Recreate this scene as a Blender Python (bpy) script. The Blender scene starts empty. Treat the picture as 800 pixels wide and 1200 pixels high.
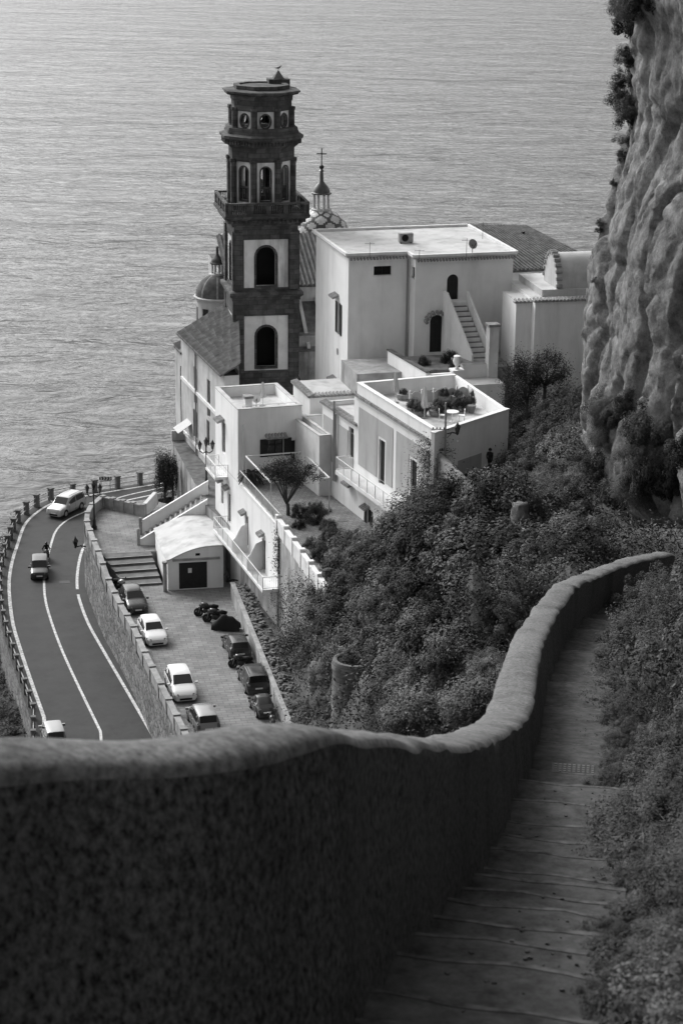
import bpy, math, random
import numpy as np
from mathutils import Vector, Matrix, noise as mnoise
random.seed(7); rng = np.random.default_rng(7)
SC = bpy.context.scene
COL = SC.collection
R = math.radians

# ---------------- camera ----------------
F_PX, PITCH, ROLL, CAM_Z = 2450.0, 17.8, 0.7, 78.0
cam_data = bpy.data.cameras.new('camera')
cam = bpy.data.objects.new('camera', cam_data); COL.objects.link(cam)
cam.location = (0, 0, CAM_Z)
CM = Matrix.Rotation(R(90 - PITCH), 3, 'X') @ Matrix.Rotation(R(ROLL), 3, 'Z')
cam.rotation_euler = CM.to_euler()
cam_data.sensor_fit = 'VERTICAL'; cam_data.sensor_height = 36.0
cam_data.lens = 36.0 * F_PX / 1200.0
cam_data.clip_start = 0.1; cam_data.clip_end = 60000
cam_data.dof.use_dof = True; cam_data.dof.focus_distance = 175; cam_data.dof.aperture_fstop = 5.6
SC.camera = cam

# ---------------- world, sun, exposure ----------------
SUN_EL, SUN_AZ = 40.0, -41.0        # azimuth measured from +Y (out to sea) towards +X
world = bpy.data.worlds.new('World'); SC.world = world; world.use_nodes = True
wn = world.node_tree.nodes; wl = world.node_tree.links
for n in list(wn): wn.remove(n)
sky = wn.new('ShaderNodeTexSky'); sky.sky_type = 'NISHITA'; sky.sun_disc = False
sky.sun_elevation = R(SUN_EL); sky.sun_rotation = R(SUN_AZ)
sky.air_density = 1.0; sky.dust_density = 5.0; sky.ozone_density = 1.0
bw = wn.new('ShaderNodeRGBToBW'); bg = wn.new('ShaderNodeBackground'); wo = wn.new('ShaderNodeOutputWorld')
wl.new(sky.outputs[0], bw.inputs[0]); wl.new(bw.outputs[0], bg.inputs[0]); wl.new(bg.outputs[0], wo.inputs[0])
bg.inputs[1].default_value = 0.15
sd = bpy.data.lights.new('sun', 'SUN'); sd.energy = 0.9; sd.angle = R(18); sd.color = (1, 1, 1)
sun = bpy.data.objects.new('sun', sd); COL.objects.link(sun)
sdir = Vector((math.sin(R(SUN_AZ)) * math.cos(R(SUN_EL)), math.cos(R(SUN_AZ)) * math.cos(R(SUN_EL)), math.sin(R(SUN_EL))))
sun.rotation_euler = sdir.to_track_quat('Z', 'Y').to_euler(); sun.location = (-60, 100, 140)
SC.view_settings.view_transform = 'Standard'; SC.view_settings.look = 'None'
SC.view_settings.exposure = 0.75; SC.view_settings.gamma = 1; SC.view_settings.use_curve_mapping = False

# ---------------- photo pixel -> place ----------------
def ray(px, py): return CM @ Vector(((px - 400) / F_PX, (600 - py) / F_PX, -1.0))
def on_z(px, py, z):
    d = ray(px, py); t = (z - CAM_Z) / d.z; return Vector((d.x * t, d.y * t, z))
def on_y(px, py, Y):
    d = ray(px, py); t = Y / d.y; return Vector((d.x * t, Y, CAM_Z + d.z * t))
def at_depth(px, py, D):
    d = ray(px, py) * D; return Vector((d.x, d.y, CAM_Z + d.z))
class Frame:
    """plan frame: u to the right along a front wall, v back along a side wall"""
    def __init__(s, x, y, ang):
        s.o = Vector((x, y)); a = R(ang); s.ang = a
        s.U = Vector((math.cos(a), math.sin(a))); s.V = Vector((-math.sin(a), math.cos(a)))
    def p(s, u, v, z):
        q = s.o + s.U * u + s.V * v; return Vector((q.x, q.y, z))
    def loc(s, w):
        d = Vector((w[0], w[1])) - s.o; return d.dot(s.U), d.dot(s.V)
    def fu(s, px, py, u):       # pixel on the side wall u = const -> (v, z)
        d = ray(px, py); d2 = Vector((d.x, d.y)); t = (u + s.o.dot(s.U)) / d2.dot(s.U)
        return d2.dot(s.V) * t - s.o.dot(s.V), CAM_Z + d.z * t
    def fv(s, px, py, v):       # pixel on the front wall v = const -> (u, z)
        d = ray(px, py); d2 = Vector((d.x, d.y)); t = (v + s.o.dot(s.V)) / d2.dot(s.V)
        return d2.dot(s.U) * t - s.o.dot(s.U), CAM_Z + d.z * t
    def fz(s, px, py, z): return s.loc(on_z(px, py, z))

# ---------------- materials ----------------
MATS = {}
def mat(name, c, var=0.15, scale=1.0, rough=0.85, bump=0.0, bscale=12.0, stretch=(1, 1, 1), spec=0.25, stain=0.0, metallic=0.0, rnd=0.0, detail=6.0, coord='pos', nrough=.6):
    m = bpy.data.materials.new(name); m.use_nodes = True; MATS[name] = m
    nt = m.node_tree; N = nt.nodes; L = nt.links
    b = N['Principled BSDF']; b.inputs['Roughness'].default_value = rough
    b.inputs['Specular IOR Level'].default_value = spec; b.inputs['Metallic'].default_value = metallic
    if coord == 'pos': g = N.new('ShaderNodeNewGeometry').outputs['Position']
    else: g = N.new('ShaderNodeTexCoord').outputs['Object']
    def noise(sc, st, det=detail, ro=nrough):
        mp = N.new('ShaderNodeMapping'); mp.inputs['Scale'].default_value = st
        L.new(g, mp.inputs[0]); t = N.new('ShaderNodeTexNoise'); t.inputs['Scale'].default_value = sc
        t.inputs['Detail'].default_value = det; t.inputs['Roughness'].default_value = ro
        L.new(mp.outputs[0], t.inputs['Vector']); return t.outputs[0]
    def math_(op, a, bb):
        x = N.new('ShaderNodeMath'); x.operation = op
        for i, q in enumerate((a, bb)):
            if isinstance(q, (int, float)): x.inputs[i].default_value = q
            else: L.new(q, x.inputs[i])
        return x.outputs[0]
    def rng_(v, a0, a1, b0, b1):
        x = N.new('ShaderNodeMapRange'); L.new(v, x.inputs[0])
        for i, q in enumerate((a0, a1, b0, b1)): x.inputs[i + 1].default_value = q
        return x.outputs[0]
    val = rng_(noise(scale, stretch), 0.3, 0.7, c * (1 - var), c * (1 + var))
    if stain > 0:
        s1 = rng_(noise(0.9, (1, 1, 0.16)), 0.50, 0.72, 1.0, 1 - stain)
        s2 = rng_(noise(0.25, (1, 1, 0.6)), 0.48, 0.75, 1.0, 1 - stain * 0.6)
        val = math_('MULTIPLY', math_('MULTIPLY', val, s1), s2)
    if rnd > 0:
        oi = N.new('ShaderNodeObjectInfo')
        val = math_('MULTIPLY', val, rng_(oi.outputs['Random'], 0, 1, 1 - rnd, 1 + rnd))
    L.new(val, b.inputs['Base Color'])
    if bump > 0:
        bp = N.new('ShaderNodeBump'); bp.inputs['Strength'].default_value = min(1, bump * 4); bp.inputs['Distance'].default_value = bump
        L.new(noise(bscale, stretch), bp.inputs['Height']); L.new(bp.outputs[0], b.inputs['Normal'])
    return m
M_ = MATS
mat('white_plaster', 0.78, .05, .6, .9, .006, 10, stain=.16, detail=9)
mat('rough_white_plaster', 0.66, .10, 1.2, .95, .03, 7, stain=.28)
mat('cream_plaster', 0.48, .14, .7, .9, .006, 10, stain=.40)
mat('grey_panel_paint', 0.40, .06, .8, .9, .004, 12, stain=.25)
mat('old_plaster', 0.34, .35, .7, .95, .03, 6, stain=.65)
mat('white_roof', 0.50, .12, .8, .9, .006, 5, stain=.3, detail=10)
mat('white_trim', 0.70, .06, 1.5, .8, 0, stain=.15)
mat('white_metal', 0.70, .05, 2, .5, 0)
mat('tower_plaster', 0.74, .12, .9, .95, .01, 9, stain=.55)
mat('roof_tile', 0.10, .45, 1.6, .9, .02, 9)
mat('tile_edge', 0.26, .35, 3, .9, .01, 9)
mat('dark_wood', 0.022, .3, 3, .6, .003, 30, (1, 1, .2))
mat('glass_dark', 0.015, .1, 1, .08, 0, spec=.6)
mat('void_dark', 0.012, .2, 1, .9, 0)
mat('dark_metal', 0.022, .2, 3, .6, 0, spec=.3)
mat('grey_metal', 0.25, .1, 3, .4, 0, spec=.5)
mat('asphalt', 0.024, .35, .5, .75, .004, 60, spec=.3, stain=.4, detail=10, nrough=.7)
mat('road_paint', 0.46, .55, 4, .7, 0)
mat('kerb_stone', 0.13, .25, 1.5, .9, .01, 8)
mat('stone_cap', 0.30, .28, 1.2, .9, .015, 8, stain=.3)
mat('step_stone', 0.13, .3, 1.4, .9, .01, 10)
mat('pebble', 0.22, .5, 7, .9, .02, 14)
mat('concrete', 0.30, .3, .8, .9, .01, 9, stain=.35)
mat('stair_concrete', 0.060, .8, 5, .94, .016, 30, stain=.6, detail=12, nrough=.78)
mat('step_lip', 0.070, .8, 9, .95, .01, 30)
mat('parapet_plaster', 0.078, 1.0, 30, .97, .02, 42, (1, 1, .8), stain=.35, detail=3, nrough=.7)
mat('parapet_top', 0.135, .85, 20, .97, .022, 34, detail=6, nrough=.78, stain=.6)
mat('rock', 0.21, .9, 1.1, .97, .22, 2.6, (1, 1, .85), stain=.55, detail=15, nrough=.8)
mat('soil', 0.075, .5, .6, .97, .06, 3)
mat('dry_rock', 0.27, .5, .8, .97, .06, 3, stain=.5)
mat('leaf_dark', 0.026, .35, 1.2, .75, 0, spec=.12, rnd=.3)
mat('leaf_mid', 0.052, .35, 1.2, .7, 0, spec=.15, rnd=.3)
mat('leaf_light', 0.11, .35, 1.2, .7, 0, spec=.15, rnd=.3)
mat('dry_grass', 0.12, .4, 2, .8, 0, rnd=.25)
mat('bark', 0.09, .4, 5, .95, .01, 20)
mat('blossom', 0.5, .2, 3, .7, 0)
mat('car_white', 0.72, .02, 1, .22, 0, spec=.6)
mat('car_silver', 0.30, .02, 1, .25, 0, spec=.6, metallic=.4)
mat('car_pale', 0.45, .02, 1, .25, 0, spec=.6, metallic=.3)
mat('car_dark', 0.030, .05, 1, .2, 0, spec=.6)
mat('car_black', 0.016, .05, 1, .2, 0, spec=.6)
mat('tyre', 0.014, .1, 3, .8, 0)
mat('rim', 0.30, .1, 3, .35, 0, spec=.6)
mat('lamp_lens', 0.11, .05, 3, .3, 0, spec=.5)
mat('tail_lens', 0.06, .05, 3, .15, 0, spec=.8)
mat('plate_white', 0.62, .05, 3, .5, 0)
mat('cloth_black', 0.010, .2, 3, .8, .01, 4)
mat('cloth_grey', 0.16, .2, 3, .85, 0)
mat('cloth_dark', 0.022, .2, 6, .9, 0)
mat('canvas', 0.52, .08, 3, .9, 0)
mat('skin', 0.34, .05, 3, .6, 0)
mat('terracotta', 0.16, .2, 3, .9, 0)
mat('dome_light', 0.46, .25, 2, .35, 0, spec=.5)
mat('dome_dark', 0.055, .3, 2, .35, 0, spec=.5)
mat('gull', 0.18, .1, 3, .8, 0)

def paving_mat(name, c, ang, bw_, bh_, var=.18, joint=.55):
    m = mat(name, c, var, .6, .85, .004, 20, stain=.3)
    nt = m.node_tree; N = nt.nodes; L = nt.links; b = N['Principled BSDF']
    src = b.inputs['Base Color'].links[0].from_socket
    g = N.new('ShaderNodeNewGeometry'); mp = N.new('ShaderNodeMapping'); mp.inputs['Rotation'].default_value = (0, 0, -R(ang))
    L.new(g.outputs['Position'], mp.inputs[0])
    br = N.new('ShaderNodeTexBrick'); L.new(mp.outputs[0], br.inputs[0])
    br.inputs['Scale'].default_value = 1; br.inputs['Brick Width'].default_value = bw_; br.inputs['Row Height'].default_value = bh_
    br.inputs['Mortar Size'].default_value = .025; br.inputs['Mortar Smooth'].default_value = .3
    br.inputs['Color1'].default_value = (1.12, 1.12, 1.12, 1); br.inputs['Color2'].default_value = (.86, .86, .86, 1); br.inputs['Mortar'].default_value = (joint, joint, joint, 1)
    mx = N.new('ShaderNodeMix'); mx.data_type = 'RGBA'; mx.blend_type = 'MULTIPLY'; mx.inputs[0].default_value = 1
    L.new(src, mx.inputs[6]); L.new(br.outputs[0], mx.inputs[7]); L.new(mx.outputs[2], b.inputs['Base Color'])
    return m
paving_mat('paving', 0.21, 11, .8, .4)
paving_mat('terrace_tiles', 0.22, 17.5, .4, .4)
def block_mat(name, c, w, h):
    m = mat(name, c, .4, 1.6, .95, .02, 8, stain=.3); nt = m.node_tree; N = nt.nodes; L = nt.links; b = N['Principled BSDF']; src = b.inputs['Base Color'].links[0].from_socket
    g = N.new('ShaderNodeNewGeometry'); sp = N.new('ShaderNodeSeparateXYZ'); L.new(g.outputs['Position'], sp.inputs[0]); ad = N.new('ShaderNodeMath'); L.new(sp.outputs[0], ad.inputs[0]); L.new(sp.outputs[1], ad.inputs[1])
    cb = N.new('ShaderNodeCombineXYZ'); L.new(ad.outputs[0], cb.inputs[0]); L.new(sp.outputs[2], cb.inputs[1]); br = N.new('ShaderNodeTexBrick'); L.new(cb.outputs[0], br.inputs[0]); br.inputs['Scale'].default_value = 1; br.inputs['Brick Width'].default_value = w; br.inputs['Row Height'].default_value = h; br.inputs['Mortar Size'].default_value = .02
    br.inputs['Color1'].default_value = (1.35,) * 3 + (1,); br.inputs['Color2'].default_value = (.7,) * 3 + (1,); br.inputs['Mortar'].default_value = (.55,) * 3 + (1,)
    mx = N.new('ShaderNodeMix'); mx.data_type = 'RGBA'; mx.blend_type = 'MULTIPLY'; mx.inputs[0].default_value = 1; L.new(src, mx.inputs[6]); L.new(br.outputs[0], mx.inputs[7]); L.new(mx.outputs[2], b.inputs['Base Color'])
block_mat('dark_tuff', .085, .95, .45); block_mat('turret_stone', .19, .55, .3)
def rubble_mat(name, c, sc):
    m = mat(name, c, .35, .8, .95, 0)
    nt = m.node_tree; N = nt.nodes; L = nt.links; b = N['Principled BSDF']
    src = b.inputs['Base Color'].links[0].from_socket
    g = N.new('ShaderNodeNewGeometry'); mp = N.new('ShaderNodeMapping'); mp.inputs['Scale'].default_value = (1, 1, 1.5); L.new(g.outputs['Position'], mp.inputs[0])
    v = N.new('ShaderNodeTexVoronoi'); v.feature = 'DISTANCE_TO_EDGE'; v.inputs['Scale'].default_value = sc; L.new(mp.outputs[0], v.inputs['Vector'])
    v2 = N.new('ShaderNodeTexVoronoi'); v2.inputs['Scale'].default_value = sc; L.new(mp.outputs[0], v2.inputs['Vector'])
    r = N.new('ShaderNodeMapRange'); L.new(v.outputs[0], r.inputs[0]); r.inputs[1].default_value = 0; r.inputs[2].default_value = .12; r.inputs[3].default_value = .35; r.inputs[4].default_value = 1
    bwn = N.new('ShaderNodeRGBToBW'); L.new(v2.outputs['Color'], bwn.inputs[0])
    r2 = N.new('ShaderNodeMapRange'); L.new(bwn.outputs[0], r2.inputs[0]); r2.inputs[3].default_value = .55; r2.inputs[4].default_value = 1.5
    mu = N.new('ShaderNodeMath'); mu.operation = 'MULTIPLY'; L.new(r.outputs[0], mu.inputs[0]); L.new(r2.outputs[0], mu.inputs[1])
    mu2 = N.new('ShaderNodeMath'); mu2.operation = 'MULTIPLY'; L.new(mu.outputs[0], mu2.inputs[0]); L.new(src, mu2.inputs[1]); L.new(mu2.outputs[0], b.inputs['Base Color'])
    bp = N.new('ShaderNodeBump'); bp.inputs['Distance'].default_value = .06; bp.inputs['Strength'].default_value = .8; L.new(v.outputs[0], bp.inputs['Height']); L.new(bp.outputs[0], b.inputs['Normal'])
    return m
rubble_mat('rubble_stone', 0.17, 1.7)
def sea_mat():
    m = bpy.data.materials.new('sea_water'); m.use_nodes = True; MATS['sea_water'] = m
    nt = m.node_tree; N = nt.nodes; L = nt.links; b = N['Principled BSDF']
    b.inputs['Base Color'].default_value = (.028, .028, .028, 1); b.inputs['Roughness'].default_value = .10; b.inputs['IOR'].default_value = 1.33
    g = N.new('ShaderNodeNewGeometry')
    prev = None
    for sc, st, dist, det in ((.007, (.8, 1.5, 1), 3.4, 4), (.05, (.75, 1.3, 1), 1.5, 4), (.24, (.75, 1.2, 1), .42, 4)):
        mp = N.new('ShaderNodeMapping'); mp.inputs['Scale'].default_value = st; mp.inputs['Rotation'].default_value = (0, 0, R(8)); L.new(g.outputs['Position'], mp.inputs[0])
        t = N.new('ShaderNodeTexNoise'); t.inputs['Scale'].default_value = sc; t.inputs['Detail'].default_value = det; t.inputs['Roughness'].default_value = .65; t.inputs['Distortion'].default_value = .6
        L.new(mp.outputs[0], t.inputs['Vector'])
        bp = N.new('ShaderNodeBump'); bp.inputs['Strength'].default_value = 1; bp.inputs['Distance'].default_value = dist
        L.new(t.outputs[0], bp.inputs['Height'])
        if prev: L.new(prev.outputs[0], bp.inputs['Normal'])
        prev = bp
    L.new(prev.outputs[0], b.inputs['Normal'])
sea_mat()
# ---------------- mesh builder and object helpers ----------------
ORG = {}
class MB:
    def __init__(s): s.v = []; s.f = []; s.m = []; s.mi = 0
    def add(s, vs, fs):
        n = len(s.v); s.v += [tuple(q) for q in vs]
        for f in fs: s.f.append(tuple(i + n for i in f)); s.m.append(s.mi)
        return s
    def quad(s, a, b, c, d): return s.add((a, b, c, d), ((0, 1, 2, 3),))
    def hexa(s, c): return s.add(c, ((0, 3, 2, 1), (4, 5, 6, 7), (0, 1, 5, 4), (1, 2, 6, 5), (2, 3, 7, 6), (3, 0, 4, 7)))
    def box(s, fr, u0, u1, v0, v1, z0, z1):
        P = fr.p; return s.hexa([P(u0, v0, z0), P(u1, v0, z0), P(u1, v1, z0), P(u0, v1, z0), P(u0, v0, z1), P(u1, v0, z1), P(u1, v1, z1), P(u0, v1, z1)])
    def bar(s, a, b, w, h=None):
        a, b = Vector(a), Vector(b); d = (b - a); 
        if d.length < 1e-6: return s
        d.normalize(); up = Vector((0, 0, 1)) if abs(d.z) < .95 else Vector((1, 0, 0))
        x = d.cross(up).normalized(); y = x.cross(d).normalized(); h = h or w; x *= w / 2; y *= h / 2
        return s.hexa([a - x - y, a + x - y, a + x + y, a - x + y, b - x - y, b + x - y, b + x + y, b - x + y])
    def tube(s, pts, rad, seg=8, cap=True):
        pts = [Vector(p) for p in pts]; n = len(pts); rad = rad if isinstance(rad, (list, tuple)) else [rad] * n
        vs = []; prev = None
        for i, p in enumerate(pts):
            d = (pts[min(i + 1, n - 1)] - pts[max(i - 1, 0)])
            d = d.normalized() if d.length > 1e-9 else Vector((0, 0, 1))
            if prev is None: x = d.cross(Vector((0, 0, 1)) if abs(d.z) < .9 else Vector((1, 0, 0))).normalized()
            else: x = (prev - d * prev.dot(d)).normalized()
            prev = x; y = d.cross(x)
            for k in range(seg):
                a = 2 * math.pi * k / seg; vs.append(p + (x * math.cos(a) + y * math.sin(a)) * rad[i])
        fs = [(i * seg + k, i * seg + (k + 1) % seg, (i + 1) * seg + (k + 1) % seg, (i + 1) * seg + k) for i in range(n - 1) for k in range(seg)]
        if cap: fs += [tuple(range(seg))[::-1], tuple((n - 1) * seg + k for k in range(seg))]
        return s.add(vs, fs)
    def lathe(s, c, prof, seg=16, a0=0.0, close=True):
        c = Vector(c); vs = []
        for r, z in prof:
            for k in range(seg):
                a = a0 + 2 * math.pi * k / seg; vs.append((c.x + r * math.cos(a), c.y + r * math.sin(a), c.z + z))
        n = len(prof)
        fs = [(i * seg + k, i * seg + (k + 1) % seg, (i + 1) * seg + (k + 1) % seg, (i + 1) * seg + k) for i in range(n - 1) for k in range(seg)]
        if close: fs += [tuple(range(seg))[::-1], tuple((n - 1) * seg + k for k in range(seg))]
        return s.add(vs, fs)
    def prism(s, poly, z0, z1):
        n = len(poly); vs = [(p[0], p[1], z0) for p in poly] + [(p[0], p[1], z1) for p in poly]
        return s.add(vs, [tuple(range(n))[::-1], tuple(range(n, 2 * n))] + [(i, (i + 1) % n, n + (i + 1) % n, n + i) for i in range(n)])
    def build(s, name, mats, parent=None, smooth=False, kind=None):
        me = bpy.data.meshes.new(name); o = Vector((0, 0, 0))
        if parent is not None: o = ORG[parent.name]
        me.from_pydata([(x - o.x, y - o.y, z - o.z) for x, y, z in s.v], [], s.f)
        mats = mats if isinstance(mats, (list, tuple)) else [mats]
        for m in mats: me.materials.append(MATS[m])
        if len(mats) > 1: me.polygons.foreach_set('material_index', s.m)
        if smooth: me.shade_smooth() if smooth is True else me.set_sharp_from_angle(angle=R(smooth))
        me.update()
        ob = bpy.data.objects.new(name, me); COL.objects.link(ob)
        if parent is not None: ob.parent = parent
        ORG[ob.name] = o
        if kind: ob['kind'] = kind
        return ob
def thing(name, label, cat, loc, group=None):
    e = bpy.data.objects.new(name, None); COL.objects.link(e); e.location = loc; e.empty_display_size = .2
    e['label'] = label; e['category'] = cat
    if group: e['group'] = group
    ORG[e.name] = Vector(loc); return e
def tag(o, label, cat, group=None):
    o['label'] = label; o['category'] = cat
    if group: o['group'] = group
    return o
def rebase(o):      # top-level mesh: origin at its own base
    me = o.data; n = len(me.vertices); a = np.empty(n * 3, 'f'); me.vertices.foreach_get('co', a); a = a.reshape(-1, 3)
    c = Vector((float((a[:, 0].min() + a[:, 0].max()) / 2), float((a[:, 1].min() + a[:, 1].max()) / 2), float(a[:, 2].min())))
    a -= np.array(c, 'f'); me.vertices.foreach_set('co', a.ravel()); me.update(); o.location = c; ORG[o.name] = c; return o
def struct(o, label=None):
    o['kind'] = 'structure'
    if label: o['label'] = label
    return o
def copy_tree(o, loc=None, rz=None, scale=None, label=None, group=None, parent=None):
    c = o.copy(); COL.objects.link(c); c.parent = parent
    for ch in o.children: copy_tree(ch, parent=c)
    if loc is not None: c.location = loc
    if rz is not None: c.rotation_euler = (0, 0, rz)
    if scale is not None: c.scale = scale if isinstance(scale, (tuple, list)) else (scale,) * 3
    if label: c['label'] = label
    if group: c['group'] = group
    return c
def grid_mesh(name, verts, nx, ny, material, parent=None, smooth=True):
    me = bpy.data.meshes.new(name); i = np.arange((nx - 1) * (ny - 1)); r = i // (nx - 1); c = i % (nx - 1); a = r * nx + c
    f = np.stack([a, a + 1, a + nx + 1, a + nx], 1)
    v = np.asarray(verts, 'f')
    if parent is not None: v = v - np.array(ORG[parent.name], 'f')
    me.vertices.add(len(v)); me.vertices.foreach_set('co', v.ravel()); me.loops.add(f.size); me.loops.foreach_set('vertex_index', f.ravel().astype('i'))
    me.polygons.add(len(f)); me.polygons.foreach_set('loop_start', (np.arange(len(f)) * 4).astype('i'))
    me.materials.append(MATS[material]); me.update(); me.validate()
    if smooth: me.shade_smooth()
    o = bpy.data.objects.new(name, me); COL.objects.link(o); o.parent = parent; ORG[o.name] = Vector((0, 0, 0)); return o

def panel(mb, O, A, N, L, z0, z1, holes=(), dep=.25):
    """wall face from plan point O along unit A for L metres with real openings; N points into the wall"""
    O, A, N = Vector(O), Vector(A), Vector(N)
    def P(a, z, d=0): q = O + A * a + N * d; return (q.x, q.y, z)
    hs = [(max(h[0], .02), min(h[1], L - .02), max(h[2], z0), min(h[3], z1 - .02), h[4] if len(h) > 4 else 0) for h in holes]
    aa = sorted({0, L, *[x for h in hs for x in h[:2]]}); zz = sorted({z0, z1, *[x for h in hs for x in h[2:4]]})
    for i in range(len(aa) - 1):
        for j in range(len(zz) - 1):
            ca, cz = (aa[i] + aa[i + 1]) / 2, (zz[j] + zz[j + 1]) / 2
            if any(h[0] < ca < h[1] and h[2] < cz < h[3] for h in hs): continue
            mb.quad(P(aa[i], zz[j]), P(aa[i + 1], zz[j]), P(aa[i + 1], zz[j + 1]), P(aa[i], zz[j + 1]))
    for a0, a1, b0, b1, k in hs:
        ln = outline(a0, a1, b0, b1, k)
        for i in range(len(ln)):
            p, q = ln[i], ln[(i + 1) % len(ln)]; mb.quad(P(*p), P(*q), P(*q, dep), P(*p, dep))
        if k == 1:
            top = [p for p in ln if p[1] > b1 - (a1 - a0) / 2 - 1e-6]
            for i in range(len(top) - 1):
                p, q = top[i], top[i + 1]; mb.quad(P(*p), P(*q), P(q[0], b1), P(p[0], b1))
        if k == 2:
            for sgn in (1, -1):
                half = [p for p in ln if (p[1] - (b0 + b1) / 2) * sgn >= -1e-6]; half.sort(key=lambda p: p[0])
                e = b1 if sgn > 0 else b0
                for i in range(len(half) - 1):
                    p, q = half[i], half[i + 1]; mb.quad(P(*p), P(*q), P(q[0], e), P(p[0], e))
def outline(a0, a1, b0, b1, k, seg=10):
    if k == 0: return [(a0, b0), (a1, b0), (a1, b1), (a0, b1)]
    c = (a0 + a1) / 2; r = (a1 - a0) / 2
    if k == 1:
        s = b1 - r; return [(a0, b0), (a1, b0)] + [(c + r * math.cos(math.pi * i / seg), s + r * math.sin(math.pi * i / seg)) for i in range(seg + 1)]
    m = (b0 + b1) / 2; rz = (b1 - b0) / 2
    return [(c + r * math.cos(2 * math.pi * i / (2 * seg)), m + rz * math.sin(2 * math.pi * i / (2 * seg))) for i in range(2 * seg)]
def plate(mb, O, A, N, hole, d0, d1):
    """solid plate filling an opening outline, between depths d0 and d1"""
    O, A, N = Vector(O), Vector(A), Vector(N); ln = outline(*hole[:4], hole[4] if len(hole) > 4 else 0); n = len(ln)
    def P(p, d): q = O + A * p[0] + N * d; return (q.x, q.y, p[1])
    mb.add([P(p, d0) for p in ln] + [P(p, d1) for p in ln], [tuple(range(n)), tuple(range(n, 2 * n))[::-1]] + [(i, (i + 1) % n, n + (i + 1) % n, n + i) for i in range(n)])
def surround(mb, O, A, N, hole, w, d0, d1):
    """raised band round an opening"""
    O, A, N = Vector(O), Vector(A), Vector(N); k = hole[4] if len(hole) > 4 else 0
    a0, a1, b0, b1 = hole[:4]; i_ = outline(a0, a1, b0, b1, k); o_ = outline(a0 - w, a1 + w, b0 - w, b1 + w, k); n = len(i_)
    def P(p, d): q = O + A * p[0] + N * d; return (q.x, q.y, p[1])
    vs = [P(p, d0) for p in i_] + [P(p, d0) for p in o_] + [P(p, d1) for p in i_] + [P(p, d1) for p in o_]
    fs = []
    for i in range(n):
        j = (i + 1) % n; fs += [(i, j, n + j, n + i), (n + i, n + j, 3 * n + j, 3 * n + i), (i, 2 * n + i, 2 * n + j, j)]
    mb.add(vs, fs)

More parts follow.
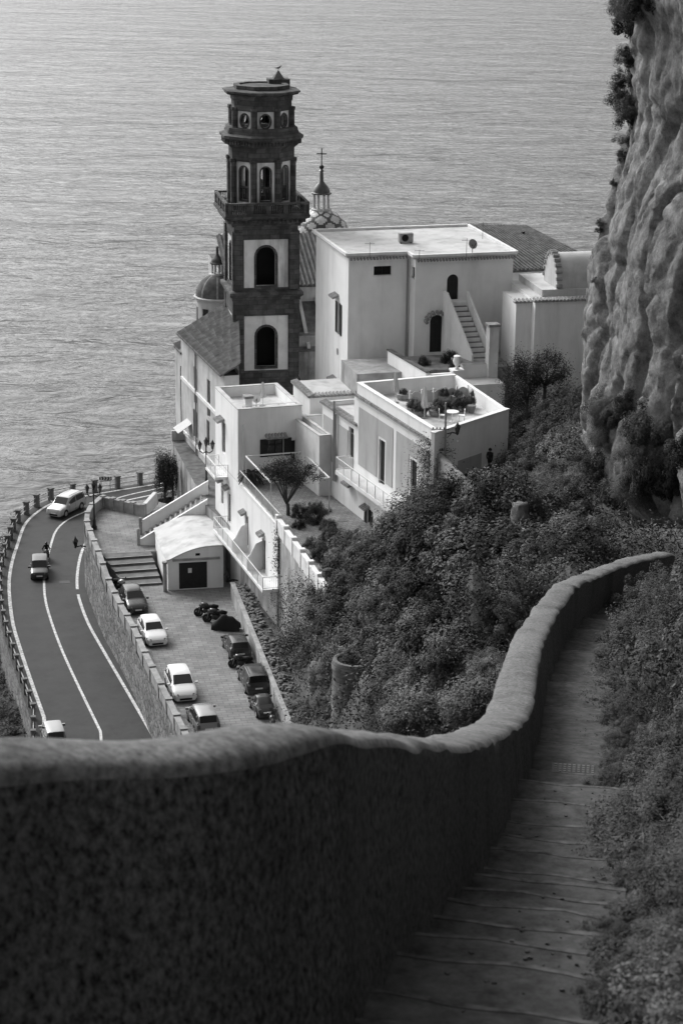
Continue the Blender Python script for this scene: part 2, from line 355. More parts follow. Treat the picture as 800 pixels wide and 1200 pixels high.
class House:
    """a building: root Empty, walls with openings, windows and doors as parts"""
    def __init__(s, name, label, cat, fr, z, group=None, at=(0, 0)):
        s.fr = fr; s.root = thing(name, label, cat, fr.p(at[0], at[1], z), group)
    def block(s, u0, u1, v0, v1, z0, z1, left=(), front=(), m='white_plaster', roof='white_roof', parapet=0, pt=.3, cap=None, dep=.28, eave=None, back=True):
        fr = s.fr; mb = MB(); lh = []; fh = []
        for it in left: lh.append(s._hole(it, 'u', u0, v1))
        for it in front: fh.append(s._hole(it, 'v', v0, u0))
        Ol = fr.p(u0, v1, 0).xy; Of = fr.p(u0, v0, 0).xy
        zt = z1 + parapet
        panel(mb, Ol, -fr.V, fr.U, v1 - v0, z0, zt, [h[0] for h in lh], dep)
        panel(mb, Of, fr.U, fr.V, u1 - u0, z0, zt, [h[0] for h in fh], dep)
        P = fr.p
        mb.quad(P(u1, v0, z0), P(u1, v1, z0), P(u1, v1, zt), P(u1, v0, zt))
        if back: mb.quad(P(u1, v1, z0), P(u0, v1, z0), P(u0, v1, zt), P(u1, v1, zt))
        if parapet:
            a, b, c, d = u0 + pt, u1 - pt, v0 + pt, v1 - pt
            for q in ((P(a, c, 0), P(b, c, 0)), (P(b, c, 0), P(b, d, 0)), (P(b, d, 0), P(a, d, 0)), (P(a, d, 0), P(a, c, 0))):
                (x0, x1) = q; mb.quad((x0.x, x0.y, z1 - .1), (x1.x, x1.y, z1 - .1), (x1.x, x1.y, zt), (x0.x, x0.y, zt))
        s.wall = mb.build('wall', m, s.root)
        r = MB(); r.box(fr, u0 + (pt - .02 if parapet else .01), u1 - (pt - .02 if parapet else .01), v0 + (pt - .02 if parapet else .01), v1 - (pt - .02 if parapet else .01), z1 - .25, z1 + (.0 if parapet else .02))
        if parapet:
            e = .03
            r.box(fr, u0 - e, u0 + pt + e, v0 - e, v1 + e, zt, zt + .07); r.box(fr, u1 - pt - e, u1 + e, v0 - e, v1 + e, zt, zt + .07)
            r.box(fr, u0 + pt + e, u1 - pt - e, v0 - e, v0 + pt + e, zt, zt + .068); r.box(fr, u0 + pt + e, u1 - pt - e, v1 - pt - e, v1 + e, zt, zt + .068)
        r.build('roof', roof, s.root)
        if eave: s.eave(u0, u1, v0, v1, zt + .09 if parapet else z1 + .02, eave)
        for h, kind in lh: s.fill(Ol, -fr.V, fr.U, h, kind, dep)
        for h, kind in fh: s.fill(Of, fr.U, fr.V, h, kind, dep)
        return s
    def _hole(s, it, ax, c, o):
        px, py, w, h = it[:4]; kind = it[4] if len(it) > 4 else 'shut'; k = it[5] if len(it) > 5 else 0
        if ax == 'u': v, z = s.fr.fu(px, py, c); a = o - v
        else: u, z = s.fr.fv(px, py, c); a = u - o
        return (a - w / 2, a + w / 2, z - h / 2, z + h / 2, k), kind
    def eave(s, u0, u1, v0, v1, z, sides):
        """tile edging: a row of rounded tiles along the given sides"""
        mb = MB(); fr = s.fr; e = .18
        runs = {'l': ((u0 - e, v0 - e), (u0 - e, v1 + e), (-1, 0)), 'f': ((u0 - e, v0 - e), (u1 + e, v0 - e), (0, -1)), 'r': ((u1 + e, v0 - e), (u1 + e, v1 + e), (1, 0)), 'b': ((u0 - e, v1 + e), (u1 + e, v1 + e), (0, 1))}
        for ch in sides:
            (a, b, n) = runs[ch]; L = math.hypot(b[0] - a[0], b[1] - a[1]); k = max(2, int(L / .3))
            for i in range(k):
                t = (i + .5) / k; u = a[0] + (b[0] - a[0]) * t; v = a[1] + (b[1] - a[1]) * t
                p = fr.p(u, v, z - .07); q = fr.p(u - n[0] * .55, v - n[1] * .55, z + .06)
                mb.tube([p, q], .13, 6)
            uu = sorted((a[0], a[0] - n[0] * .5)) if n[0] else sorted((a[0], b[0])); vv = sorted((a[1], a[1] - n[1] * .5)) if n[1] else sorted((a[1], b[1]))
            mb.box(fr, uu[0], uu[1], vv[0], vv[1], z - .16, z - .05)
        mb.build('tile_edging', 'tile_edge', s.root, kind='stuff')
    def fill(s, O, A, N, h, kind, dep):
        a0, a1, b0, b1, k = h; w = a1 - a0; hh = b1 - b0
        if kind == 'void':
            mb = MB(); plate(mb, O, A, N, h, dep - .005, dep + .03); mb.build('opening', 'void_dark', s.root); return
        if kind in ('door', 'shut'):
            mb = MB(); plate(mb, O, A, N, h, dep - .10, dep - .02)
            o = mb.build('door' if kind == 'door' else 'shutter', 'dark_wood', s.root)
            g = MB(); n = 2
            for i in range(n):
                x0, x1 = a0 + w * (i + .12) / n, a0 + w * (i + .88) / n
                zt = b1 - (w / 2 if k == 1 else .12)
                for j in range(2 if kind == 'door' else 6):
                    m = 2 if kind == 'door' else 6; za, zb = b0 + .12 + (zt - b0 - .12) * (j + .1) / m, b0 + .12 + (zt - b0 - .12) * (j + .85) / m
                    plate(g, O, A, N, (x0, x1, za, zb), dep - .125, dep - .095)
            g.build('panel' if kind == 'door' else 'louvre', 'dark_wood', o)
            return
        # glazed window with open shutters ('open') or plain ('win')
        mb = MB(); plate(mb, O, A, N, h, dep - .06, dep - .03); pane = None
        fm = MB(); t = .07
        for r_ in ((a0, a0 + t, b0, b1 - (w / 2 if k == 1 else 0)), (a1 - t, a1, b0, b1 - (w / 2 if k == 1 else 0)), ((a0 + a1) / 2 - t / 2, (a0 + a1) / 2 + t / 2, b0, b1 - .01), (a0, a1, b0, b0 + t), (a0, a1, b1 - t - (w / 2 if k == 1 else 0), b1 - (w / 2 if k == 1 else 0))):
            plate(fm, O, A, N, r_, dep - .13, dep - .055)
        fo = fm.build('window', 'dark_wood' if kind != 'wwin' else 'white_trim', s.root); mb.build('pane', 'glass_dark', fo)
        sl = MB(); plate(sl, O, A, N, (a0 - .08, a1 + .08, b0 - .08, b0), -.08, .1); sl.build('sill', 'white_trim', fo)
        if kind == 'open':
            for x0, x1 in ((a0 - w * .5, a0 - .02), (a1 + .02, a1 + w * .5)):
                q = MB(); plate(q, O, A, N, (x0, x1, b0 + .02, b1 - .02), -.07, -.02)
                sh = q.build('shutter', 'dark_wood', s.root)
                q = MB()
                for j in range(7): plate(q, O, A, N, (x0 + .06, x1 - .06, b0 + .1 + (hh - .2) * j / 7, b0 + .1 + (hh - .2) * (j + .7) / 7), -.085, -.065)
                q.build('louvre', 'dark_wood', sh)
    def face(s, ax, c): return (s.fr.p(c, 0, 0).xy, s.fr.V, s.fr.U) if ax == 'u' else (s.fr.p(0, c, 0).xy, s.fr.U, s.fr.V)
    def canopy(s, ax, c, px, py, w, out=.5):
        """little tiled canopy over an opening"""
        fr = s.fr; a, z = (fr.fu if ax == 'u' else fr.fv)(px, py, c); mb = MB()
        n = max(3, int(w / .25))
        for i in range(n):
            t = a - w / 2 + w * (i + .5) / n
            p = fr.p(c + .02, t, z + .12) if ax == 'u' else fr.p(t, c + .02, z + .12)
            q = fr.p(c - out, t, z - .1) if ax == 'u' else fr.p(t, c - out, z - .1)
            mb.tube([p, q], .11, 6)
        P = (lambda t, d, zz: fr.p(c - d, t, zz)) if ax == 'u' else (lambda t, d, zz: fr.p(t, c - d, zz))
        mb.hexa([P(a - w / 2, -.02, z + .02), P(a + w / 2, -.02, z + .02), P(a + w / 2, out, z - .18), P(a - w / 2, out, z - .18), P(a - w / 2, -.02, z + .1), P(a + w / 2, -.02, z + .1), P(a + w / 2, out, z - .1), P(a - w / 2, out, z - .1)])
        mb.build('canopy', 'tile_edge', s.root)
    def part(s, name, m, u0, u1, v0, v1, z0, z1, parent=None):
        return MB().box(s.fr, u0, u1, v0, v1, z0, z1).build(name, m, parent or s.root)
def railing(pts, h, parent, m='white_metal', pick=.16, post=1.6, name='railing'):
    """railing along a polyline of floor points: rails, posts one by one, pickets joined"""
    a = MB(); b = MB(); up = Vector((0, 0, h)); pk = .02
    rail = None
    for i in range(len(pts) - 1):
        p, q = Vector(pts[i]), Vector(pts[i + 1]); L = (q - p).length
        a.bar(p + up, q + up, .05); a.bar(p + Vector((0, 0, .12)), q + Vector((0, 0, .12)), .03)
        n = max(1, int(L / pick))
        for k in range(1, n): x = p.lerp(q, k / n); b.bar(x + Vector((0, 0, .12)), x + up, pk)
    rail = a.build(name, m, parent)
    b.build('picket', m, rail if parent.parent is None else parent, kind='stuff')
    for i in range(len(pts) - 1):
        p, q = Vector(pts[i]), Vector(pts[i + 1]); n = max(1, round((q - p).length / post))
        for k in range(n + (1 if i == len(pts) - 2 else 0)):
            x = p.lerp(q, k / n); MB().bar(x - Vector((0, 0, .05)), x + up + Vector((0, 0, .02)), .06).build('post', m, rail if parent.parent is None else parent)
    return rail
# ---------------- the setting ----------------
Z_ROAD, Z_PARK, Z_PIAZZA, Z_STREET, Z_GARDEN = 16.0, 20.0, 20.9, 24.5, 29.0
def crom(pts, n):
    """Catmull-Rom resample of a list of equal-length tuples"""
    P = np.array(pts, float); k = len(P) - 1; out = []
    for t in np.linspace(0, k, n):
        i = min(int(t), k - 1); f = t - i
        a, b, c, d = P[max(i - 1, 0)], P[i], P[i + 1], P[min(i + 2, k)]
        out.append(.5 * ((2 * b) + (c - a) * f + (2 * a - 5 * b + 4 * c - d) * f * f + (3 * b - a - 3 * c + d) * f ** 3))
    return np.array(out)
# sea
mb = MB(); mb.quad((-30000, -400, 0), (30000, -400, 0), (30000, 45000, 0), (-30000, 45000, 0))
struct(mb.build('sea', 'sea_water'))

# ---- the stairway wall: depth, inner top edge (photo px), foot (photo px)
WN = [(6.9, -60, 915, -60, 1500), (7.1, 0, 905, 0, 1480), (7.3, 110, 914, 110, 1440), (7.6, 220, 905, 220, 1380), (8.0, 300, 888, 310, 1300), (8.8, 400, 868, 400, 1225),
      (10.5, 470, 870, 470, 1150), (14.2, 545, 877, 545, 1075), (18.5, 585, 866, 590, 1000), (23, 608, 852, 611, 955), (27, 621, 838, 622, 916), (31, 628, 800, 633, 866),
      (36, 636, 755, 642, 821), (42, 652, 721, 655, 782), (48, 674, 688, 670, 750), (54, 708, 673, 700, 724), (59, 744, 659, 738, 704), (63, 790, 650, 782, 694)]
tops = [tuple(at_depth(a[1], a[2], a[0])) for a in WN]; feet = [tuple(at_depth(a[3], a[4], a[0])) for a in WN]
# the wall comes up past the viewer on the left
t0, f0 = Vector(tops[0]), Vector(feet[0])
tops = [(t0.x - 7, t0.y - 4.4, t0.z + 1.9), (t0.x - 3, t0.y - .8, t0.z + .9)] + tops; feet = [(f0.x - 7, f0.y - 4.4, f0.z + 1.9), (f0.x - 3, f0.y - .8, f0.z + .9)] + feet
NW = 520
def chord(P, n, win):
    P = np.array(P, float); c = np.concatenate([[0], np.cumsum(np.linalg.norm(np.diff(P[:, :2], axis=0), axis=1))])
    lin = np.linspace(0, 1, n); s_ = c[-1] * (lin * .55 + .45 * lin ** 2.2); A = np.stack([np.interp(s_, c, P[:, k]) for k in range(3)], 1)
    ker = np.hanning(win + 2)[1:-1]; ker /= ker.sum(); h = win // 2
    for k in range(3): A[:, k] = np.convolve(np.pad(A[:, k], h, 'reflect', reflect_type='odd'), ker, 'valid')
    return A, s_ / c[-1]
TT, _q = chord(tops, NW, 11)
# feet follow the same parameter so that every section stays upright
_P = np.array(tops, float); _c = np.concatenate([[0], np.cumsum(np.linalg.norm(np.diff(_P[:, :2], axis=0), axis=1))]); _F = np.array(feet, float)
FT = np.stack([np.interp(_q * _c[-1], _c, _F[:, k]) for k in range(3)], 1); _k = np.hanning(13)[1:-1]; _k /= _k.sum()
for k in range(3): FT[:, k] = np.convolve(np.pad(FT[:, k], 5, 'reflect', reflect_type='odd'), _k, 'valid')
def side_normal(P):
    d = np.gradient(P[:, :2], axis=0); d /= np.linalg.norm(d, axis=1)[:, None]; return np.stack([-d[:, 1], d[:, 0]], 1)   # left of travel
NL = side_normal(TT); thick = np.interp(_q, [0, .12, .2, .45, 1], [.36, .36, .42, .58, .55])
prof = []     # rows of the cross-section, foot -> crown -> outer foot
for a, b, dz in ((0, 0, 0),): pass
rows = []
for t in np.linspace(0, .94, 14): rows.append(FT * (1 - t) + TT * t)
for lat, up in ((.0, -.03), (.05, .012), (.2, .035), (.5, .05), (.8, .03), (.95, .0), (1.02, -.08), (1.06, -.6), (1.3, -2.0), (1.8, -4.5)):
    q = TT.copy(); q[:, :2] += NL * (thick * lat)[:, None]; q[:, 2] += up; rows.append(q)
W = np.stack(rows, 0)                # rows x NW x 3
for r_ in range(W.shape[0]):
    amp = .02 if r_ < 14 else .035
    for i in range(NW):
        p = Vector(W[r_, i]); n1 = mnoise.noise(p * 1.1) * amp * 1.2 + (mnoise.noise(p * 4.2) * amp * .6 if r_ < 13 else 0)
        W[r_, i, 0] += NL[i, 0] * n1; W[r_, i, 1] += NL[i, 1] * n1
        if r_ >= 13: W[r_, i, 2] += mnoise.noise(Vector((p.x * 1.3, p.y * 1.3, 3.1))) * .05
wall_root = thing('stairway_wall', 'long curving rough plastered wall beside the descending stairway', 'wall', tuple(FT[NW // 2]))
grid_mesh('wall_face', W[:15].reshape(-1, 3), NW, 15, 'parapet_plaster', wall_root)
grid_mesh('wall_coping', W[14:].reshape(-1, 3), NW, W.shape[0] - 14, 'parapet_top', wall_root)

# ---- stairway: left edge = wall foot, right edge offset to the right
seglen = np.concatenate([[0], np.cumsum(np.linalg.norm(np.diff(FT[:, :2], axis=0), axis=1))])
def foot_at(s_): return np.array([np.interp(s_, seglen, FT[:, k]) for k in range(3)])
NF = side_normal(FT)
def nrm_at(s_): n = np.array([np.interp(s_, seglen, NF[:, k]) for k in range(2)]); return n / np.linalg.norm(n)
def s_of_px(px, py):                 # arc length of the foot point nearest a photo pixel
    best = None
    for i in range(NW):
        q = CM.transposed() @ (Vector(FT[i]) - Vector((0, 0, CAM_Z)))
        if q.z > -.5: continue
        e = (400 + F_PX * q.x / -q.z - px) ** 2 + (600 - F_PX * q.y / -q.z - py) ** 2
        if best is None or e < best[0]: best = (e, seglen[i])
    return best[1]
lips = [s_of_px(x, y) for x, y in ((380, 1245), (398, 1226), (415, 1205), (440, 1180), (470, 1155), (492, 1132), (507, 1108), (525, 1088), (539, 1072), (556, 1056), (567, 1041), (579, 1024), (590, 1009), (596, 993), (603, 975), (611, 958), (615, 945), (617, 934))]
lips = sorted(set(lips)); s925 = s_of_px(619, 922); s838 = s_of_px(638, 838)
lips += [s925, (s925 * .55 + s838 * .45), s838] + [s_of_px(x, y) for x, y in ((643, 818), (648, 805), (652, 792), (657, 778), (663, 765), (669, 752), (680, 738), (690, 728), (702, 720), (720, 710), (742, 700))] + [seglen[-1]]
lips = sorted(lips)
pre = []; s_ = lips[0]
while s_ > .8: s_ -= .8; pre.append(s_)
lips = sorted(pre) + lips
stair = thing('stairway', 'worn concrete stairway', 'stairs', tuple(foot_at(lips[len(lips) // 2]) - np.array([0, 0, .5])))
for k_ in ('label', 'category'): del stair[k_]
stair['kind'] = 'structure'
STW = 1.3; s_of_a, s_of_b = s_of_px(470, 1150), s_of_px(630, 870)
def stair_w(s_): return np.interp(s_, [0, s_of_a, s_of_b, lips[-1]], [1.5, 1.0, STW, 1.35])
def drop_of(a, b, za, zb): return max(.03, (za - zb) * (.35 if b - a < 1.8 else .82 if b < s838 + .1 else .5))
for i in range(len(lips) - 1):
    a, b = lips[i], lips[i + 1]
    if b - a < .05: continue
    za, zb = foot_at(a)[2], foot_at(b)[2]; top = za - .015; m = max(2, int((b - a) / .5) + 1)
    mb = MB(); front = []
    nx = 7; L = []
    drop_in = drop_of(a, b, za, zb)
    for j in range(m + 1):
        t = j / m; s2 = a + (b - a) * t; f = foot_at(s2); n = nrm_at(s2)
        for k in range(nx + 1):
            w_ = -.12 + (stair_w(s2) + .12) * k / nx
            bow = .016 * math.sin(k * 1.3 + i * 2.1) + .02 * mnoise.noise(Vector((k * .8, i * 1.7, 0))) - .06 * k / nx
            d = (Vector((FT[-1][0], FT[-1][1])) - Vector((FT[0][0], FT[0][1]))).normalized()
            x, y = f[0] - n[0] * w_, f[1] - n[1] * w_
            tx, ty = n[1], -n[0]
            x += tx * bow; y += ty * bow
            z = top - drop_in * t + mnoise.noise(Vector((x * 1.3, y * 1.3, i))) * .018 - (.03 * (k / nx) if False else 0)
            L.append((x, y, z))
    fs = [(j * (nx + 1) + k, j * (nx + 1) + k + 1, (j + 1) * (nx + 1) + k + 1, (j + 1) * (nx + 1) + k) for j in range(m) for k in range(nx)]
    base = len(L); last = [L[m * (nx + 1) + k] for k in range(nx + 1)]
    low = [(x, y, zb - .3) for x, y, z in last]; L2 = L + low
    fs += [(m * (nx + 1) + k, m * (nx + 1) + k + 1, base + k + 1, base + k) for k in range(nx)]
    mb.add(L2, fs); st_ = mb.build('step', 'stair_concrete', stair)
    lp = MB(); pv = [L[(m - 1) * (nx + 1) + k] for k in range(nx + 1)]
    ed = [(Vector(q).lerp(Vector(r_), min(.9, (.04 + .03 * random.random()) / max(.05, (Vector(q) - Vector(r_)).length)))) for q, r_ in zip(last, pv)]
    for k in range(nx):
        u4 = Vector((0, 0, .004)); a_, b_, c_, d_ = Vector(last[k]) + u4, Vector(last[k + 1]) + u4, ed[k + 1] + u4, ed[k] + u4; lp.hexa([a_ - u4 * 8, b_ - u4 * 8, c_ - u4 * 3, d_ - u4 * 3, a_, b_, c_, d_])
    lp.build('step_edge', 'step_lip', st_)

# earth verge along the open edge of the stairs
V_ = []; nv_ = 260; VS0 = s_of_px(425, 1195)
for k in range(7):
    for i in range(nv_):
        s_ = VS0 + (seglen[-1] - VS0) * i / (nv_ - 1); f = foot_at(s_); n = nrm_at(s_); w_ = stair_w(s_) - .16 + k * .26 + (mnoise.noise(Vector((s_ * 1.1, k * .3, 0))) * .2 + mnoise.noise(Vector((s_ * 3.1, k * .3, 5))) * .1 if k < 3 else 0)
        V_.append((f[0] - n[0] * w_, f[1] - n[1] * w_, f[2] + (-.30, .15, .22, .3, .42, .5, -.6)[k] + mnoise.noise(Vector((s_ * 1.7, k * 1.3, 2))) * .1))
struct(grid_mesh('verge', V_, nv_, 7, 'soil'))
# ---- terrain: scattered heights joined by a linear radial basis
def T(px, py, Y): return tuple(on_y(px, py, Y))
CP = []
for s_ in np.linspace(.5, seglen[-1], 22):
    f = foot_at(s_); n = nrm_at(s_)
    CP.append((f[0] - n[0] * .8, f[1] - n[1] * .8, f[2] - .6))
    fr_ = s_ / seglen[-1]
    CP.append((f[0] - n[0] * 2.1, f[1] - n[1] * 2.1, f[2] + .35))
    CP.append((f[0] - n[0] * 6.0, f[1] - n[1] * 6.0, f[2] + (2.2 if fr_ < .55 else .3 if fr_ < .8 else -1)))
    CP.append((f[0] - n[0] * 14., f[1] - n[1] * 14., f[2] + (9 if fr_ < .45 else 3 if fr_ < .7 else -4)))
    CP.append((f[0] + n[0] * 1.6, f[1] + n[1] * 1.6, f[2] - 1.3))
    if s_ < seglen[-1] * .62: CP.append((f[0] + n[0] * 7, f[1] + n[1] * 7, f[2] - 7.5))
CP += [T(600, 740, 42), T(560, 850, 34), T(500, 862, 62), T(440, 864, 96), T(392, 864, 110), tuple(on_z(338, 862, 20.2)), tuple(on_z(343, 800, 21)), tuple(on_z(352, 760, 22.5)), T(360, 868, 120),
       T(450, 720, 110), T(400, 712, 127), T(430, 650, 136), T(500, 640, 122), T(480, 780, 97), T(540, 700, 92), T(520, 600, 136), T(600, 620, 100), T(650, 620, 98), T(570, 780, 62), T(620, 580, 116), T(575, 575, 139), T(605, 525, 146), T(640, 492, 150), T(672, 462, 156), T(660, 560, 126),
       T(690, 660, 70), T(650, 675, 62), (12.5, 67, 53), (16, 71, 51), (20, 76, 49), (27, 68, 53), T(640, 700, 52), T(690, 480, 146), T(700, 610, 108), T(740, 610, 108)]
CP += [(20, 165, 36.5), (30, 160, 42), (40, 130, 50), (40, 100, 48), (60, 140, 70), (45, 60, 56), (60, 20, 100), (90, 90, 120), (120, 160, 110), (30, 10, 88), (30, -30, 108), (0, -25, 98), (-30, -40, 100), (0, -70, 135), (-60, -70, 120), (70, -60, 150), (120, 0, 160),
       (-20, -10, 76), (-40, -10, 62), (-14, 6, 66), (-20, 15, 58), (-10, 25, 56), (-30, 30, 42), (-50, 20, 40), (-14, 45, 45), (-12, 65, 36), (-6, 85, 31), (-4, 100, 26), (-3, 112, 22)]
# terraces, parking, road and town stand on low ground
for Y in range(120, 206, 8):
    x_r = -30.5 + (205 - Y) * .17
    
    if Y >= 160: CP.append((x_r + 22, Y, 15.0 if Y < 196 else 14))
    CP.append((x_r + (12 if Y > 150 else 9), Y, 14.4)); CP.append((x_r + 5, Y, 14.6)); CP.append((x_r - 1.5, Y, 14.6)); CP.append((x_r - 7, Y, 8)); CP.append((x_r - 15, Y, 1)); CP.append((x_r - 30, Y, -6))
for Y in (60, 80, 100, 112):
    CP.append((-16, Y, 15.0)); CP.append((-26, Y, 13)); CP.append((-34, Y, 5)); CP.append((-46, Y, -3))
for x, y, z in ((0, 150, 22), (6, 155, 25), (-3, 126, 22), (0, 175, 21), (10, 185, 26), (22, 185, 30), (35, 190, 36), (0, 205, 12), (20, 215, 10), (50, 215, 18), (-10, 222, -4), (30, 236, -8), (90, 230, 10), (-40, 225, -10), (130, 240, 20), (-70, 150, -14), (-70, 80, -14), (-70, 20, 8), (-80, 225, -18), (-90, -60, 80)): CP.append((x, y, z))
_K = []
for q in CP:
    if all((q[0] - k[0]) ** 2 + (q[1] - k[1]) ** 2 > 1.4 for k in _K): _K.append(q)
CP = np.array(_K, float)
D_ = np.linalg.norm(CP[:, None, :2] - CP[None, :, :2], axis=2)
Wt = np.linalg.solve(-D_ - np.eye(len(CP)) * 1.6, CP[:, 2] - 40)
def terrain_z(x, y):
    x = np.atleast_1d(np.asarray(x, float)); y = np.atleast_1d(np.asarray(y, float))
    return 40 - np.sqrt((x[:, None] - CP[None, :, 0]) ** 2 + (y[:, None] - CP[None, :, 1]) ** 2) @ Wt
gx = np.concatenate([np.arange(-90, -32, 3.), np.arange(-32, 44, 1.1), np.arange(44, 150, 4.)]); gy = np.concatenate([np.arange(-90, -5, 5.), np.arange(-5, 60, .9), np.arange(60, 170, 1.3), np.arange(170, 250, 2.5)])
GX, GY = np.meshgrid(gx, gy); gz = terrain_z(GX.ravel(), GY.ravel()).reshape(GX.shape)
for _ in range(5):
    q = np.pad(gz, 1, 'edge'); gz = (q[1:-1, 1:-1] * 2 + q[:-2, 1:-1] + q[2:, 1:-1] + q[1:-1, :-2] + q[1:-1, 2:]) / 6
# keep the ground just under the stairs
for s_ in np.linspace(0, seglen[-1], 160):
    f = foot_at(s_); n = nrm_at(s_); c = (f[0] - n[0] * .6, f[1] - n[1] * .6); d2 = np.hypot(GX - c[0], GY - c[1]); near = d2 < 1.25
    gz[near] = np.minimum(gz[near], f[2] - .45)
for i in range(gz.shape[0]):
    for j in range(gz.shape[1]):
        p = Vector((GX[i, j], GY[i, j], 0)); gz[i, j] += mnoise.noise(p * .25) * .35 + mnoise.noise(p * .9) * .12
for k in range(0, NW, 2):
    d2 = np.hypot(GX - TT[k, 0] - NL[k, 0] * .3, GY - TT[k, 1] - NL[k, 1] * .3); near = d2 < 1.5; gz[near] = np.minimum(gz[near], min(TT[k, 2] - .75, FT[k, 2] - .3 + .3))
# level ground under the viewer, below the eye and the wall foot
cap = 75.6 - np.clip(GY, 0, 9) * .55; m_ = (np.abs(GX) < 12) & (GY > -3) & (GY < 9); gz[m_] = np.minimum(gz[m_], cap[m_])
# the ground outside the wall falls away steeply: it stays hidden below the wall top until far down the slope
for i in range(gz.shape[0]):
    for j in range(gz.shape[1]):
        x, y = GX[i, j], GY[i, j]
        if not (4 < y < 112 and -60 < x < 14): continue
        px = 400 + F_PX * x / (y * 1.06 + 2) + 4; thr = np.interp(px, [330, 395, 440, 500, 545, 575, 600, 640, 655], [116, 106, 94, 70, 45, 30, 26, 36, 4])
        if y < thr:
            lim = np.interp(px, [0, 300, 400, 545, 600, 660], [925, 905, 885, 893, 875, 760]); zz = on_y(px, lim + 14, y).z
            gz[i, j] = min(gz[i, j], zz)
from bisect import bisect
def ground(x, y):
    j = min(max(bisect(gx, x) - 1, 0), len(gx) - 2); i = min(max(bisect(gy, y) - 1, 0), len(gy) - 2)
    a = (x - gx[j]) / (gx[j + 1] - gx[j]); b = (y - gy[i]) / (gy[i + 1] - gy[i])
    return float((gz[i, j] * (1 - a) + gz[i, j + 1] * a) * (1 - b) + (gz[i + 1, j] * (1 - a) + gz[i + 1, j + 1] * a) * b)
def hit_ground(px, py, y0=3., y1=230.):
    d = ray(px, py); t = y0 / d.y
    while t * d.y < y1:
        if CAM_Z + d.z * t < ground(d.x * t, d.y * t):
            if CAM_Z + d.z * (t - .5 / d.y) < ground(d.x * (t - .5 / d.y), d.y * (t - .5 / d.y)): t -= .5 / d.y
            return Vector((d.x * t, d.y * t, ground(d.x * t, d.y * t)))
        t += 1.0 / d.y
    return None
hs_ = grid_mesh('hillside', np.stack([GX.ravel(), GY.ravel(), gz.ravel()], 1), len(gx), len(gy), 'soil'); struct(hs_)

# ---- coast road
def zline(pts, z, n): P = [tuple(on_z(a, b, z)) for a, b in pts]; return crom(P, n)
outer_px = [(173, 569), (124, 577), (91, 583), (66, 588), (47, 598), (30, 614), (20.6, 639), (14, 661), (11, 688), (15, 728), (24, 760), (36, 796), (52, 841)]
inner_px = [(173, 581), (140, 589), (116, 603), (103, 631), (95, 650), (91, 672), (91, 691), (95, 708), (104.5, 732), (120, 760), (148, 808), (181, 865)]
mid_px = [(173, 575), (140, 583), (104, 598), (80, 609), (66, 622), (59, 642), (54, 662), (52, 683), (55, 710), (69, 752), (87, 793), (118, 857)]
def extend(P, near, far):
    P = [Vector(p) for p in P]; d0 = (P[0] - P[1]).normalized(); d1 = (P[-1] - P[-2]).normalized()
    return [P[0] + d0 * far] + P + [P[-1] + d1 * near]
OUT = extend(zline(outer_px, Z_ROAD, 60), 45, 14); INN = extend(zline(inner_px, Z_ROAD, 60), 45, 14); MID = extend(zline(mid_px, Z_ROAD, 60), 45, 14)
OUT[-1] = Vector((-15.5, 98, 16)); INN[-1] = Vector((-7.0, 98, 16)); MID[-1] = Vector((-11.3, 98, 16))
def off(P, d):
    A = np.array([tuple(p) for p in P]); n = side_normal(A); A = A.copy(); A[:, :2] += n * d; return [Vector(a) for a in A]
def ribbon(mb, a, b, z):
    for i in range(len(a) - 1): mb.quad((a[i].x, a[i].y, z), (b[i].x, b[i].y, z), (b[i + 1].x, b[i + 1].y, z), (a[i + 1].x, a[i + 1].y, z))
OUT2 = off(OUT, -1.0); INN2 = off(INN, 1.6)     # travel is towards the viewer: left = inner side
mb = MB(); ribbon(mb, OUT2, INN2, Z_ROAD); mb.mi = 1
for i in range(len(OUT2) - 1): mb.quad((OUT2[i].x, OUT2[i].y, Z_ROAD), (OUT2[i + 1].x, OUT2[i + 1].y, Z_ROAD), (OUT2[i + 1].x, OUT2[i + 1].y, 9), (OUT2[i].x, OUT2[i].y, 9))
road = struct(mb.build('road', ['asphalt', 'rubble_stone']))
def stripe(P, w, name, skip=None):
    a, b = off(P, w / 2), off(P, -w / 2); mb = MB()
    for i in range(len(a) - 1):
        if skip and skip[0] <= i < skip[1]: continue
        mb.quad((a[i].x, a[i].y, Z_ROAD + .005), (b[i].x, b[i].y, Z_ROAD + .005), (b[i + 1].x, b[i + 1].y, Z_ROAD + .005), (a[i + 1].x, a[i + 1].y, Z_ROAD + .005))
    mb.build(name, 'road_paint', road)
stripe(OUT, .28, 'edge_line'); stripe(INN, .24, 'edge_line', (33, 35)); stripe(MID, .20, 'centre_line')
q = on_z(76, 682, Z_ROAD + .006); mb = MB().box(Frame(q.x, q.y, 12), -.45, .45, -.35, .35, Z_ROAD + .004, Z_ROAD + .012); mb.build('manhole_cover', 'dark_metal', road)

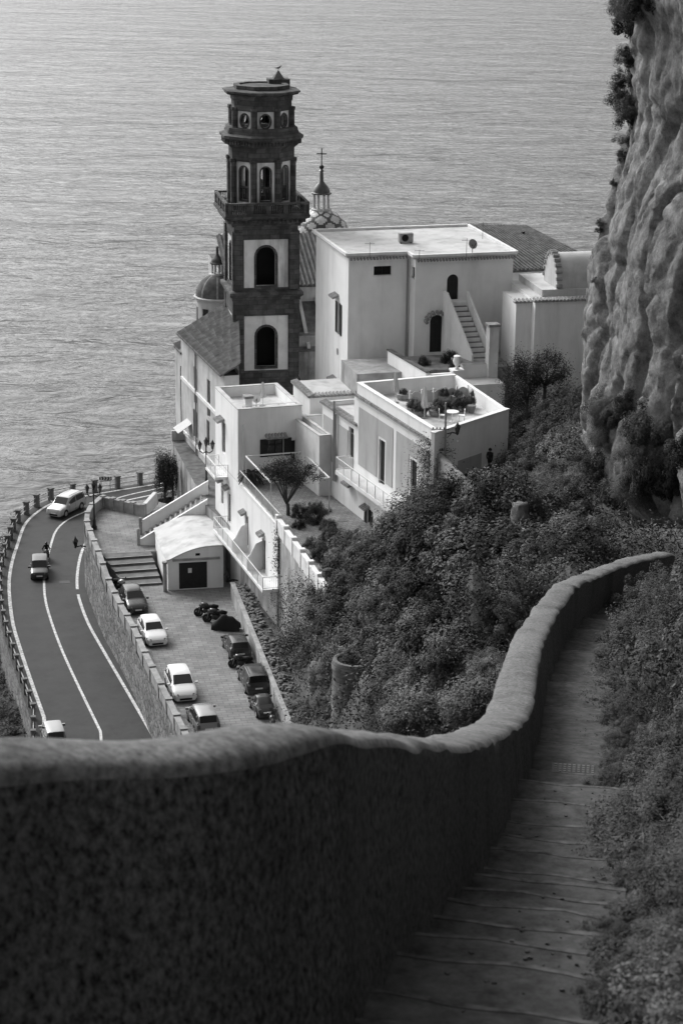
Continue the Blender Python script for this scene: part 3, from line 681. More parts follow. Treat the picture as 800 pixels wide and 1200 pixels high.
# ---- car park and piazza platform with its stone retaining wall
par_px = [(119.6, 581), (106, 594), (102, 609), (107, 625), (117, 650), (126.5, 677), (140, 705), (157, 735), (168, 760), (195, 814), (219, 862)]
par_z = [21.9, 21.9, 21.9, 21.9, 21.9, 21.3, 21.0, 21.0, 21.0, 21.0, 21.0]
PAR = crom([tuple(on_z(a, b, z)) for (a, b), z in zip(par_px, par_z)], 90)
PAR = [Vector(p) for p in PAR]; PAR.append(PAR[-1] + (PAR[-1] - PAR[-2]).normalized() * 22)
PAR_T = [p.z for p in PAR]
R0, R1 = on_z(272, 705, Z_PARK), on_z(330, 850, Z_PARK); rd = (R1 - R0).normalized()
RW0, RW1 = R0 - rd * 3.0, R1 + rd * 14
mb = MB()
for i in range(len(PAR) - 1):
    a, b = PAR[i], PAR[i + 1]; mb.quad((a.x, a.y, 14), (b.x, b.y, 14), (b.x, b.y, b.z - .95), (a.x, a.y, a.z - .95))
rw = thing('retaining_wall', 'tall rubble stone retaining wall above the road carrying a parapet with square posts', 'wall', (PAR[60].x, PAR[60].y, Z_ROAD))
PO = off(PAR, -.22); PI = off(PAR, .22)
mb = MB(); nz = 10; V_ = []
for k in range(nz + 1):
    for i, p in enumerate(PAR):
        z = 15 + (PAR_T[i] - .95 - 15) * k / nz; o = PO[i]; dd = (PO[i] - p); t = .5 * (1 - k / nz)
        n1 = mnoise.noise(Vector((o.x * 1.5, o.y * 1.5, z * 1.5))) * .10
        V_.append((o.x + dd.x * (t + n1 * 3), o.y + dd.y * (t + n1 * 3), z))
grid_mesh('stone_face', V_, len(PAR), nz + 1, 'rubble_stone', rw)
def strip_box(mb, A, B, z0f, z1f):
    for i in range(len(A) - 1):
        mb.hexa([(A[i].x, A[i].y, z0f(i)), (B[i].x, B[i].y, z0f(i)), (B[i + 1].x, B[i + 1].y, z0f(i + 1)), (A[i + 1].x, A[i + 1].y, z0f(i + 1)), (A[i].x, A[i].y, z1f(i)), (B[i].x, B[i].y, z1f(i)), (B[i + 1].x, B[i + 1].y, z1f(i + 1)), (A[i + 1].x, A[i + 1].y, z1f(i + 1))])
mb = MB(); strip_box(mb, off(PAR, -.16), off(PAR, .16), lambda i: PAR_T[i] - 1.05, lambda i: PAR_T[i] - .12); mb.build('parapet', 'stone_cap', rw)
mb = MB(); strip_box(mb, PO, PI, lambda i: PAR_T[i] - .12, lambda i: PAR_T[i]); mb.build('coping', 'stone_cap', rw)
acc = 0; post_me = None
for i in range(len(PAR) - 1):
    acc += (PAR[i + 1] - PAR[i]).length
    if acc > 2.3:
        acc = 0; p = PAR[i + 1]; d = (PAR[i + 1] - PAR[i]).normalized(); fr = Frame(p.x, p.y, math.degrees(math.atan2(d.y, d.x)))
        mb = MB(); mb.box(fr, -.16, .16, -.24, .24, PAR_T[i + 1] - 1.1, PAR_T[i + 1] + .03); mb.box(fr, -.19, .19, -.27, .27, PAR_T[i + 1] + .03, PAR_T[i + 1] + .1); mb.build('post', 'stone_cap', rw)
# platforms
def poly_struct(name, pts, z, m, depth=4.0, side='concrete'):
    mb = MB(); n = len(pts); vs = [(p[0], p[1], z) for p in pts] + [(p[0], p[1], z - depth) for p in pts]
    mb.add(vs, [tuple(range(n))]); mb.mi = 1; mb.add(vs, [(i, (i + 1) % n, n + (i + 1) % n, n + i) for i in range(n)])
    return struct(mb.build(name, [m, side]))
s_bot_l, s_bot_r = on_z(146, 688, Z_PARK), on_z(190, 685, Z_PARK); s_top_l, s_top_r = on_z(119, 649, Z_PIAZZA), on_z(176, 645, Z_PIAZZA)
parL = [p for p in PAR if p.y < s_bot_l.y + .5]; parU = [p for p in PAR if p.y >= s_top_l.y - .6]
poly_struct('car_park', [(p.x, p.y) for p in parL] + [(RW1.x + 4, RW1.y)] + [(RW0.x + 3.5, RW0.y), (RW0.x + 1.5, 166), (s_bot_r.x + .5, 166), (s_bot_r.x + .2, s_bot_r.y)], Z_PARK, 'paving')
pz = [(p.x, p.y) for p in parU][::-1]
far_r = on_z(176, 596, Z_PIAZZA); pz_poly = [(p.x, p.y) for p in parU] + [(s_top_l.x, s_top_l.y), (s_top_r.x + 2.5, s_top_r.y + .2), (far_r.x + 3.5, far_r.y), (far_r.x - .5, far_r.y + 2.8)]
poly_struct('piazza', pz_poly, Z_PIAZZA, 'paving')
pst = thing('piazza_steps', 'x', 'steps', ((s_bot_l + s_bot_r) / 2)); del pst['label']; del pst['category']; pst['kind'] = 'structure'
n_st = 5
for i in range(n_st):
    t0, t1 = i / n_st, (i + 1.25) / n_st; z1 = Z_PARK + (Z_PIAZZA - Z_PARK) * (i + 1) / n_st - .004 * (i == n_st - 1)
    a, b = s_bot_l.lerp(s_top_l, t0), s_bot_r.lerp(s_top_r, t0); c, d = s_bot_r.lerp(s_top_r, min(t1, 1)), s_bot_l.lerp(s_top_l, min(t1, 1))
    mb = MB(); mb.prism([a.xy, b.xy, c.xy, d.xy], Z_PARK - .3, z1); so = mb.build('step', 'step_stone', pst)
    mb = MB(); mb.bar((a.x, a.y, z1 + .004), (b.x, b.y, z1 + .004), .09, .02); mb.build('step_edge', 'stone_cap', so)
# ---- cliff: a rock buttress whose left outline follows the photograph
edge = [(-900, 742), (-300, 738), (0, 727), (40, 738), (90, 734), (150, 735), (185, 732), (220, 722), (260, 713), (300, 702), (350, 694), (400, 690), (450, 685), (500, 680), (540, 678), (570, 682), (590, 694), (610, 712), (640, 740), (700, 760)]
CY, CR = 112.0, 24.0
nzc, nac = 360, 300; V_ = []
zs = np.concatenate([np.linspace(28, 92, 300), np.linspace(93, 175, 60)])
for z in zs:
    Yc = 106.0; q = CM.transposed() @ Vector((17, Yc, z - CAM_Z)); py = 600 - F_PX * q.y / -q.z
    ex = np.interp(py, [e[0] for e in edge], [e[1] for e in edge])
    d = ray(ex, py); al = math.atan2(d.x, d.y); cx = (CR + CY * math.sin(al)) / math.cos(al)
    for k in range(nac):
        a = R(150) + R(150) * k / (nac - 1); ca, sa = math.cos(a), math.sin(a)
        p = Vector((cx + CR * ca, CY + CR * sa, z))
        n1 = mnoise.fractal(Vector((p.x * .09, p.y * .09, z * .05)), 1.0, 2.0, 3) * .8; n3 = 0.0
        for fq, az, A_, B_, C_, cw in ((.11, .30, 1.1, 1.7, .7, .05), (.30, .38, .40, .9, .4, .06), (.8, .5, .14, .34, .12, .07)):
            Q = Vector((p.x * fq + fq * 7 + .12 * mnoise.noise(p * fq * 2.3), p.y * fq, z * fq * az + .2 * mnoise.noise(p * fq * 1.5))); dd, pp = mnoise.voronoi(Q); c_ = pp[0]
            hv = mnoise.cell_vector(c_ * 7.31 + Vector((3.3, 1.7, .9))); n3 += A_ * (hv.z - .5) + B_ * ((Q - c_).x * (hv.x - .5) + (Q - c_).z * (hv.y - .5)) * 2 - C_ * max(0, 1 - (dd[1] - dd[0]) / cw)
        n3 += mnoise.fractal(Vector((p.x * .8, p.y * .8, z * .6)), .2, 2.1, 4) * .20
        c1 = mnoise.noise(Vector((p.x * .30 + 9, p.y * .30, z * .13))); c2 = mnoise.noise(Vector((p.x * .75, p.y * .75 + 4, z * .42))); n3 -= .9 * math.exp(-(c1 / .05) ** 2) + .35 * math.exp(-(c2 / .07) ** 2)
        r_ = CR + (n1 + n3 * .8) * (.6 if k < 110 else 1) + .1
        V_.append((cx + r_ * ca, CY + r_ * sa, z))
cl = grid_mesh('cliff', V_, nac, nzc, 'rock', smooth=False); struct(cl)

# grit and dead leaves lying on the steps
_v = []; mb = MB()
for _ in range(700):
    s_ = random.uniform(lips[3], lips[-3]); i = max(k for k in range(len(lips)) if lips[k] <= s_); w_ = stair_w(s_) * (1 - abs(random.gauss(0, .35)) if random.random() < .6 else random.random())
    if not .05 < w_ < stair_w(s_) - .05: continue
    f = foot_at(s_); n = nrm_at(s_); a, b = lips[i], lips[min(i + 1, len(lips) - 1)]; t = (s_ - a) / max(b - a, .01); za, zb = foot_at(a)[2], foot_at(b)[2]
    x, y = f[0] - n[0] * w_, f[1] - n[1] * w_; z = za - .015 - drop_of(a, b, za, zb) * t + mnoise.noise(Vector((x * 1.3, y * 1.3, i))) * .018; r_ = random.uniform(.004, .013); fr = Frame(x, y, random.uniform(0, 180))
    mb.box(fr, -r_, r_ * random.uniform(.6, 1.6), -r_ * .7, r_ * .8, z - .004, z + r_ * random.uniform(.25, .8))
o = mb.build('step_grit', 'step_lip'); o['kind'] = 'stuff'; o['label'] = 'grit and dead leaves scattered over the steps'
# ---------------- the bell tower ----------------
def px_in(fr, ax, c, px, py): return (fr.fu if ax == 'u' else fr.fv)(px, py, c)
tw0 = on_y(274, 443, 184.0); ft = Frame(tw0.x, tw0.y, 11)
zt = lambda y: ft.fv(311, y, 0)[1]
TWW = ft.fv(350, 400, 0)[0]; tc = ft.p(TWW / 2, TWW / 2, 0)
tower = thing('bell_tower', 'tall dark stone bell tower with white panels and octagonal upper storeys', 'bell tower', (tc.x, tc.y, 22))
def sides_of(n, ap, ang):
    out = []; L = 2 * ap * math.tan(math.pi / n)
    for k in range(n):
        a = ang - math.pi / 2 + 2 * math.pi * k / n; nx, ny = math.cos(a), math.sin(a)      # outward
        A = Vector((-ny, nx)); c = Vector((tc.x + nx * ap, tc.y + ny * ap)); out.append((c - A * L / 2, A, Vector((-nx, -ny)), L))
    return out
def tier(n, ap, z0, z1, pw, p0, p1, hw, h0, h1, k, name):
    """n-sided storey: dark piers, sunk white panels pw wide, openings hw wide"""
    dk = MB()
    for O, A, N, L in sides_of(n, ap, R(11)): panel(dk, O, A, N, L, z0, z1, [((L - pw) / 2, (L + pw) / 2, p0, p1)], .1)
    body = dk.build(name, 'dark_tuff', tower)
    for O, A, N, L in sides_of(n, ap, R(11)):
        O2 = O + A * ((L - pw) / 2) + N * .1; h = ((pw - hw) / 2, (pw + hw) / 2, h0, h1, k)
        w_ = MB(); panel(w_, O2, A, N, pw, p0, p1, [h], .5); po = w_.build('white_panel', 'tower_plaster', tower)
        s_ = MB(); surround(s_, O2, A, N, h, .2 if n == 4 else .13, -.05, .3); s_.build('arch_frame', 'dark_tuff', po)
    return body
def ring(n, prof, name, m='dark_tuff'):
    cs = math.cos(math.pi / n); mb = MB(); mb.lathe((tc.x, tc.y, 0), [(r / cs, z) for r, z in prof], n, R(11) + math.pi / n - math.pi / 2 if n == 4 else R(11) + math.pi / 8, True)
    return mb.build(name, m, tower)
hw_ = TWW / 2
z_a, z_b, z_c, z_d, z_e, z_f = zt(448), zt(350), zt(343), zt(264), zt(256), zt(241)
ring(4, [(hw_ + .15, 20), (hw_ + .15, z_a + .3), (hw_, z_a + .5), (hw_ - .6, z_a + .5)], 'tower_base')
tier(4, hw_, z_a, z_b, 4.0, zt(434), zt(370), 1.75, zt(430), zt(383), 1, 'shaft')
ring(4, [(hw_ - .5, z_b - .15), (hw_ + .12, z_b - .15), (hw_ + .12, z_b + .1), (hw_ + .35, z_b + .3), (hw_ + .35, z_c + .05), (hw_ + .05, z_c + .15), (hw_ - .5, z_c + .15)], 'cornice')
tier(4, hw_ - .1, z_c, z_d, 4.0, zt(342) + .35, zt(281), 1.75, zt(341) + .4, zt(290), 1, 'shaft')
for zz in (z_a + .5, z_c + .15):
    for O, A, N, L in sides_of(4, hw_ - .02, R(11)):
        for e in (.08, L - .82):
            q = O + A * e; r_ = MB(); plate(r_, O, A, N, (e, e + .74, zz + .1, zz + (z_b - z_a if zz < z_b else z_d - z_c) - .75), -.08, .1); r_.build('pilaster', 'dark_tuff', tower)
b_ = hw_ + .85
ring(4, [(hw_ - .5, z_d - .1), (hw_ + .1, z_d - .1), (hw_ + .15, z_d + .15), (hw_ + .35, z_d + .3), (hw_ + .35, z_d + .5), (b_, z_e + .15), (b_, z_e + .4), (hw_ - .6, z_e + .4)], 'cornice')
mb = MB()
for O, A, N, L in sides_of(4, hw_ + .36, R(11)):
    for i in range(16): plate(mb, O, A, N, (L * (i + .25) / 16, L * (i + .7) / 16, z_d + .25, z_d + .62), -.18, .1)
mb.build('corbel', 'dark_tuff', tower, kind='stuff')
MB().box(ft, TWW / 2 - 1.1, TWW / 2 + 1.1, TWW / 2 - 1.1, TWW / 2 + 1.1, 21, z_e + .3).build('dark_infill', 'void_dark', tower)  # added black block, stands in for the dark interior behind the arches
# balustrade
zb0, zb1 = z_e + .4, z_e + 1.5
for O, A, N, L in sides_of(4, b_ - .08, R(11)):
    ra = MB(); plate(ra, O, A, N, (0, L, zb1 - .16, zb1), -.02, .26); plate(ra, O, A, N, (0, L, zb0, zb0 + .14), -.02, .26)
    ro = ra.build('balustrade', 'dark_tuff', tower); ba = MB()
    for a0, a1 in ((0, .5), (L * .27, L * .33), (L * .48, L * .54), (L * .69, L * .75), (L - .5, L)):
        d = MB(); plate(d, O, A, N, (a0, a1, zb0 + .14, zb1 - .16), 0, .24); d.build('pier', 'dark_tuff', ro)
    for i in range(34):
        a = .5 + (L - 1) * (i + .5) / 34; q = O + A * a + N * .12; ba.lathe((q.x, q.y, zb0), [(.05, .14), (.09, .35), (.04, .6), (.06, zb1 - zb0 - .16)], 6)
    ba.build('baluster', 'dark_tuff', ro, kind='stuff')
apA = ft.fv(343, 210, 2.8)[0] - ft.fv(271, 210, 2.8)[0]; apA = apA / 2 / 1.03
o1, o2, o3, o4, o5, o6 = zt(250), zt(187), zt(172), zt(153), zt(121), zt(98)
zt2 = lambda y: ft.fv(311, y, 1.2)[1]
s8 = 2 * apA * math.tan(math.pi / 8)
tier(8, apA, z_e + .3, zt2(185), s8 * .70, zt2(239), zt2(189), s8 * .38, zt2(234), zt2(195), 1, 'octagon_storey')
for O, A, N, L in sides_of(8, apA, R(11)):
    q = MB(); q.lathe((O.x, O.y, 0), [(.32, zt2(242)), (.32, zt2(240)), (.26, zt2(238)), (.26, zt2(192)), (.34, zt2(189)), (.34, zt2(186))], 6); q.build('pier', 'dark_tuff', tower)
    # rail across the opening
    r_ = MB(); plate(r_, O, A, N, (L * .29, L * .71, zt2(220.5), zt2(218)), .2, .4)
    for i in range(5): plate(r_, O, A, N, (L * (.31 + .085 * i), L * (.345 + .085 * i), zt2(233), zt2(220)), .25, .35)
    r_.build('parapet', 'dark_tuff', tower)
zz = zt2
ring(8, [(apA - .5, zz(187)), (apA + .08, zz(187)), (apA + .1, zz(174)), (apA + .45, zz(170)), (apA + .5, zz(166)), (apA + .85, zz(162)), (apA + .85, zz(159)), (apA + .45, zz(157)), (apA + .35, zz(150)), (apA - .5, zz(150))], 'cornice')
mb = MB()
for O, A, N, L in sides_of(8, apA + .52, R(11)):
    for i in range(9): plate(mb, O, A, N, (L * (i + .25) / 9, L * (i + .7) / 9, zz(169), zz(164)), -.2, .15)
mb.build('corbel', 'dark_tuff', tower, kind='stuff')
apB = apA * .945; s8 = 2 * apB * math.tan(math.pi / 8)
tier(8, apB, zz(156), zz(118), s8 * .70, zz(153), zz(130), s8 * .40, zz(149), zz(134), 2, 'octagon_storey')
for O, A, N, L in sides_of(8, apB, R(11)):
    q = MB(); q.lathe((O.x, O.y, 0), [(.62, zz(159)), (.62, zz(154.5)), (.34, zz(150)), (.26, zz(148)), (.26, zz(131)), (.32, zz(129)), (.32, zz(126))], 6); q.build('pier', 'dark_tuff', tower)
ring(8, [(apB - .5, zz(119)), (apB + .06, zz(119)), (apB + .1, zz(113)), (apB + .3, zz(112)), (apB + .72, zz(109)), (apB + .72, zz(107)), (apB + .3, zz(106)), (apB - .2, zz(105.6)), (apB - .2, zz(101)), (apB - .65, zz(101)), (apB - .65, zz(102.5)), (.4, zz(102))], 'crown')
mb = MB()
for O, A, N, L in sides_of(8, apB + .34, R(11)):
    for i in range(9): plate(mb, O, A, N, (L * (i + .25) / 9, L * (i + .7) / 9, zz(111.5), zz(107.5)), -.25, .15)
mb.build('corbel', 'dark_tuff', tower, kind='stuff')
tu = ft.fv(326, 95, 4.6)[0]; fz_ = Frame(*ft.p(tu, 4.6, 0).xy, 11)
mb = MB(); mb.box(fz_, -.95, .95, -.7, .7, zz(107), zz(97)); mb.build('stair_hatch', 'dark_tuff', tower)
mb = MB(); zh = zz(97); mb.add([fz_.p(-.5, -.5, zh), fz_.p(.5, -.5, zh), fz_.p(.5, .5, zh), fz_.p(-.5, .5, zh), fz_.p(0, 0, zh + .75)], [(0, 1, 4), (1, 2, 4), (2, 3, 4), (3, 0, 4)]); mb.build('hatch_cap', 'roof_tile', tower)
# gull on the hatch
gp = fz_.p(0, 0, zh + .75); mb = MB()
mb.tube([gp + Vector((-.28, 0, .16)), gp + Vector((-.1, 0, .17)), gp + Vector((.08, 0, .2)), gp + Vector((.17, 0, .3)), gp + Vector((.24, 0, .36))], [.02, .08, .1, .06, .05], 8)
mb.tube([gp + Vector((.24, 0, .36)), gp + Vector((.34, 0, .34))], [.03, .008], 6); mb.tube([gp + Vector((0, .03, -.02)), gp + Vector((0, .03, .14))], .012, 5); mb.tube([gp + Vector((.03, -.03, -.02)), gp + Vector((.03, -.03, .14))], .012, 5)
for s_ in (-1, 1): mb.add([gp + Vector((.1, s_ * .08, .24)), gp + Vector((-.38, s_ * .05, .17)), gp + Vector((-.1, s_ * .11, .13))], [(0, 1, 2)])
rebase(tag(mb.build('gull', 'gull', smooth=True), 'small gull perched on the very top of the bell tower', 'bird'))

# ---------------- domes ----------------
def dome(name, label, c, r, zb, zt_, pattern, lant_h, cross=True, drum=2.0, seg=64):
    t = thing(name, label, 'dome', (c.x, c.y, zb - drum))
    h = zt_ - zb; rows = 26; vs = []; 
    for i in range(rows + 1):
        a = (math.pi / 2 - .16) * i / rows; rr = r * math.cos(a) ** .92; z = zb + h * math.sin(a) / math.sin(math.pi / 2 - .16)
        for k in range(seg): th = 2 * math.pi * k / seg; vs.append((c.x + rr * math.cos(th), c.y + rr * math.sin(th), z))
    mb = MB()
    for i in range(rows):
        for k in range(seg):
            u = (k % 8) / 8 - .5 + .0625; w = (i % 8) / 8 - .4375; e = abs(u) * 2 + abs(w) * 2
            mb.mi = 0 if not pattern else (1 if .62 < e < 1.02 or e < .18 or i % 25 == 0 else 0)
            if not pattern and (k % 8 == 0): mb.mi = 1
            mb.add([vs[i * seg + k], vs[i * seg + (k + 1) % seg], vs[(i + 1) * seg + (k + 1) % seg], vs[(i + 1) * seg + k]], [(0, 1, 2, 3)])
    mb.build('shell', ['dome_light', 'dome_dark'] if pattern else ['roof_tile', 'tile_edge'], t)
    mb = MB(); mb.lathe((c.x, c.y, 0), [(r * .97, zb - drum), (r * .97, zb - .35), (r * 1.06, zb - .28), (r * 1.1, zb - .05), (r * 1.02, zb + .02), (r * .8, zb + .02)], 24); mb.build('drum', 'cream_plaster', t)
    for k in range(8):
        th = 2 * math.pi * (k + .3) / 8; q = Vector((c.x + r * .97 * math.cos(th), c.y + r * .97 * math.sin(th), 0)); f = Frame(q.x, q.y, math.degrees(th) + 90)
        mb = MB(); mb.box(f, -r * .14, r * .14, -.04, .12, zb - drum * .85, zb - drum * .3); mb.build('window', 'glass_dark', t)
    lr = r * .25; z0 = zt_ - .1
    mb = MB(); mb.lathe((c.x, c.y, z0), [(lr * 1.35, -.15), (lr * 1.35, .12), (lr * 1.1, .2), (lr * .5, .2)], 16); lo = mb.build('lantern', 'cream_plaster', t)
    for k in range(8):
        th = 2 * math.pi * (k + .5) / 8; mb = MB(); mb.lathe((c.x + lr * math.cos(th), c.y + lr * math.sin(th), z0), [(lr * .2, .2), (lr * .16, .3), (lr * .16, lant_h * .8), (lr * .22, lant_h * .9)], 6); mb.build('column', 'cream_plaster', lo)
    mb = MB(); mb.lathe((c.x, c.y, z0 + lant_h * .88), [(lr * 1.35, 0), (lr * 1.35, .12), (lr * 1.15, .18), (lr * 1.1, .4), (lr * .85, lant_h * .42), (lr * .45, lant_h * .6), (lr * .28, lant_h * .7), (lr * .22, lant_h * 1.2), (lr * .36, lant_h * 1.25), (lr * .1, lant_h * 1.35)], 16); mb.build('lantern_cap', 'dome_dark' if pattern else 'roof_tile', lo, 40)
    if cross:
        zc = z0 + lant_h * 2.2; mb = MB(); mb.lathe((c.x, c.y, zc), [(.02, 0), (.2, .1), (.24, .25), (.2, .4), (.02, .5)], 12); mb.build('ball', 'dark_metal', lo)
        mb = MB(); mb.bar((c.x, c.y, zc + .4), (c.x, c.y, zc + 2.1), .1); mb.bar((c.x - .5, c.y, zc + 1.55), (c.x + .5, c.y, zc + 1.55), .1, .1); mb.build('cross', 'dark_metal', lo)
    return t
dc = on_y(376, 285, 207.0); dtop = on_y(376, 247, 207.0)
dome('church_dome', 'majolica church dome with dark diamond pattern and a cross on its lantern', dc, 3.0, dc.z, dtop.z + .2, True, (on_y(376, 188, 207).z - dtop.z) / 2.75, True, 3.4)
d2 = on_y(255, 346, 198.0); d2t = on_y(255, 321, 198.0)
dome('chapel_dome', 'small ribbed tile dome with a plain lantern beside the bell tower', d2, 2.1, d2.z, d2t.z, False, 1.25, False, 3.4)

# ---------------- church body and the row of houses on the street ----------------
def gable(mb, fr, u0, u1, v0, v1, z_e, z_r, along='v', over=.3):
    if along == 'v':
        m = (u0 + u1) / 2; P = fr.p
        for s_, e in ((u0 - over, 1), (u1 + over, -1)):
            mb.hexa([P(s_, v0 - over, z_e), P(m, v0 - over, z_r), P(m, v1 + over, z_r), P(s_, v1 + over, z_e), P(s_, v0 - over, z_e + .14), P(m, v0 - over, z_r + .14), P(m, v1 + over, z_r + .14), P(s_, v1 + over, z_e + .14)])
def tile_rows(fr, u0, v0, u1f, v1, z0, slope, parent, dv=.42):
    """ridged tiles running up a roof slope from (u0,z0) to (u1,z1), laid side by side along v; each course overlaps"""
    mb = MB(); n = int(abs(v1 - v0) / dv)
    for i in range(n):
        v = v0 + (v1 - v0) * (i + .5) / n; u1 = u1f(v); z1 = z0 + (u1 - u0) * slope; c = max(2, int(math.hypot(u1 - u0, z1 - z0) / .75))
        for j in range(c):
            t0, t1 = j / c, (j + 1.06) / c; p = fr.p(u0 + (u1 - u0) * t0, v, z0 + (z1 - z0) * t0 + .10); q = fr.p(u0 + (u1 - u0) * t1, v, z0 + (z1 - z0) * t1 + .05)
            x = fr.V * dv * .42
            X = Vector((x.x, x.y, 0)); up = Vector((0, 0, .11)); mb.add([p - X, p + up * .9, p + X, q - X * .85, q + up * .75, q + X * .85], [(0, 1, 4, 3), (1, 2, 5, 4), (0, 2, 1)])
    return mb.build('roof_tiles', 'roof_tile', parent, kind='stuff')
w0 = on_z(261, 436, 34.6); f_r = Frame(w0.x, w0.y, 17.4)
row = House('street_house', 'old cream house with dark tiled roof and tall shutters left of the bell tower', 'house', f_r, Z_STREET, at=(3, 8))
row.block(0, 1.3, -.6, 15.5, 21, 34.4, left=[(229, 452, 1.2, 3.4), (244.5, 467, 1.2, 3.4), (211, 449, 1.2, 3.0), (229, 497, 1.6, 2.6, 'door'), (244, 508, 1.1, 2.4, 'door'), (211.5, 484, 1.2, 2.6)], m='cream_plaster', roof='roof_tile')
mb = MB(); P = f_r.p
zu = lambda u: 34.4 + (u + .45) * .55
mb.hexa([P(-.45, -.9, 34.4), P(1.3, -.9, zu(1.3)), P(5.4, 15.8, zu(5.4)), P(-.45, 15.8, 34.4), P(-.45, -.9, 34.55), P(1.3, -.9, zu(1.3) + .15), P(5.4, 15.8, zu(5.4) + .15), P(-.45, 15.8, 34.55)]); rf = mb.build('roof', 'roof_tile', row.root)
tile_rows(f_r, -.4, -.9, lambda v: 1.3 + 4.1 * (v + .9) / 16.7, 15.8, 34.5, .55, row.root)
mb = MB(); mb.prism([P(1.28, -.6, 0).xy, P(5.3, 15.5, 0).xy, P(1.28, 15.5, 0).xy], 21, 34.8); mb.build('wall', 'cream_plaster', row.root)
mb = MB(); mb.tube([f_r.p(-.12, 9.6, 22), f_r.p(-.12, 9.6, 34.4)], .09, 6); mb.build('drain_pipe', 'grey_metal', row.root)
for z_ in (30.2, 25.2):
    row.part('string_course', 'white_trim', -.14, .05, -.6, 15.5, z_, z_ + .3)
aw = f_r.fu(222, 494, 0); mb = MB(); a, z_ = aw; mb.hexa([P(-1.3, a - 1, z_ - .8), P(-1.3, a + 1, z_ - .8), P(0, a + 1, z_), P(0, a - 1, z_), P(-1.3, a - 1, z_ - .76), P(-1.3, a + 1, z_ - .76), P(0, a + 1, z_ + .05), P(0, a - 1, z_ + .05)])
for s_ in (-1, 1): mb.bar(P(-1.28, a + s_ * .95, z_ - .8), P(0, a + s_ * .95, z_ - 1.1), .04)
mb.build('awning', 'canvas', row.root)
far = House('far_street_house', 'narrow plastered house with low curved tile roof at the far end of the street', 'house', f_r, Z_STREET, at=(2, 19))
far.block(.4, 6, 15.7, 19.5, 14, 32.6, left=[(206, 470, .9, 1.7), (205, 500, .9, 1.7)], m='cream_plaster', roof='roof_tile')
mb = MB(); mb.hexa([P(-.1, 15.65, 32.5), P(6, 15.65, 35.5), P(6, 19.9, 34.8), P(.2, 19.9, 32.2), P(-.1, 15.65, 32.7), P(6, 15.65, 35.7), P(6, 19.9, 35), P(.2, 19.9, 32.4)]); mb.build('roof', 'roof_tile', far.root)
tile_rows(f_r, .1, 15.7, lambda v: 5.5, 19.6, 32.5, .44, far.root)
# nave behind tower: long roofs seen between tower and white house
f_n = Frame(*on_y(352, 430, 190).xy, 11)
nave = House('church_nave', 'church nave with dark tiled roofs behind the bell tower', 'church', f_n, 22, at=(4, 8))
nave.block(-6, 8, 3, 20, 20, 38.2, m='cream_plaster', roof='roof_tile')
mb = MB(); P2 = f_n.p; mb.hexa([P2(-6.4, 2.5, 38.2), P2(8.4, 2.5, 38.2), P2(8.4, 11, 41.6), P2(-6.4, 11, 41.6), P2(-6.4, 2.5, 38.35), P2(8.4, 2.5, 38.35), P2(8.4, 11, 41.75), P2(-6.4, 11, 41.75)]); mb.build('roof', 'roof_tile', nave.root)
nave.block(-1, 6, -2, 3, 20, 34.6, m='old_plaster', roof='roof_tile')
mb = MB(); mb.hexa([P2(-1.3, -2.4, 33.2), P2(6.3, -2.4, 33.2), P2(6.3, 3, 36.6), P2(-1.3, 3, 36.6), P2(-1.3, -2.4, 33.35), P2(6.3, -2.4, 33.35), P2(6.3, 3, 36.75), P2(-1.3, 3, 36.75)]); mb.build('roof', 'roof_tile', nave.root)
for k_ in range(3):
    mb = MB(); mb.hexa([P2(.2 + 1.6 * k_, -2.5, 33.5), P2(.5 + 1.6 * k_, -2.5, 33.5), P2(.5 + 1.6 * k_, 3, 37.0), P2(.2 + 1.6 * k_, 3, 37.0), P2(.2 + 1.6 * k_, -2.5, 33.7), P2(.5 + 1.6 * k_, -2.5, 33.7), P2(.5 + 1.6 * k_, 3, 37.2), P2(.2 + 1.6 * k_, 3, 37.2)]); mb.build('roof_rib', 'cream_plaster', nave.root)
mb = MB()
for i in range(34):
    u = -6.3 + 14.6 * (i + .5) / 34; mb.tube([f_n.p(u, 2.4, 38.4), f_n.p(u, 11, 41.8)], .14, 5)
mb.build('roof_tiles', 'roof_tile', nave.root, kind='stuff')

# ---------------- white terrace house above the car park ----------------
f1 = Frame(-8.3, 160, 17.5); P = f1.p
th = House('terrace_house', 'white house with flat roof, stacked balconies and a walled terrace above the car park', 'house', f1, Z_PARK, at=(4, -2))
th.block(0, 5.5, -11.8, 7.5, 19.6, 29.0, left=[(260.6, 578, .8, 1.9), (268.7, 595, 1.0, 2.5, 'door'), (289, 622, 1.0, 2.6, 'door'), (309, 650.6, 1.0, 2.6, 'door')], roof='terrace_tiles')
th.block(.01, 5.3, .0, 7.4, 29.0, 34.2, left=[(262, 513, 1.1, 2.6, 'door')], front=[(323, 524, 1.3, 1.5, 'open'), (347, 529, .9, 1.9, 'door')], parapet=.8)
th.block(5.31, 8.6, .6, 7.2, 29.0, 33.4, m='white_plaster', parapet=.5)
th.part('old_foundation', 'old_plaster', -.06, 0, -11.86, -1.0, 19.8, 23.9)
th.canopy('v', 0, 323, 510, 1.8, .5); th.canopy('u', 0, 260.5, 491, 1.5, .6)
for x, y in ((259.5, 562), (267.5, 571), (287, 600), (308, 625)): th.canopy('u', 0, x, y, 1.1, .45)
for (v0, v1, z_, d) in ((-12.0, 3.4, 24.15, 1.25),):
    mb = MB().box(f1, -d, .0, v0, v1, z_ - .22, z_); bo = mb.build('balcony', 'white_trim', th.root)
    railing([P(0, v0 + .05, z_), P(-d + .06, v0 + .05, z_), P(-d + .06, v1 - .05, z_), P(0, v1 - .05, z_)], 1.0, bo)
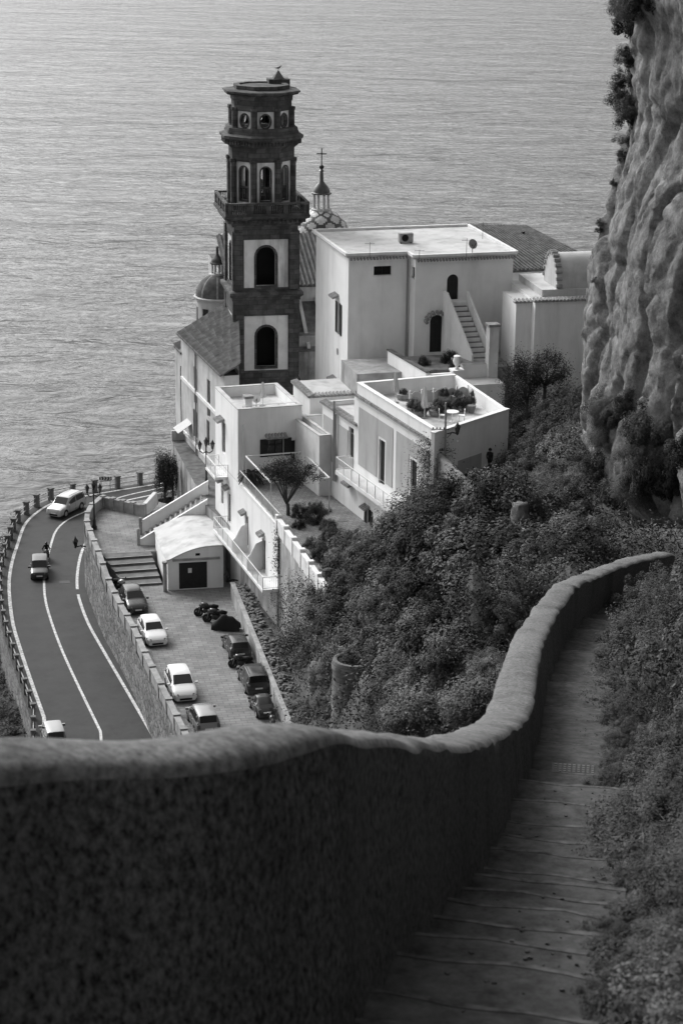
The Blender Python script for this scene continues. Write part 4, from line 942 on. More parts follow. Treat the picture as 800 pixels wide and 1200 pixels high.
for vv in (-3.0, -7.4):
    mb = MB(); mb.add([P(-1.2, vv, 24.15), P(0, vv, 24.15), P(0, vv, 26.5), P(-.5, vv, 26.3), P(-1.0, vv, 25.4), P(-1.2, vv, 25.2), P(-1.2, vv + .1, 24.15), P(0, vv + .1, 24.15), P(0, vv + .1, 26.5), P(-.5, vv + .1, 26.3), P(-1.0, vv + .1, 25.4), P(-1.2, vv + .1, 25.2)], [(0, 1, 2, 3, 4, 5), (11, 10, 9, 8, 7, 6)] + [(i, (i + 1) % 6, 6 + (i + 1) % 6, 6 + i) for i in range(6)]); mb.build('balcony_screen', 'white_trim', th.root)
mb = MB().box(f1, -1.1, 0, 3.2, 6.4, 28.35, 28.55); bo = mb.build('balcony', 'white_trim', th.root); railing([P(0, 3.25, 28.55), P(-1.04, 3.25, 28.55), P(-1.04, 6.35, 28.55), P(0, 6.35, 28.55)], 1.0, bo)
railing([P(.12, -11.7, 29.05), P(.12, -.1, 29.05)], 1.0, th.root)
th.part('terrace_kerb', 'white_trim', -.04, .3, -11.83, -.02, 28.9, 29.12)
railing([P(.6, .6, 34.25), P(5.0, .6, 34.25)], .9, th.root, pick=3, post=1.5)
ch = th.part('chimney', 'rough_white_plaster', .9, 1.45, 1.0, 1.55, 34.2, 35.6); th.part('chimney_cap', 'tile_edge', .8, 1.55, .9, 1.65, 35.6, 35.8, ch)
mb = MB(); mb.tube([P(.45, -.06, 29.1), P(.45, -.06, 33.8)], .1, 6); mb.build('drain_pipe', 'white_trim', th.root)
# arched gate and old wall under the balcony
mb = MB(); O = P(-.12, -4.0, 0).xy
g0, gz0 = f1.fu(261, 681, -.1)
panel(mb, P(-.35, g0 + 1.2, 0).xy, -f1.V, f1.U, 2.4, Z_PARK - .2, 23.6, [(.55, 1.85, Z_PARK, 23.0, 1)], .3); mb.box(f1, -.35, -.03, g0 - 1.2, g0 - 1.21, 19.8, 23.6); go = mb.build('gate_arch', 'white_trim', th.root)
mb = MB(); plate(mb, P(-.35, g0 + 1.2, 0).xy, -f1.V, f1.U, (.55, 1.85, Z_PARK, 23.0, 1), .2, .26); mb.build('gate', 'dark_metal', go)
# chimney block between the houses
f_c = Frame(*on_y(363, 470, 164).xy, 17); 
cb = House('roof_pavilion', 'small white block with tile edged flat roof beside the big house', 'house', f_c, Z_GARDEN, at=(1.5, 2))
zc_ = on_y(363, 464, 164).z
cb.block(0, 4.2, 0, 5, 26, zc_, m='white_plaster', eave='lf'); 
# tall flue pipe
# ---------------- grey panelled house with roof terrace ----------------
nc = on_z(507, 517, 38.5); f_m = Frame(nc.x, nc.y, 22); P = f_m.p
gh = House('panelled_house', 'grey panelled house with white trim, long balcony and a roof terrace', 'house', f_m, Z_GARDEN, at=(5, 7))
gh.block(0, 1.4, 0, 13.9, 26, 38.3, left=[(447, 542, 1.15, 3.4, 'door'), (484, 565, 1.15, 3.2, 'door'), (410, 591, 1.1, 3.0, 'door'), (432, 609, .8, 1.7, 'open')], m='white_plaster')
gh.block(.02, 8, 13.91, 21, 26, 35.8, left=[(411.5, 519, 1.0, 2.4), (374, 565, 1.5, 3.0, 'door')], m='white_plaster', parapet=.25, eave='l')
gh.eave(0, 11.5, 0, 13.9, 38.45, 'l')
# painted panels (real thickness) on the upper wall
def upanel(v0, v1, z0, z1, hs=()):
    mb = MB(); panel(mb, P(-.035, v1, 0).xy, -f_m.V, f_m.U, v1 - v0, z0, z1, hs, .05); return mb.build('paint_panel', 'grey_panel_paint', gh.root)
def hole_of(px, py, w, h, v1): v, z = f_m.fu(px, py, 0); a = v1 - v; return (a - w / 2 - .22, a + w / 2 + .22, z - h / 2 - .02, z + h / 2 + .2)
upanel(.5, 6.3, 33.1, 37.6, [hole_of(484, 565, 1.15, 3.2, 6.3)]); upanel(6.9, 13.4, 33.1, 37.6, [hole_of(447, 542, 1.15, 3.4, 13.4)])
upanel(14.4, 17.4, 32.0, 35.2, [hole_of(411.5, 519, 1.0, 2.4, 17.4)]); upanel(18.2, 20.7, 31.8, 35.2)
mb = MB().box(f_m, -1.25, 0, 2.6, 15, 32.0, 32.3); bo = mb.build('balcony', 'white_trim', gh.root)
railing([P(0, 2.65, 32.3), P(-1.2, 2.65, 32.3), P(-1.2, 14.95, 32.3), P(0, 14.95, 32.3)], 1.05, bo)
gh.canopy('u', 0, 410, 566, 1.5, .5); gh.canopy('u', 0, 430, 594, 1.2, .45)
for vv in (17.8, 18.05):
    mb = MB(); mb.tube([P(-.16, vv, 30.5), P(-.16, vv, 36.9 if vv > 18 else 35.9)], .1, 6); mb.build('flue_pipe', 'grey_metal', gh.root)
# rough lower volume left of it
lv = f_m.fu(354, 497, -1.0); 
gh.block(-1.0, 0.0, 19.0, 25.0, 26, lv[1] - .35, m='rough_white_plaster', parapet=.35, pt=.2)
# right wall facing the alley has its own slanting line
rp0, rp1 = on_z(509, 508, 39.3), on_z(596, 480, 39.3)
al_ang = math.degrees(math.atan2(rp1.y - rp0.y, rp1.x - rp0.x)); f_al = Frame(rp0.x, rp0.y, al_ang); AL = (rp1 - rp0).length
mb = MB().box(f_al, .0, AL, 0, .3, 30, 39.3); rw_ = mb.build('alley_wall', 'white_plaster', gh.root)
MB().box(f_al, -.05, AL + .05, -.05, .35, 39.3, 39.38).build('alley_coping', 'white_trim', gh.root)
za = f_al.fv(540, 556, 0)[1]
MB().box(f_al, f_al.fv(536, 550, 0)[0], f_al.fv(563, 550, 0)[0], -.03, .02, 31, za + 1.1).build('dado', 'grey_panel_paint', gh.root)
# roof terrace floor out to the alley wall
mb = MB(); e0, e1 = f_al.p(.1, .2, 0), f_al.p(AL - .1, .2, 0); bc = P(8.0, 13.7, 0); mb.prism([P(1.35, .35, 0).xy, e0.xy, e1.xy, bc.xy, P(1.35, 13.7, 0).xy], 26, 38.26); mb.build('wall', 'white_plaster', gh.root)
mb = MB(); mb.prism([P(.3, .3, 0).xy, e0.xy, e1.xy, bc.xy, P(.3, 13.65, 0).xy], 38.0, 38.325); mb.build('terrace_floor', 'white_roof', gh.root)
mb = MB(); mb.box(f_m, 0, .3, 0, 13.9, 38.31, 39.3); mb.box(f_m, .3, 8.0, 13.6, 13.9, 38.0, 39.3)
mb.bar((bc.x, bc.y, 38.8), (e1.x, e1.y, 38.8), .28, 1.0); mb.build('parapet', 'white_plaster', gh.root)
mb = MB(); mb.box(f_m, -.04, .34, -.04, 13.94, 39.3, 39.37); mb.box(f_m, .34, 8.0, 13.56, 13.94, 39.3, 39.37); mb.build('parapet_coping', 'white_trim', gh.root)
Z_ALLEY = za - .05
al_poly = [f_al.p(-.3, .1, 0).xy, on_z(514, 548, Z_ALLEY).xy, on_z(566, 600, Z_ALLEY).xy, on_z(600, 566, Z_ALLEY).xy, f_al.p(AL + 3, -1.5, 0).xy, f_al.p(AL + 3, .1, 0).xy]
poly_struct('alley', al_poly, Z_ALLEY, 'paving', 5)
# garden terrace between the two houses
gpts = [f1.p(.2, -11.7, 0), f1.p(8, -11.7, 0), f_m.p(0, 15, 0), f_m.p(0, 0, 0), on_z(430, 760, 29), on_z(395, 706, 29)]
gw0, gw1 = on_z(326, 603, 29.9), on_z(396, 702, 29.9)
gpts = [(gw0.x, gw0.y), (gw1.x, gw1.y), (3.2, 131.5), (6.0, 138.0), f_m.p(0.1, 1, 0).xy, f_m.p(.1, 21, 0).xy, f1.p(5.45, -2, 0).xy, f1.p(5.45, -11.82, 0).xy, f1.p(.3, -11.82, 0).xy]
poly_struct('garden_terrace', gpts, Z_GARDEN - .02, 'terrace_tiles', 9, 'old_plaster')
gw = thing('garden_wall', 'low white garden wall with pale posts stepping down beside the terrace', 'wall', ((gw0.x + gw1.x) / 2, (gw0.y + gw1.y) / 2, 28))
f_g = Frame(gw0.x, gw0.y, math.degrees(math.atan2(gw1.y - gw0.y, gw1.x - gw0.x))); GL = (gw1.xy - gw0.xy).length
MB().box(f_g, 0, GL, -.14, .14, 28.5, 29.55).build('wall_body', 'rough_white_plaster', gw)
for i in range(8):
    x = GL * i / 7; mb = MB().box(f_g, x - .2, x + .2, -.2, .2, 28.5, 29.9); mb.build('post', 'white_trim', gw); 
    if i < 7: MB().box(f_g, x + .22, x + GL / 7 - .22, -.18, .18, 29.55, 29.68).build('coping', 'white_trim', gw)
# ---------------- big white house ----------------
hc = on_z(408.5, 302, 45.2); f_h = Frame(hc.x, hc.y, 15); P = f_h.p
bh = House('big_white_house', 'big white cube house with flat pale roof and outside staircase', 'house', f_h, 34, at=(6, 5))
zr = 45.2; u_s = f_h.fv(480, 300, 0)[0]; v_p = -1.7; u_e = f_h.fv(601, 304, v_p)[0]; DEP = 11.0
HV = f_h.fv
bh.block(0, u_s, 0, DEP, 26, zr, left=[(397, 373, 1.0, 2.7, 'open'), ], front=[(448, 317, 1.5, .75, 'win')], m='white_plaster')
d1 = (511, 391, 1.15, 3.2, 'door', 1); d2_ = (530, 337.5, 1.0, 2.3, 'door', 1)
bh.block(u_s, u_e, v_p, DEP, 26, zr, left=[(484, 319, .8, .9, 'win')], front=[d1, d2_], m='white_plaster')
# roof slab with overhang and tile edging
mb = MB(); e = .22; mb.prism([P(-e, -e, 0).xy, P(u_s - e, -e, 0).xy, P(u_s - e, v_p - e, 0).xy, P(u_e + e, v_p - e, 0).xy, P(u_e + e, DEP + e, 0).xy, P(-e, DEP + e, 0).xy], zr + .03, zr + .2); rs = mb.build('roof_slab', 'white_roof', bh.root)
mb = MB()
for (a, b) in ((P(-e, -e, 0), P(u_s - e, -e, 0)), (P(u_s - e, -e, 0), P(u_s - e, v_p - e, 0)), (P(u_s - e, v_p - e, 0), P(u_e + e, v_p - e, 0)), (P(-e, DEP + e, 0), P(-e, -e, 0)), (P(-e, DEP + e, 0), P(u_e + e, DEP + e, 0)), (P(u_e + e, v_p - e, 0), P(u_e + e, DEP + e, 0))):
    mb.bar((a.x, a.y, zr + .3), (b.x, b.y, zr + .3), .24, .22)
mb.build('roof_kerb', 'white_trim', bh.root)
mb = MB()
for (a, b, n_) in ((P(.0, -.18, 0), P(u_s - e, -.18, 0), -f_h.V), (P(u_s, v_p - .18, 0), P(u_e + .2, v_p - .18, 0), -f_h.V)):
    k_ = int((b - a).length / .27)
    for i in range(k_): q = a.lerp(b, (i + .5) / k_); mb.tube([(q.x, q.y, zr - .06), (q.x + n_.x * .2, q.y + n_.y * .2, zr - .12)], .11, 6)
mb.build('tile_edging', 'tile_edge', bh.root, kind='stuff')
bh.canopy('u', 0, 394.5, 346, 1.5, .55); bh.canopy('u', 0, 392, 443, 1.4, .55)
pv, pz_ = f_h.fu(395.5, 412, 0); mb = MB(); f_p = f_h; mb.tube([P(-.03, pv, pz_), P(.1, pv, pz_)], .3, 14); mb.build('round_vent', 'stone_cap', bh.root)
mb = MB(); pu = HV(476, 360, 0)[0]; mb.tube([P(pu, -.1, 33), P(pu, -.1, zr - .3)], .09, 6); mb.build('drain_pipe', 'grey_metal', bh.root)
# arched hood over the door
du, dz = HV(511, 391, v_p); mb = MB()
for i in range(9):
    a = math.pi * i / 8; mb.tube([P(du + 1.0 * math.cos(a), v_p + .05, dz + 1.15 + .75 * math.sin(a)), P(du + 1.0 * math.cos(a), v_p - .5, dz + 1.08 + .72 * math.sin(a))], .16, 6)
mb.build('door_hood', 'tile_edge', bh.root)
# yard platform in front
zy = HV(511, 416, v_p)[1]; Z_YARD = zy
bh.part('yard', 'concrete', -1.0, u_e - .5, v_p - 5.0, v_p - .01, 30, zy)
# outside staircase: landing under the upper door, then a flight coming forward
lu, lz = HV(530, 349, v_p); ldz = lz - .12
st_o = bh.part('staircase', 'white_plaster', lu - .75, lu + .85, v_p - 1.1, v_p - .005, zy - .1, ldz)
bh.part('landing_parapet', 'white_plaster', lu - .9, lu - .72, v_p - 1.25, v_p - .005, zy - .08, ldz + .8)
ns = 12; run = 4.0; dr = (ldz - zy)
for i in range(ns):
    z1 = ldz - dr * (i + 1) / (ns + 1); v1 = v_p - 1.1 - run * i / ns; v0 = v_p - 1.1 - run * (i + 1) / ns; sh = .085 * i
    mb = MB().box(f_h, lu - .70 + sh, lu + .85 + sh, v0, v1 + .004 * i + .002, zy - .1, z1); so = mb.build('step', 'white_plaster', st_o)
    MB().box(f_h, lu - .68 + sh, lu + .83 + sh, v0 - .02, v1 - .004, z1, z1 + .03).build('tread', 'step_stone', st_o)
for s_, e_ in ((-.92, 0), (.86, 0)):
    mb = MB(); vs = []
    for (u, w) in ((lu + s_, 0), (lu + s_ + .085 * ns, 1)):
        v = v_p - 1.1 - run * w; zt_ = ldz + .85 - dr * w * .95
        vs += [P(u, v, zy - .1), P(u + .17, v, zy - .1), P(u + .17, v, zt_), P(u, v, zt_)]
    mb.add(vs, [(0, 3, 2, 1), (4, 5, 6, 7), (0, 1, 5, 4), (1, 2, 6, 5), (2, 3, 7, 6), (3, 0, 4, 7)]); mb.build('stair_parapet', 'white_trim', bh.root)
bh.part('landing_wall', 'white_trim', lu - .74, lu + .86, v_p - 1.24, v_p - 1.1, ldz - .9, ldz + .75) if False else None
# yard wall with dark coping
y0, y1 = on_z(456, 409, zy + 1.2), on_z(501, 435, zy + 1.2); fy = Frame(y0.x, y0.y, math.degrees(math.atan2(y1.y - y0.y, y1.x - y0.x))); YL = (y1 - y0).length
yw = thing('yard_wall', 'white yard wall with dark coping below the arched door', 'wall', tuple((y0 + y1) / 2 - Vector((0, 0, 4))))
MB().box(fy, 0, YL, -.15, .15, zy - 5, zy + 1.1).build('wall_body', 'white_plaster', yw); MB().box(fy, -.1, YL + .1, -.22, .22, zy + 1.1, zy + 1.2).build('coping', 'dark_tuff', yw)
uu = Vector((f_h.U.x, f_h.U.y, 0)); q1 = y1 + uu * 1.6
fy2 = Frame(y1.x, y1.y, 17); MB().box(fy2, .18, 2.1, -.14, .16, zy - 5, zy + .95).build('wall_body', 'white_plaster', yw)
pc = y1 + uu * 2.4; fp = Frame(pc.x, pc.y, 17); pil = thing('gate_pillar', 'white gate pillar carrying a pale urn below the arched door', 'pillar', (pc.x, pc.y, zy - 4))
MB().box(fp, -.42, .42, -.42, .42, zy - 4, zy + 1.1).build('shaft', 'white_trim', pil); MB().box(fp, -.5, .5, -.5, .5, zy + 1.1, zy + 1.25).build('cap', 'white_trim', pil)
MB().lathe((pc.x, pc.y, zy + 1.25), [(.16, 0), (.2, .05), (.1, .2), (.28, .45), (.34, .7), (.26, .95), (.3, 1.05), (.22, 1.1)], 14).build('urn', 'white_trim', pil, 40)
# curved parapet and stepped white outhouse to the right of the stairs
ob = on_y(552, 452, 163.0); f_o = Frame(ob.x, ob.y, 17); oz = on_y(552, 452, 163).z
oh = House('stepped_outhouse', 'small stepped white outhouse beside the roof terrace', 'outhouse', f_o, oz - 4, at=(1, 1))
w_o = lambda a: a / 15.0
oh.block(0, 2.9, 0, 2.4, 32, oz, m='white_plaster', roof='white_roof', front=[(561, 474, .5, .9, 'void', 1)])
oh.block(0.1, 2.6, 2.41, 5.2, 32, oz + 1.1, m='white_plaster', roof='stone_cap')
cz = on_y(545, 408, 168).z; mb = MB(); cpts = [(.5, cz - 1.9), (.9, cz - .9), (1.3, cz - .35), (1.9, cz), (2.9, cz + .1), (2.9, 32), (.5, 32)]
mb.add([f_o.p(u, 5.3, z) for u, z in cpts] + [f_o.p(u, 5.55, z) for u, z in cpts], [tuple(range(7)), tuple(range(7, 14))[::-1]] + [(i, (i + 1) % 7, 7 + (i + 1) % 7, 7 + i) for i in range(7)]); mb.build('curved_parapet', 'white_trim', oh.root)
cp_ = thing('chimney_pillar', 'weathered white chimney pillar standing by the big house', 'chimney', tuple(on_y(576, 412, 166) - Vector((0, 0, 4)))); q = on_y(576, 412, 166); zt_ = on_y(576, 382, 166).z; fq = Frame(q.x, q.y, 17)
MB().box(fq, -.4, .4, -.4, .4, q.z - 4, zt_).build('shaft', 'rough_white_plaster', cp_); MB().box(fq, -.5, .5, -.5, .5, zt_, zt_ + .22).build('cap', 'tile_edge', cp_)
# ---------------- houses behind, towards the cliff ----------------
bk = on_y(604, 316, 178); f_b = Frame(bk.x, bk.y, 17)
sh = House('slate_roof_house', 'white house with dark pitched tile roof behind the big white house', 'house', f_b, 34, at=(3, 3))
zb_ = on_y(604, 318, 178).z
sh.block(-3, 8, 0, 10, 28, zb_, m='white_plaster', roof='roof_tile')
mb = MB(); PB = f_b.p; zr2 = zb_ + 2.2
mb.hexa([PB(-3.2, -.5, zb_), PB(8.4, -.5, zb_), PB(5, 10.4, zr2 - .5), PB(-3.2, 10.4, zr2), PB(-3.2, -.5, zb_ + .22), PB(8.4, -.5, zb_ + .22), PB(5, 10.4, zr2 - .2), PB(-3.2, 10.4, zr2 + .22)]); mb.build('pitched_roof', 'roof_tile', sh.root)
mb = MB()
for i in range(30):
    u = -3 + 11.2 * (i + .5) / 30; mb.tube([f_b.p(u, -.45, zb_ + .24), f_b.p(-3 + 8 * (i + .5) / 30, 10.3, zr2 + .2 - .42 * (i + .5) / 30)], .12, 5)
mb.build('roof_tiles', 'roof_tile', sh.root, kind='stuff')
vt = f_b.fv(612, 290, 8); sh.part('stove_pipe', 'dark_metal', vt[0] - .12, vt[0] + .12, 7.9, 8.14, zr2 - .3, vt[1] + .6)
vb = on_y(627, 352, 166); f_v = Frame(vb.x, vb.y, 12); zv = vb.z
vh = House('vaulted_house', 'white house under a smooth barrel vault close to the cliff', 'house', f_v, 34, at=(4, 4))
vh.block(0, 9, 0, 8, 30, zv, m='white_plaster', eave='f')
vh.block(-1.3, -.01, 1.0, 5, 30, zv - .25, m='white_plaster', eave='f')
mb = MB(); PV = f_v.p; nseg = 20; vs = []; v0, v1 = 1.4, 5.0
for u in (2.2, 11.0):
    for i in range(nseg + 1):
        a = math.pi * i / nseg; vs.append(PV(u, (v0 + v1) / 2 - (v1 - v0) / 2 * math.cos(a), zv + .55 + 2.7 * math.sin(a)))
mb.add(vs, [(i, i + 1, nseg + 2 + i, nseg + 1 + i) for i in range(nseg)] + [tuple(range(nseg + 1))[::-1], tuple(range(nseg + 1, 2 * nseg + 2))]); mb.build('barrel_vault', 'white_roof', vh.root, 50)
vh.part('vault_base', 'white_roof', .9, 9, 1.2, 7.9, zv + .02, zv + .58)
mb = MB()
for i in range(14):
    a = math.pi * (.03 + .9 * i / 13); q = PV(2.1, (v0 + v1) / 2 - ((v1 - v0) / 2 + .08) * math.cos(a), zv + .55 + 2.76 * math.sin(a)); mb.tube([q, q + Vector((.5, .1, 0))], .17, 6)
mb.build('vault_tile_edge', 'tile_edge', vh.root, kind='stuff')
pr = on_y(560, 490, 160)
# ---------------- garage with the low vault ----------------
g0_ = on_z(197, 692, Z_PARK); f_ga = Frame(g0_.x, g0_.y, 12); P = f_ga.p
ga = House('garage', 'low white garage with curved roof and wide black door', 'garage', f_ga, Z_PARK, at=(2, 3))
GW = f_ga.fv(262, 686, 0)[0]; hl, hr = 2.5, 3.55
gd = [(226.5, 670.5, 2.35, 2.3, 'garage')]
mb = MB(); (hd, _) = ga._hole((226.5, 671.5, 2.3, 2.35), 'v', 0, 0); hd = (hd[0], hd[1], Z_PARK + .02, Z_PARK + 2.3, 0)
panel(mb, P(0, 0, 0).xy, f_ga.U, f_ga.V, GW, Z_PARK - .1, Z_PARK + 2.45, [hd], .25)
arc = lambda t: Z_PARK + hl + (hr - hl) * t + .38 * math.sin(math.pi * t)
n_ = 14
for i in range(n_): t0, t1 = i / n_, (i + 1) / n_; mb.quad(P(GW * t0, 0, Z_PARK + 2.45), P(GW * t1, 0, Z_PARK + 2.45), P(GW * t1, 0, arc(t1)), P(GW * t0, 0, arc(t0)))
mb.quad(P(0, 0, 19.9), P(0, 8.2, 19.9), P(0, 8.2, arc(0)), P(0, 0, arc(0))); mb.quad(P(GW, 0, 19.9), P(GW, 8.2, 19.9), P(GW, 8.2, arc(1)), P(GW, 0, arc(1)))
mb.build('wall', 'white_plaster', ga.root)
mb = MB(); vs = []
for v in (-.12, 8.3):
    for i in range(n_ + 1): t = -.03 + 1.06 * i / n_; vs.append(P(GW * t, v, arc(min(max(t, 0), 1)) + .02))
    for i in range(n_ + 1): t = -.03 + 1.06 * i / n_; vs.append(P(GW * t, v, arc(min(max(t, 0), 1)) + .12))
m2 = 2 * (n_ + 1); k_ = n_ + 1
mb.add(vs, [(i, i + 1, m2 + i + 1, m2 + i) for i in range(n_)] + [(k_ + i, k_ + i + 1, m2 + k_ + i + 1, m2 + k_ + i) for i in range(n_)] + [(i, i + 1, k_ + i + 1, k_ + i) for i in range(n_)]); mb.build('vault_roof', 'white_roof', ga.root, 40)
mb = MB(); plate(mb, P(0, 0, 0).xy, f_ga.U, f_ga.V, hd, .15, .22); do = mb.build('garage_door', 'dark_metal', ga.root); mb = MB()
for i in range(4): plate(mb, P(0, 0, 0).xy, f_ga.U, f_ga.V, (hd[0] + .05 + i * (hd[1] - hd[0]) / 4, hd[0] - .02 + (i + 1) * (hd[1] - hd[0]) / 4, hd[2] + .05, hd[3] - .05), .125, .155)
mb.build('door_panel', 'dark_metal', do); mb = MB(); plate(mb, P(0, 0, 0).xy, f_ga.U, f_ga.V, (hd[0] + .75, hd[0] + 1.05, hd[2] + 1.35, hd[2] + 1.75), .11, .128); mb.build('notice', 'plate_white', do)
ga.part('door_ledge', 'stone_cap', .4, GW - .3, -.16, 0, Z_PARK + 2.5, Z_PARK + 2.66); ga.part('vent', 'void_dark', GW * .5, GW * .58, -.02, .03, Z_PARK + 2.85, Z_PARK + 3.05)
MB().lathe(P(-.25, -.2, Z_PARK - .05), [(.17, 0), (.17, 2.4), (.22, 2.45), (.22, 2.6)], 8).build('corner_post', 'stone_cap', ga.root)
# ---------------- foliage ----------------
def leaves_mesh(name, C, size, tone, elong=.5, droop=0.0, mats=('leaf_dark', 'leaf_mid', 'leaf_light'), out=None):
    """one small kite-shaped face per leaf; C (n,3) centres, tone (n,) picks the leaf shade"""
    n = len(C); nr = rng.normal(size=(n, 3)); nr[:, 2] = np.abs(nr[:, 2]) + .35
    if out is not None: nr = nr * .55 + out
    nr /= np.linalg.norm(nr, axis=1)[:, None]
    t = rng.normal(size=(n, 3)); t[:, 2] -= droop; t -= nr * (t * nr).sum(1)[:, None]; t /= np.linalg.norm(t, axis=1)[:, None]
    b = np.cross(nr, t); s = size * rng.uniform(.6, 1.35, (n, 1))
    V = np.stack([C - t * s, C + b * s * elong - t * s * .1, C + t * s, C - b * s * elong - t * s * .1], 1).reshape(-1, 3).astype('f')
    me = bpy.data.meshes.new(name); me.vertices.add(4 * n); me.vertices.foreach_set('co', V.ravel()); me.loops.add(4 * n); me.loops.foreach_set('vertex_index', np.arange(4 * n, dtype='i'))
    me.polygons.add(n); me.polygons.foreach_set('loop_start', np.arange(0, 4 * n, 4, dtype='i')); me.polygons.foreach_set('material_index', np.clip(tone, 0, len(mats) - 1).astype('i'))
    for m in mats: me.materials.append(MATS[m])
    me.update(); me.validate(); return me
def clumps(K, per, cr, shape, shell=.55):
    """leaf centres gathered in K clumps inside a unit half-dome stretched by shape"""
    d = rng.normal(size=(K, 3)); d[:, 2] = np.abs(d[:, 2]) * .95 - .12; d /= np.linalg.norm(d, axis=1)[:, None]
    r = rng.uniform(shell, 1.0, (K, 1)) * rng.uniform(.8, 1.12, (K, 1)); c = d * r * np.array(shape)
    g = rng.normal(size=(K * per, 3)); ln = np.linalg.norm(g, axis=1)[:, None]; g = g / ln * np.clip(ln, .5, 1.6) * .75; cr_ = cr * np.repeat(rng.uniform(.55, 1.45, (K, 1)), per, 0)
    C = np.repeat(c, per, 0) + g * cr_
    tone = np.repeat(rng.choice([0, 0, 1, 1, 1, 2], K), per) + rng.choice([-1, 0, 0, 0, 0, 0, 1], K * per)
    return C, np.clip(tone, 0, 2), c, g * 1.1 + np.repeat(d, per, 0) * .7 + np.array([0, 0, .45])
class Plant:
    """prototype meshes of a shrub: foliage + stems, unit size"""
    def __init__(s, K, per, cr, size, shape=(1, 1, .9), elong=.5, droop=0, shell=.5, mats=('leaf_dark', 'leaf_mid', 'leaf_light'), stems=7):
        C, t, c, out = clumps(K, per, cr, shape, shell); s.fol = leaves_mesh('foliage', C, size, t, elong, droop, mats, out)
        mb = MB()
        for i in range(stems):
            e = Vector(c[i % len(c)]) * .85; m = e * .5 + Vector((0, 0, .08)); mb.tube([(0.05 * math.cos(i), .05 * math.sin(i), -.12), m, e], [.022, .012, .004], 5)
        me = bpy.data.meshes.new('stem'); me.from_pydata(mb.v, [], mb.f); me.materials.append(MATS['bark']); s.stem = me
    word = 'dense'
    def place(s, p, sc, name, label, group, cat='shrub', rz=None):
        k = sc[0] if isinstance(sc, tuple) else sc; label = label.replace('%', ('small ' if k < .8 else 'large ' if k > 1.6 else '') + s.word)
        if '@' in label: label = label.replace('@', spot(p))
        e = thing(name, label, cat, tuple(p), group); e.rotation_euler = (random.uniform(-.12, .12), random.uniform(-.12, .12), random.uniform(0, 6.28) if rz is None else rz)
        e.scale = sc if isinstance(sc, tuple) else (sc, sc, sc)
        for nm, me in (('foliage', s.fol), ('stem', s.stem)):
            o = bpy.data.objects.new(nm, me); COL.objects.link(o); o.parent = e
        return e
LV = ('leaf_mid', 'leaf_light', 'leaf_light')
DENSE = [Plant(60, 210, .17, .030), Plant(46, 260, .2, .034, (1.1, .9, 1.0)), Plant(80, 170, .15, .026, (.95, 1.05, .8)), Plant(36, 300, .23, .036, (1.1, 1, 1.1))]
LIGHT = [Plant(50, 170, .15, .036, mats=LV, elong=.4), Plant(40, 210, .18, .04, (1, 1, .8), mats=LV, elong=.35)]
DARK = [Plant(60, 210, .17, .03, (1, 1, 1.1), mats=('leaf_dark', 'leaf_dark', 'leaf_mid')), Plant(50, 230, .2, .034, (.9, 1, 1.2), mats=('leaf_dark', 'leaf_dark', 'leaf_mid'), droop=.6)]
DRY = [Plant(90, 110, .2, .09, (1, 1, .8), elong=.05, droop=.9, mats=('leaf_mid', 'dry_grass', 'leaf_light'), shell=.3), Plant(90, 110, .18, .10, (1, 1, .7), elong=.045, droop=-.8, mats=('dry_grass', 'dry_grass', 'leaf_mid'), shell=.3)]
NEAR = [Plant(130, 170, .11, .019, (1, 1, .95), elong=.42, shell=.4), Plant(100, 200, .13, .022, (1, .9, 1.05), elong=.4, shell=.35, mats=('leaf_mid', 'leaf_mid', 'leaf_light')), Plant(80, 200, .14, .02, (1, 1, 1.2), elong=.4, shell=.35, mats=('leaf_dark', 'leaf_mid', 'leaf_mid'))]
NEARDRY = [Plant(110, 90, .16, .08, (1, 1, .8), elong=.035, droop=.4, mats=('dry_grass', 'leaf_mid', 'leaf_light'), shell=.2)]
FLOWER = [Plant(56, 210, .17, .03, mats=('leaf_dark', 'leaf_mid', 'leaf_mid'))]
for ks, w_ in ((DENSE, 'dense leafy'), (LIGHT, 'pale leaved'), (DARK, 'dark'), (DRY, 'dry wiry'), (NEAR, 'fine leaved'), (NEARDRY, 'grassy'), (FLOWER, 'darkish leafy')):
    for k_ in ks: k_.word = w_
def spot(p):
    """what a plant grows beside"""
    px, py = px_of(p); best = min(((abs(px - a) + abs(py - b), n) for a, b, n in ((412, 800, 'beside the round stone turret'), (400, 700, 'under the garden wall end'), (500, 610, 'below the flowering creeper'), (545, 590, 'below the alley parapet'), (600, 640, 'below the cliff foot'), (660, 670, 'by the far end of the stairway wall'), (560, 840, 'outside the stairway wall bend'), (500, 720, 'in the middle of the overgrown slope'), (450, 840, 'down the slope past the turret'),
        (590, 510, 'next to the alley'), (630, 480, 'below the forked tree'), (675, 480, 'against the upper cliff outline'), (680, 570, 'at the overhanging cliff foot'), (630, 560, 'midway up the bank'),
        (345, 730, 'by the tall creeper wall'), (345, 820, 'by the end of the low car park wall'), (380, 820, 'just left of the turret foot'), (10, 640, 'near the road bend'), (10, 720, 'along the fence rails'), (30, 830, 'past the last fence posts'))), key=lambda q: q[0])
    return best[1]
def inside(p, poly):
    x, y = p; r_ = False
    for i in range(len(poly)):
        (x1, y1), (x2, y2) = poly[i], poly[i - 1]
        if (y1 > y) != (y2 > y) and x < (x2 - x1) * (y - y1) / (y2 - y1) + x1: r_ = not r_
    return r_
def px_of(p):
    q = CM.transposed() @ (Vector(p) - Vector((0, 0, CAM_Z))); return (400 + F_PX * q.x / -q.z, 600 - F_PX * q.y / -q.z)
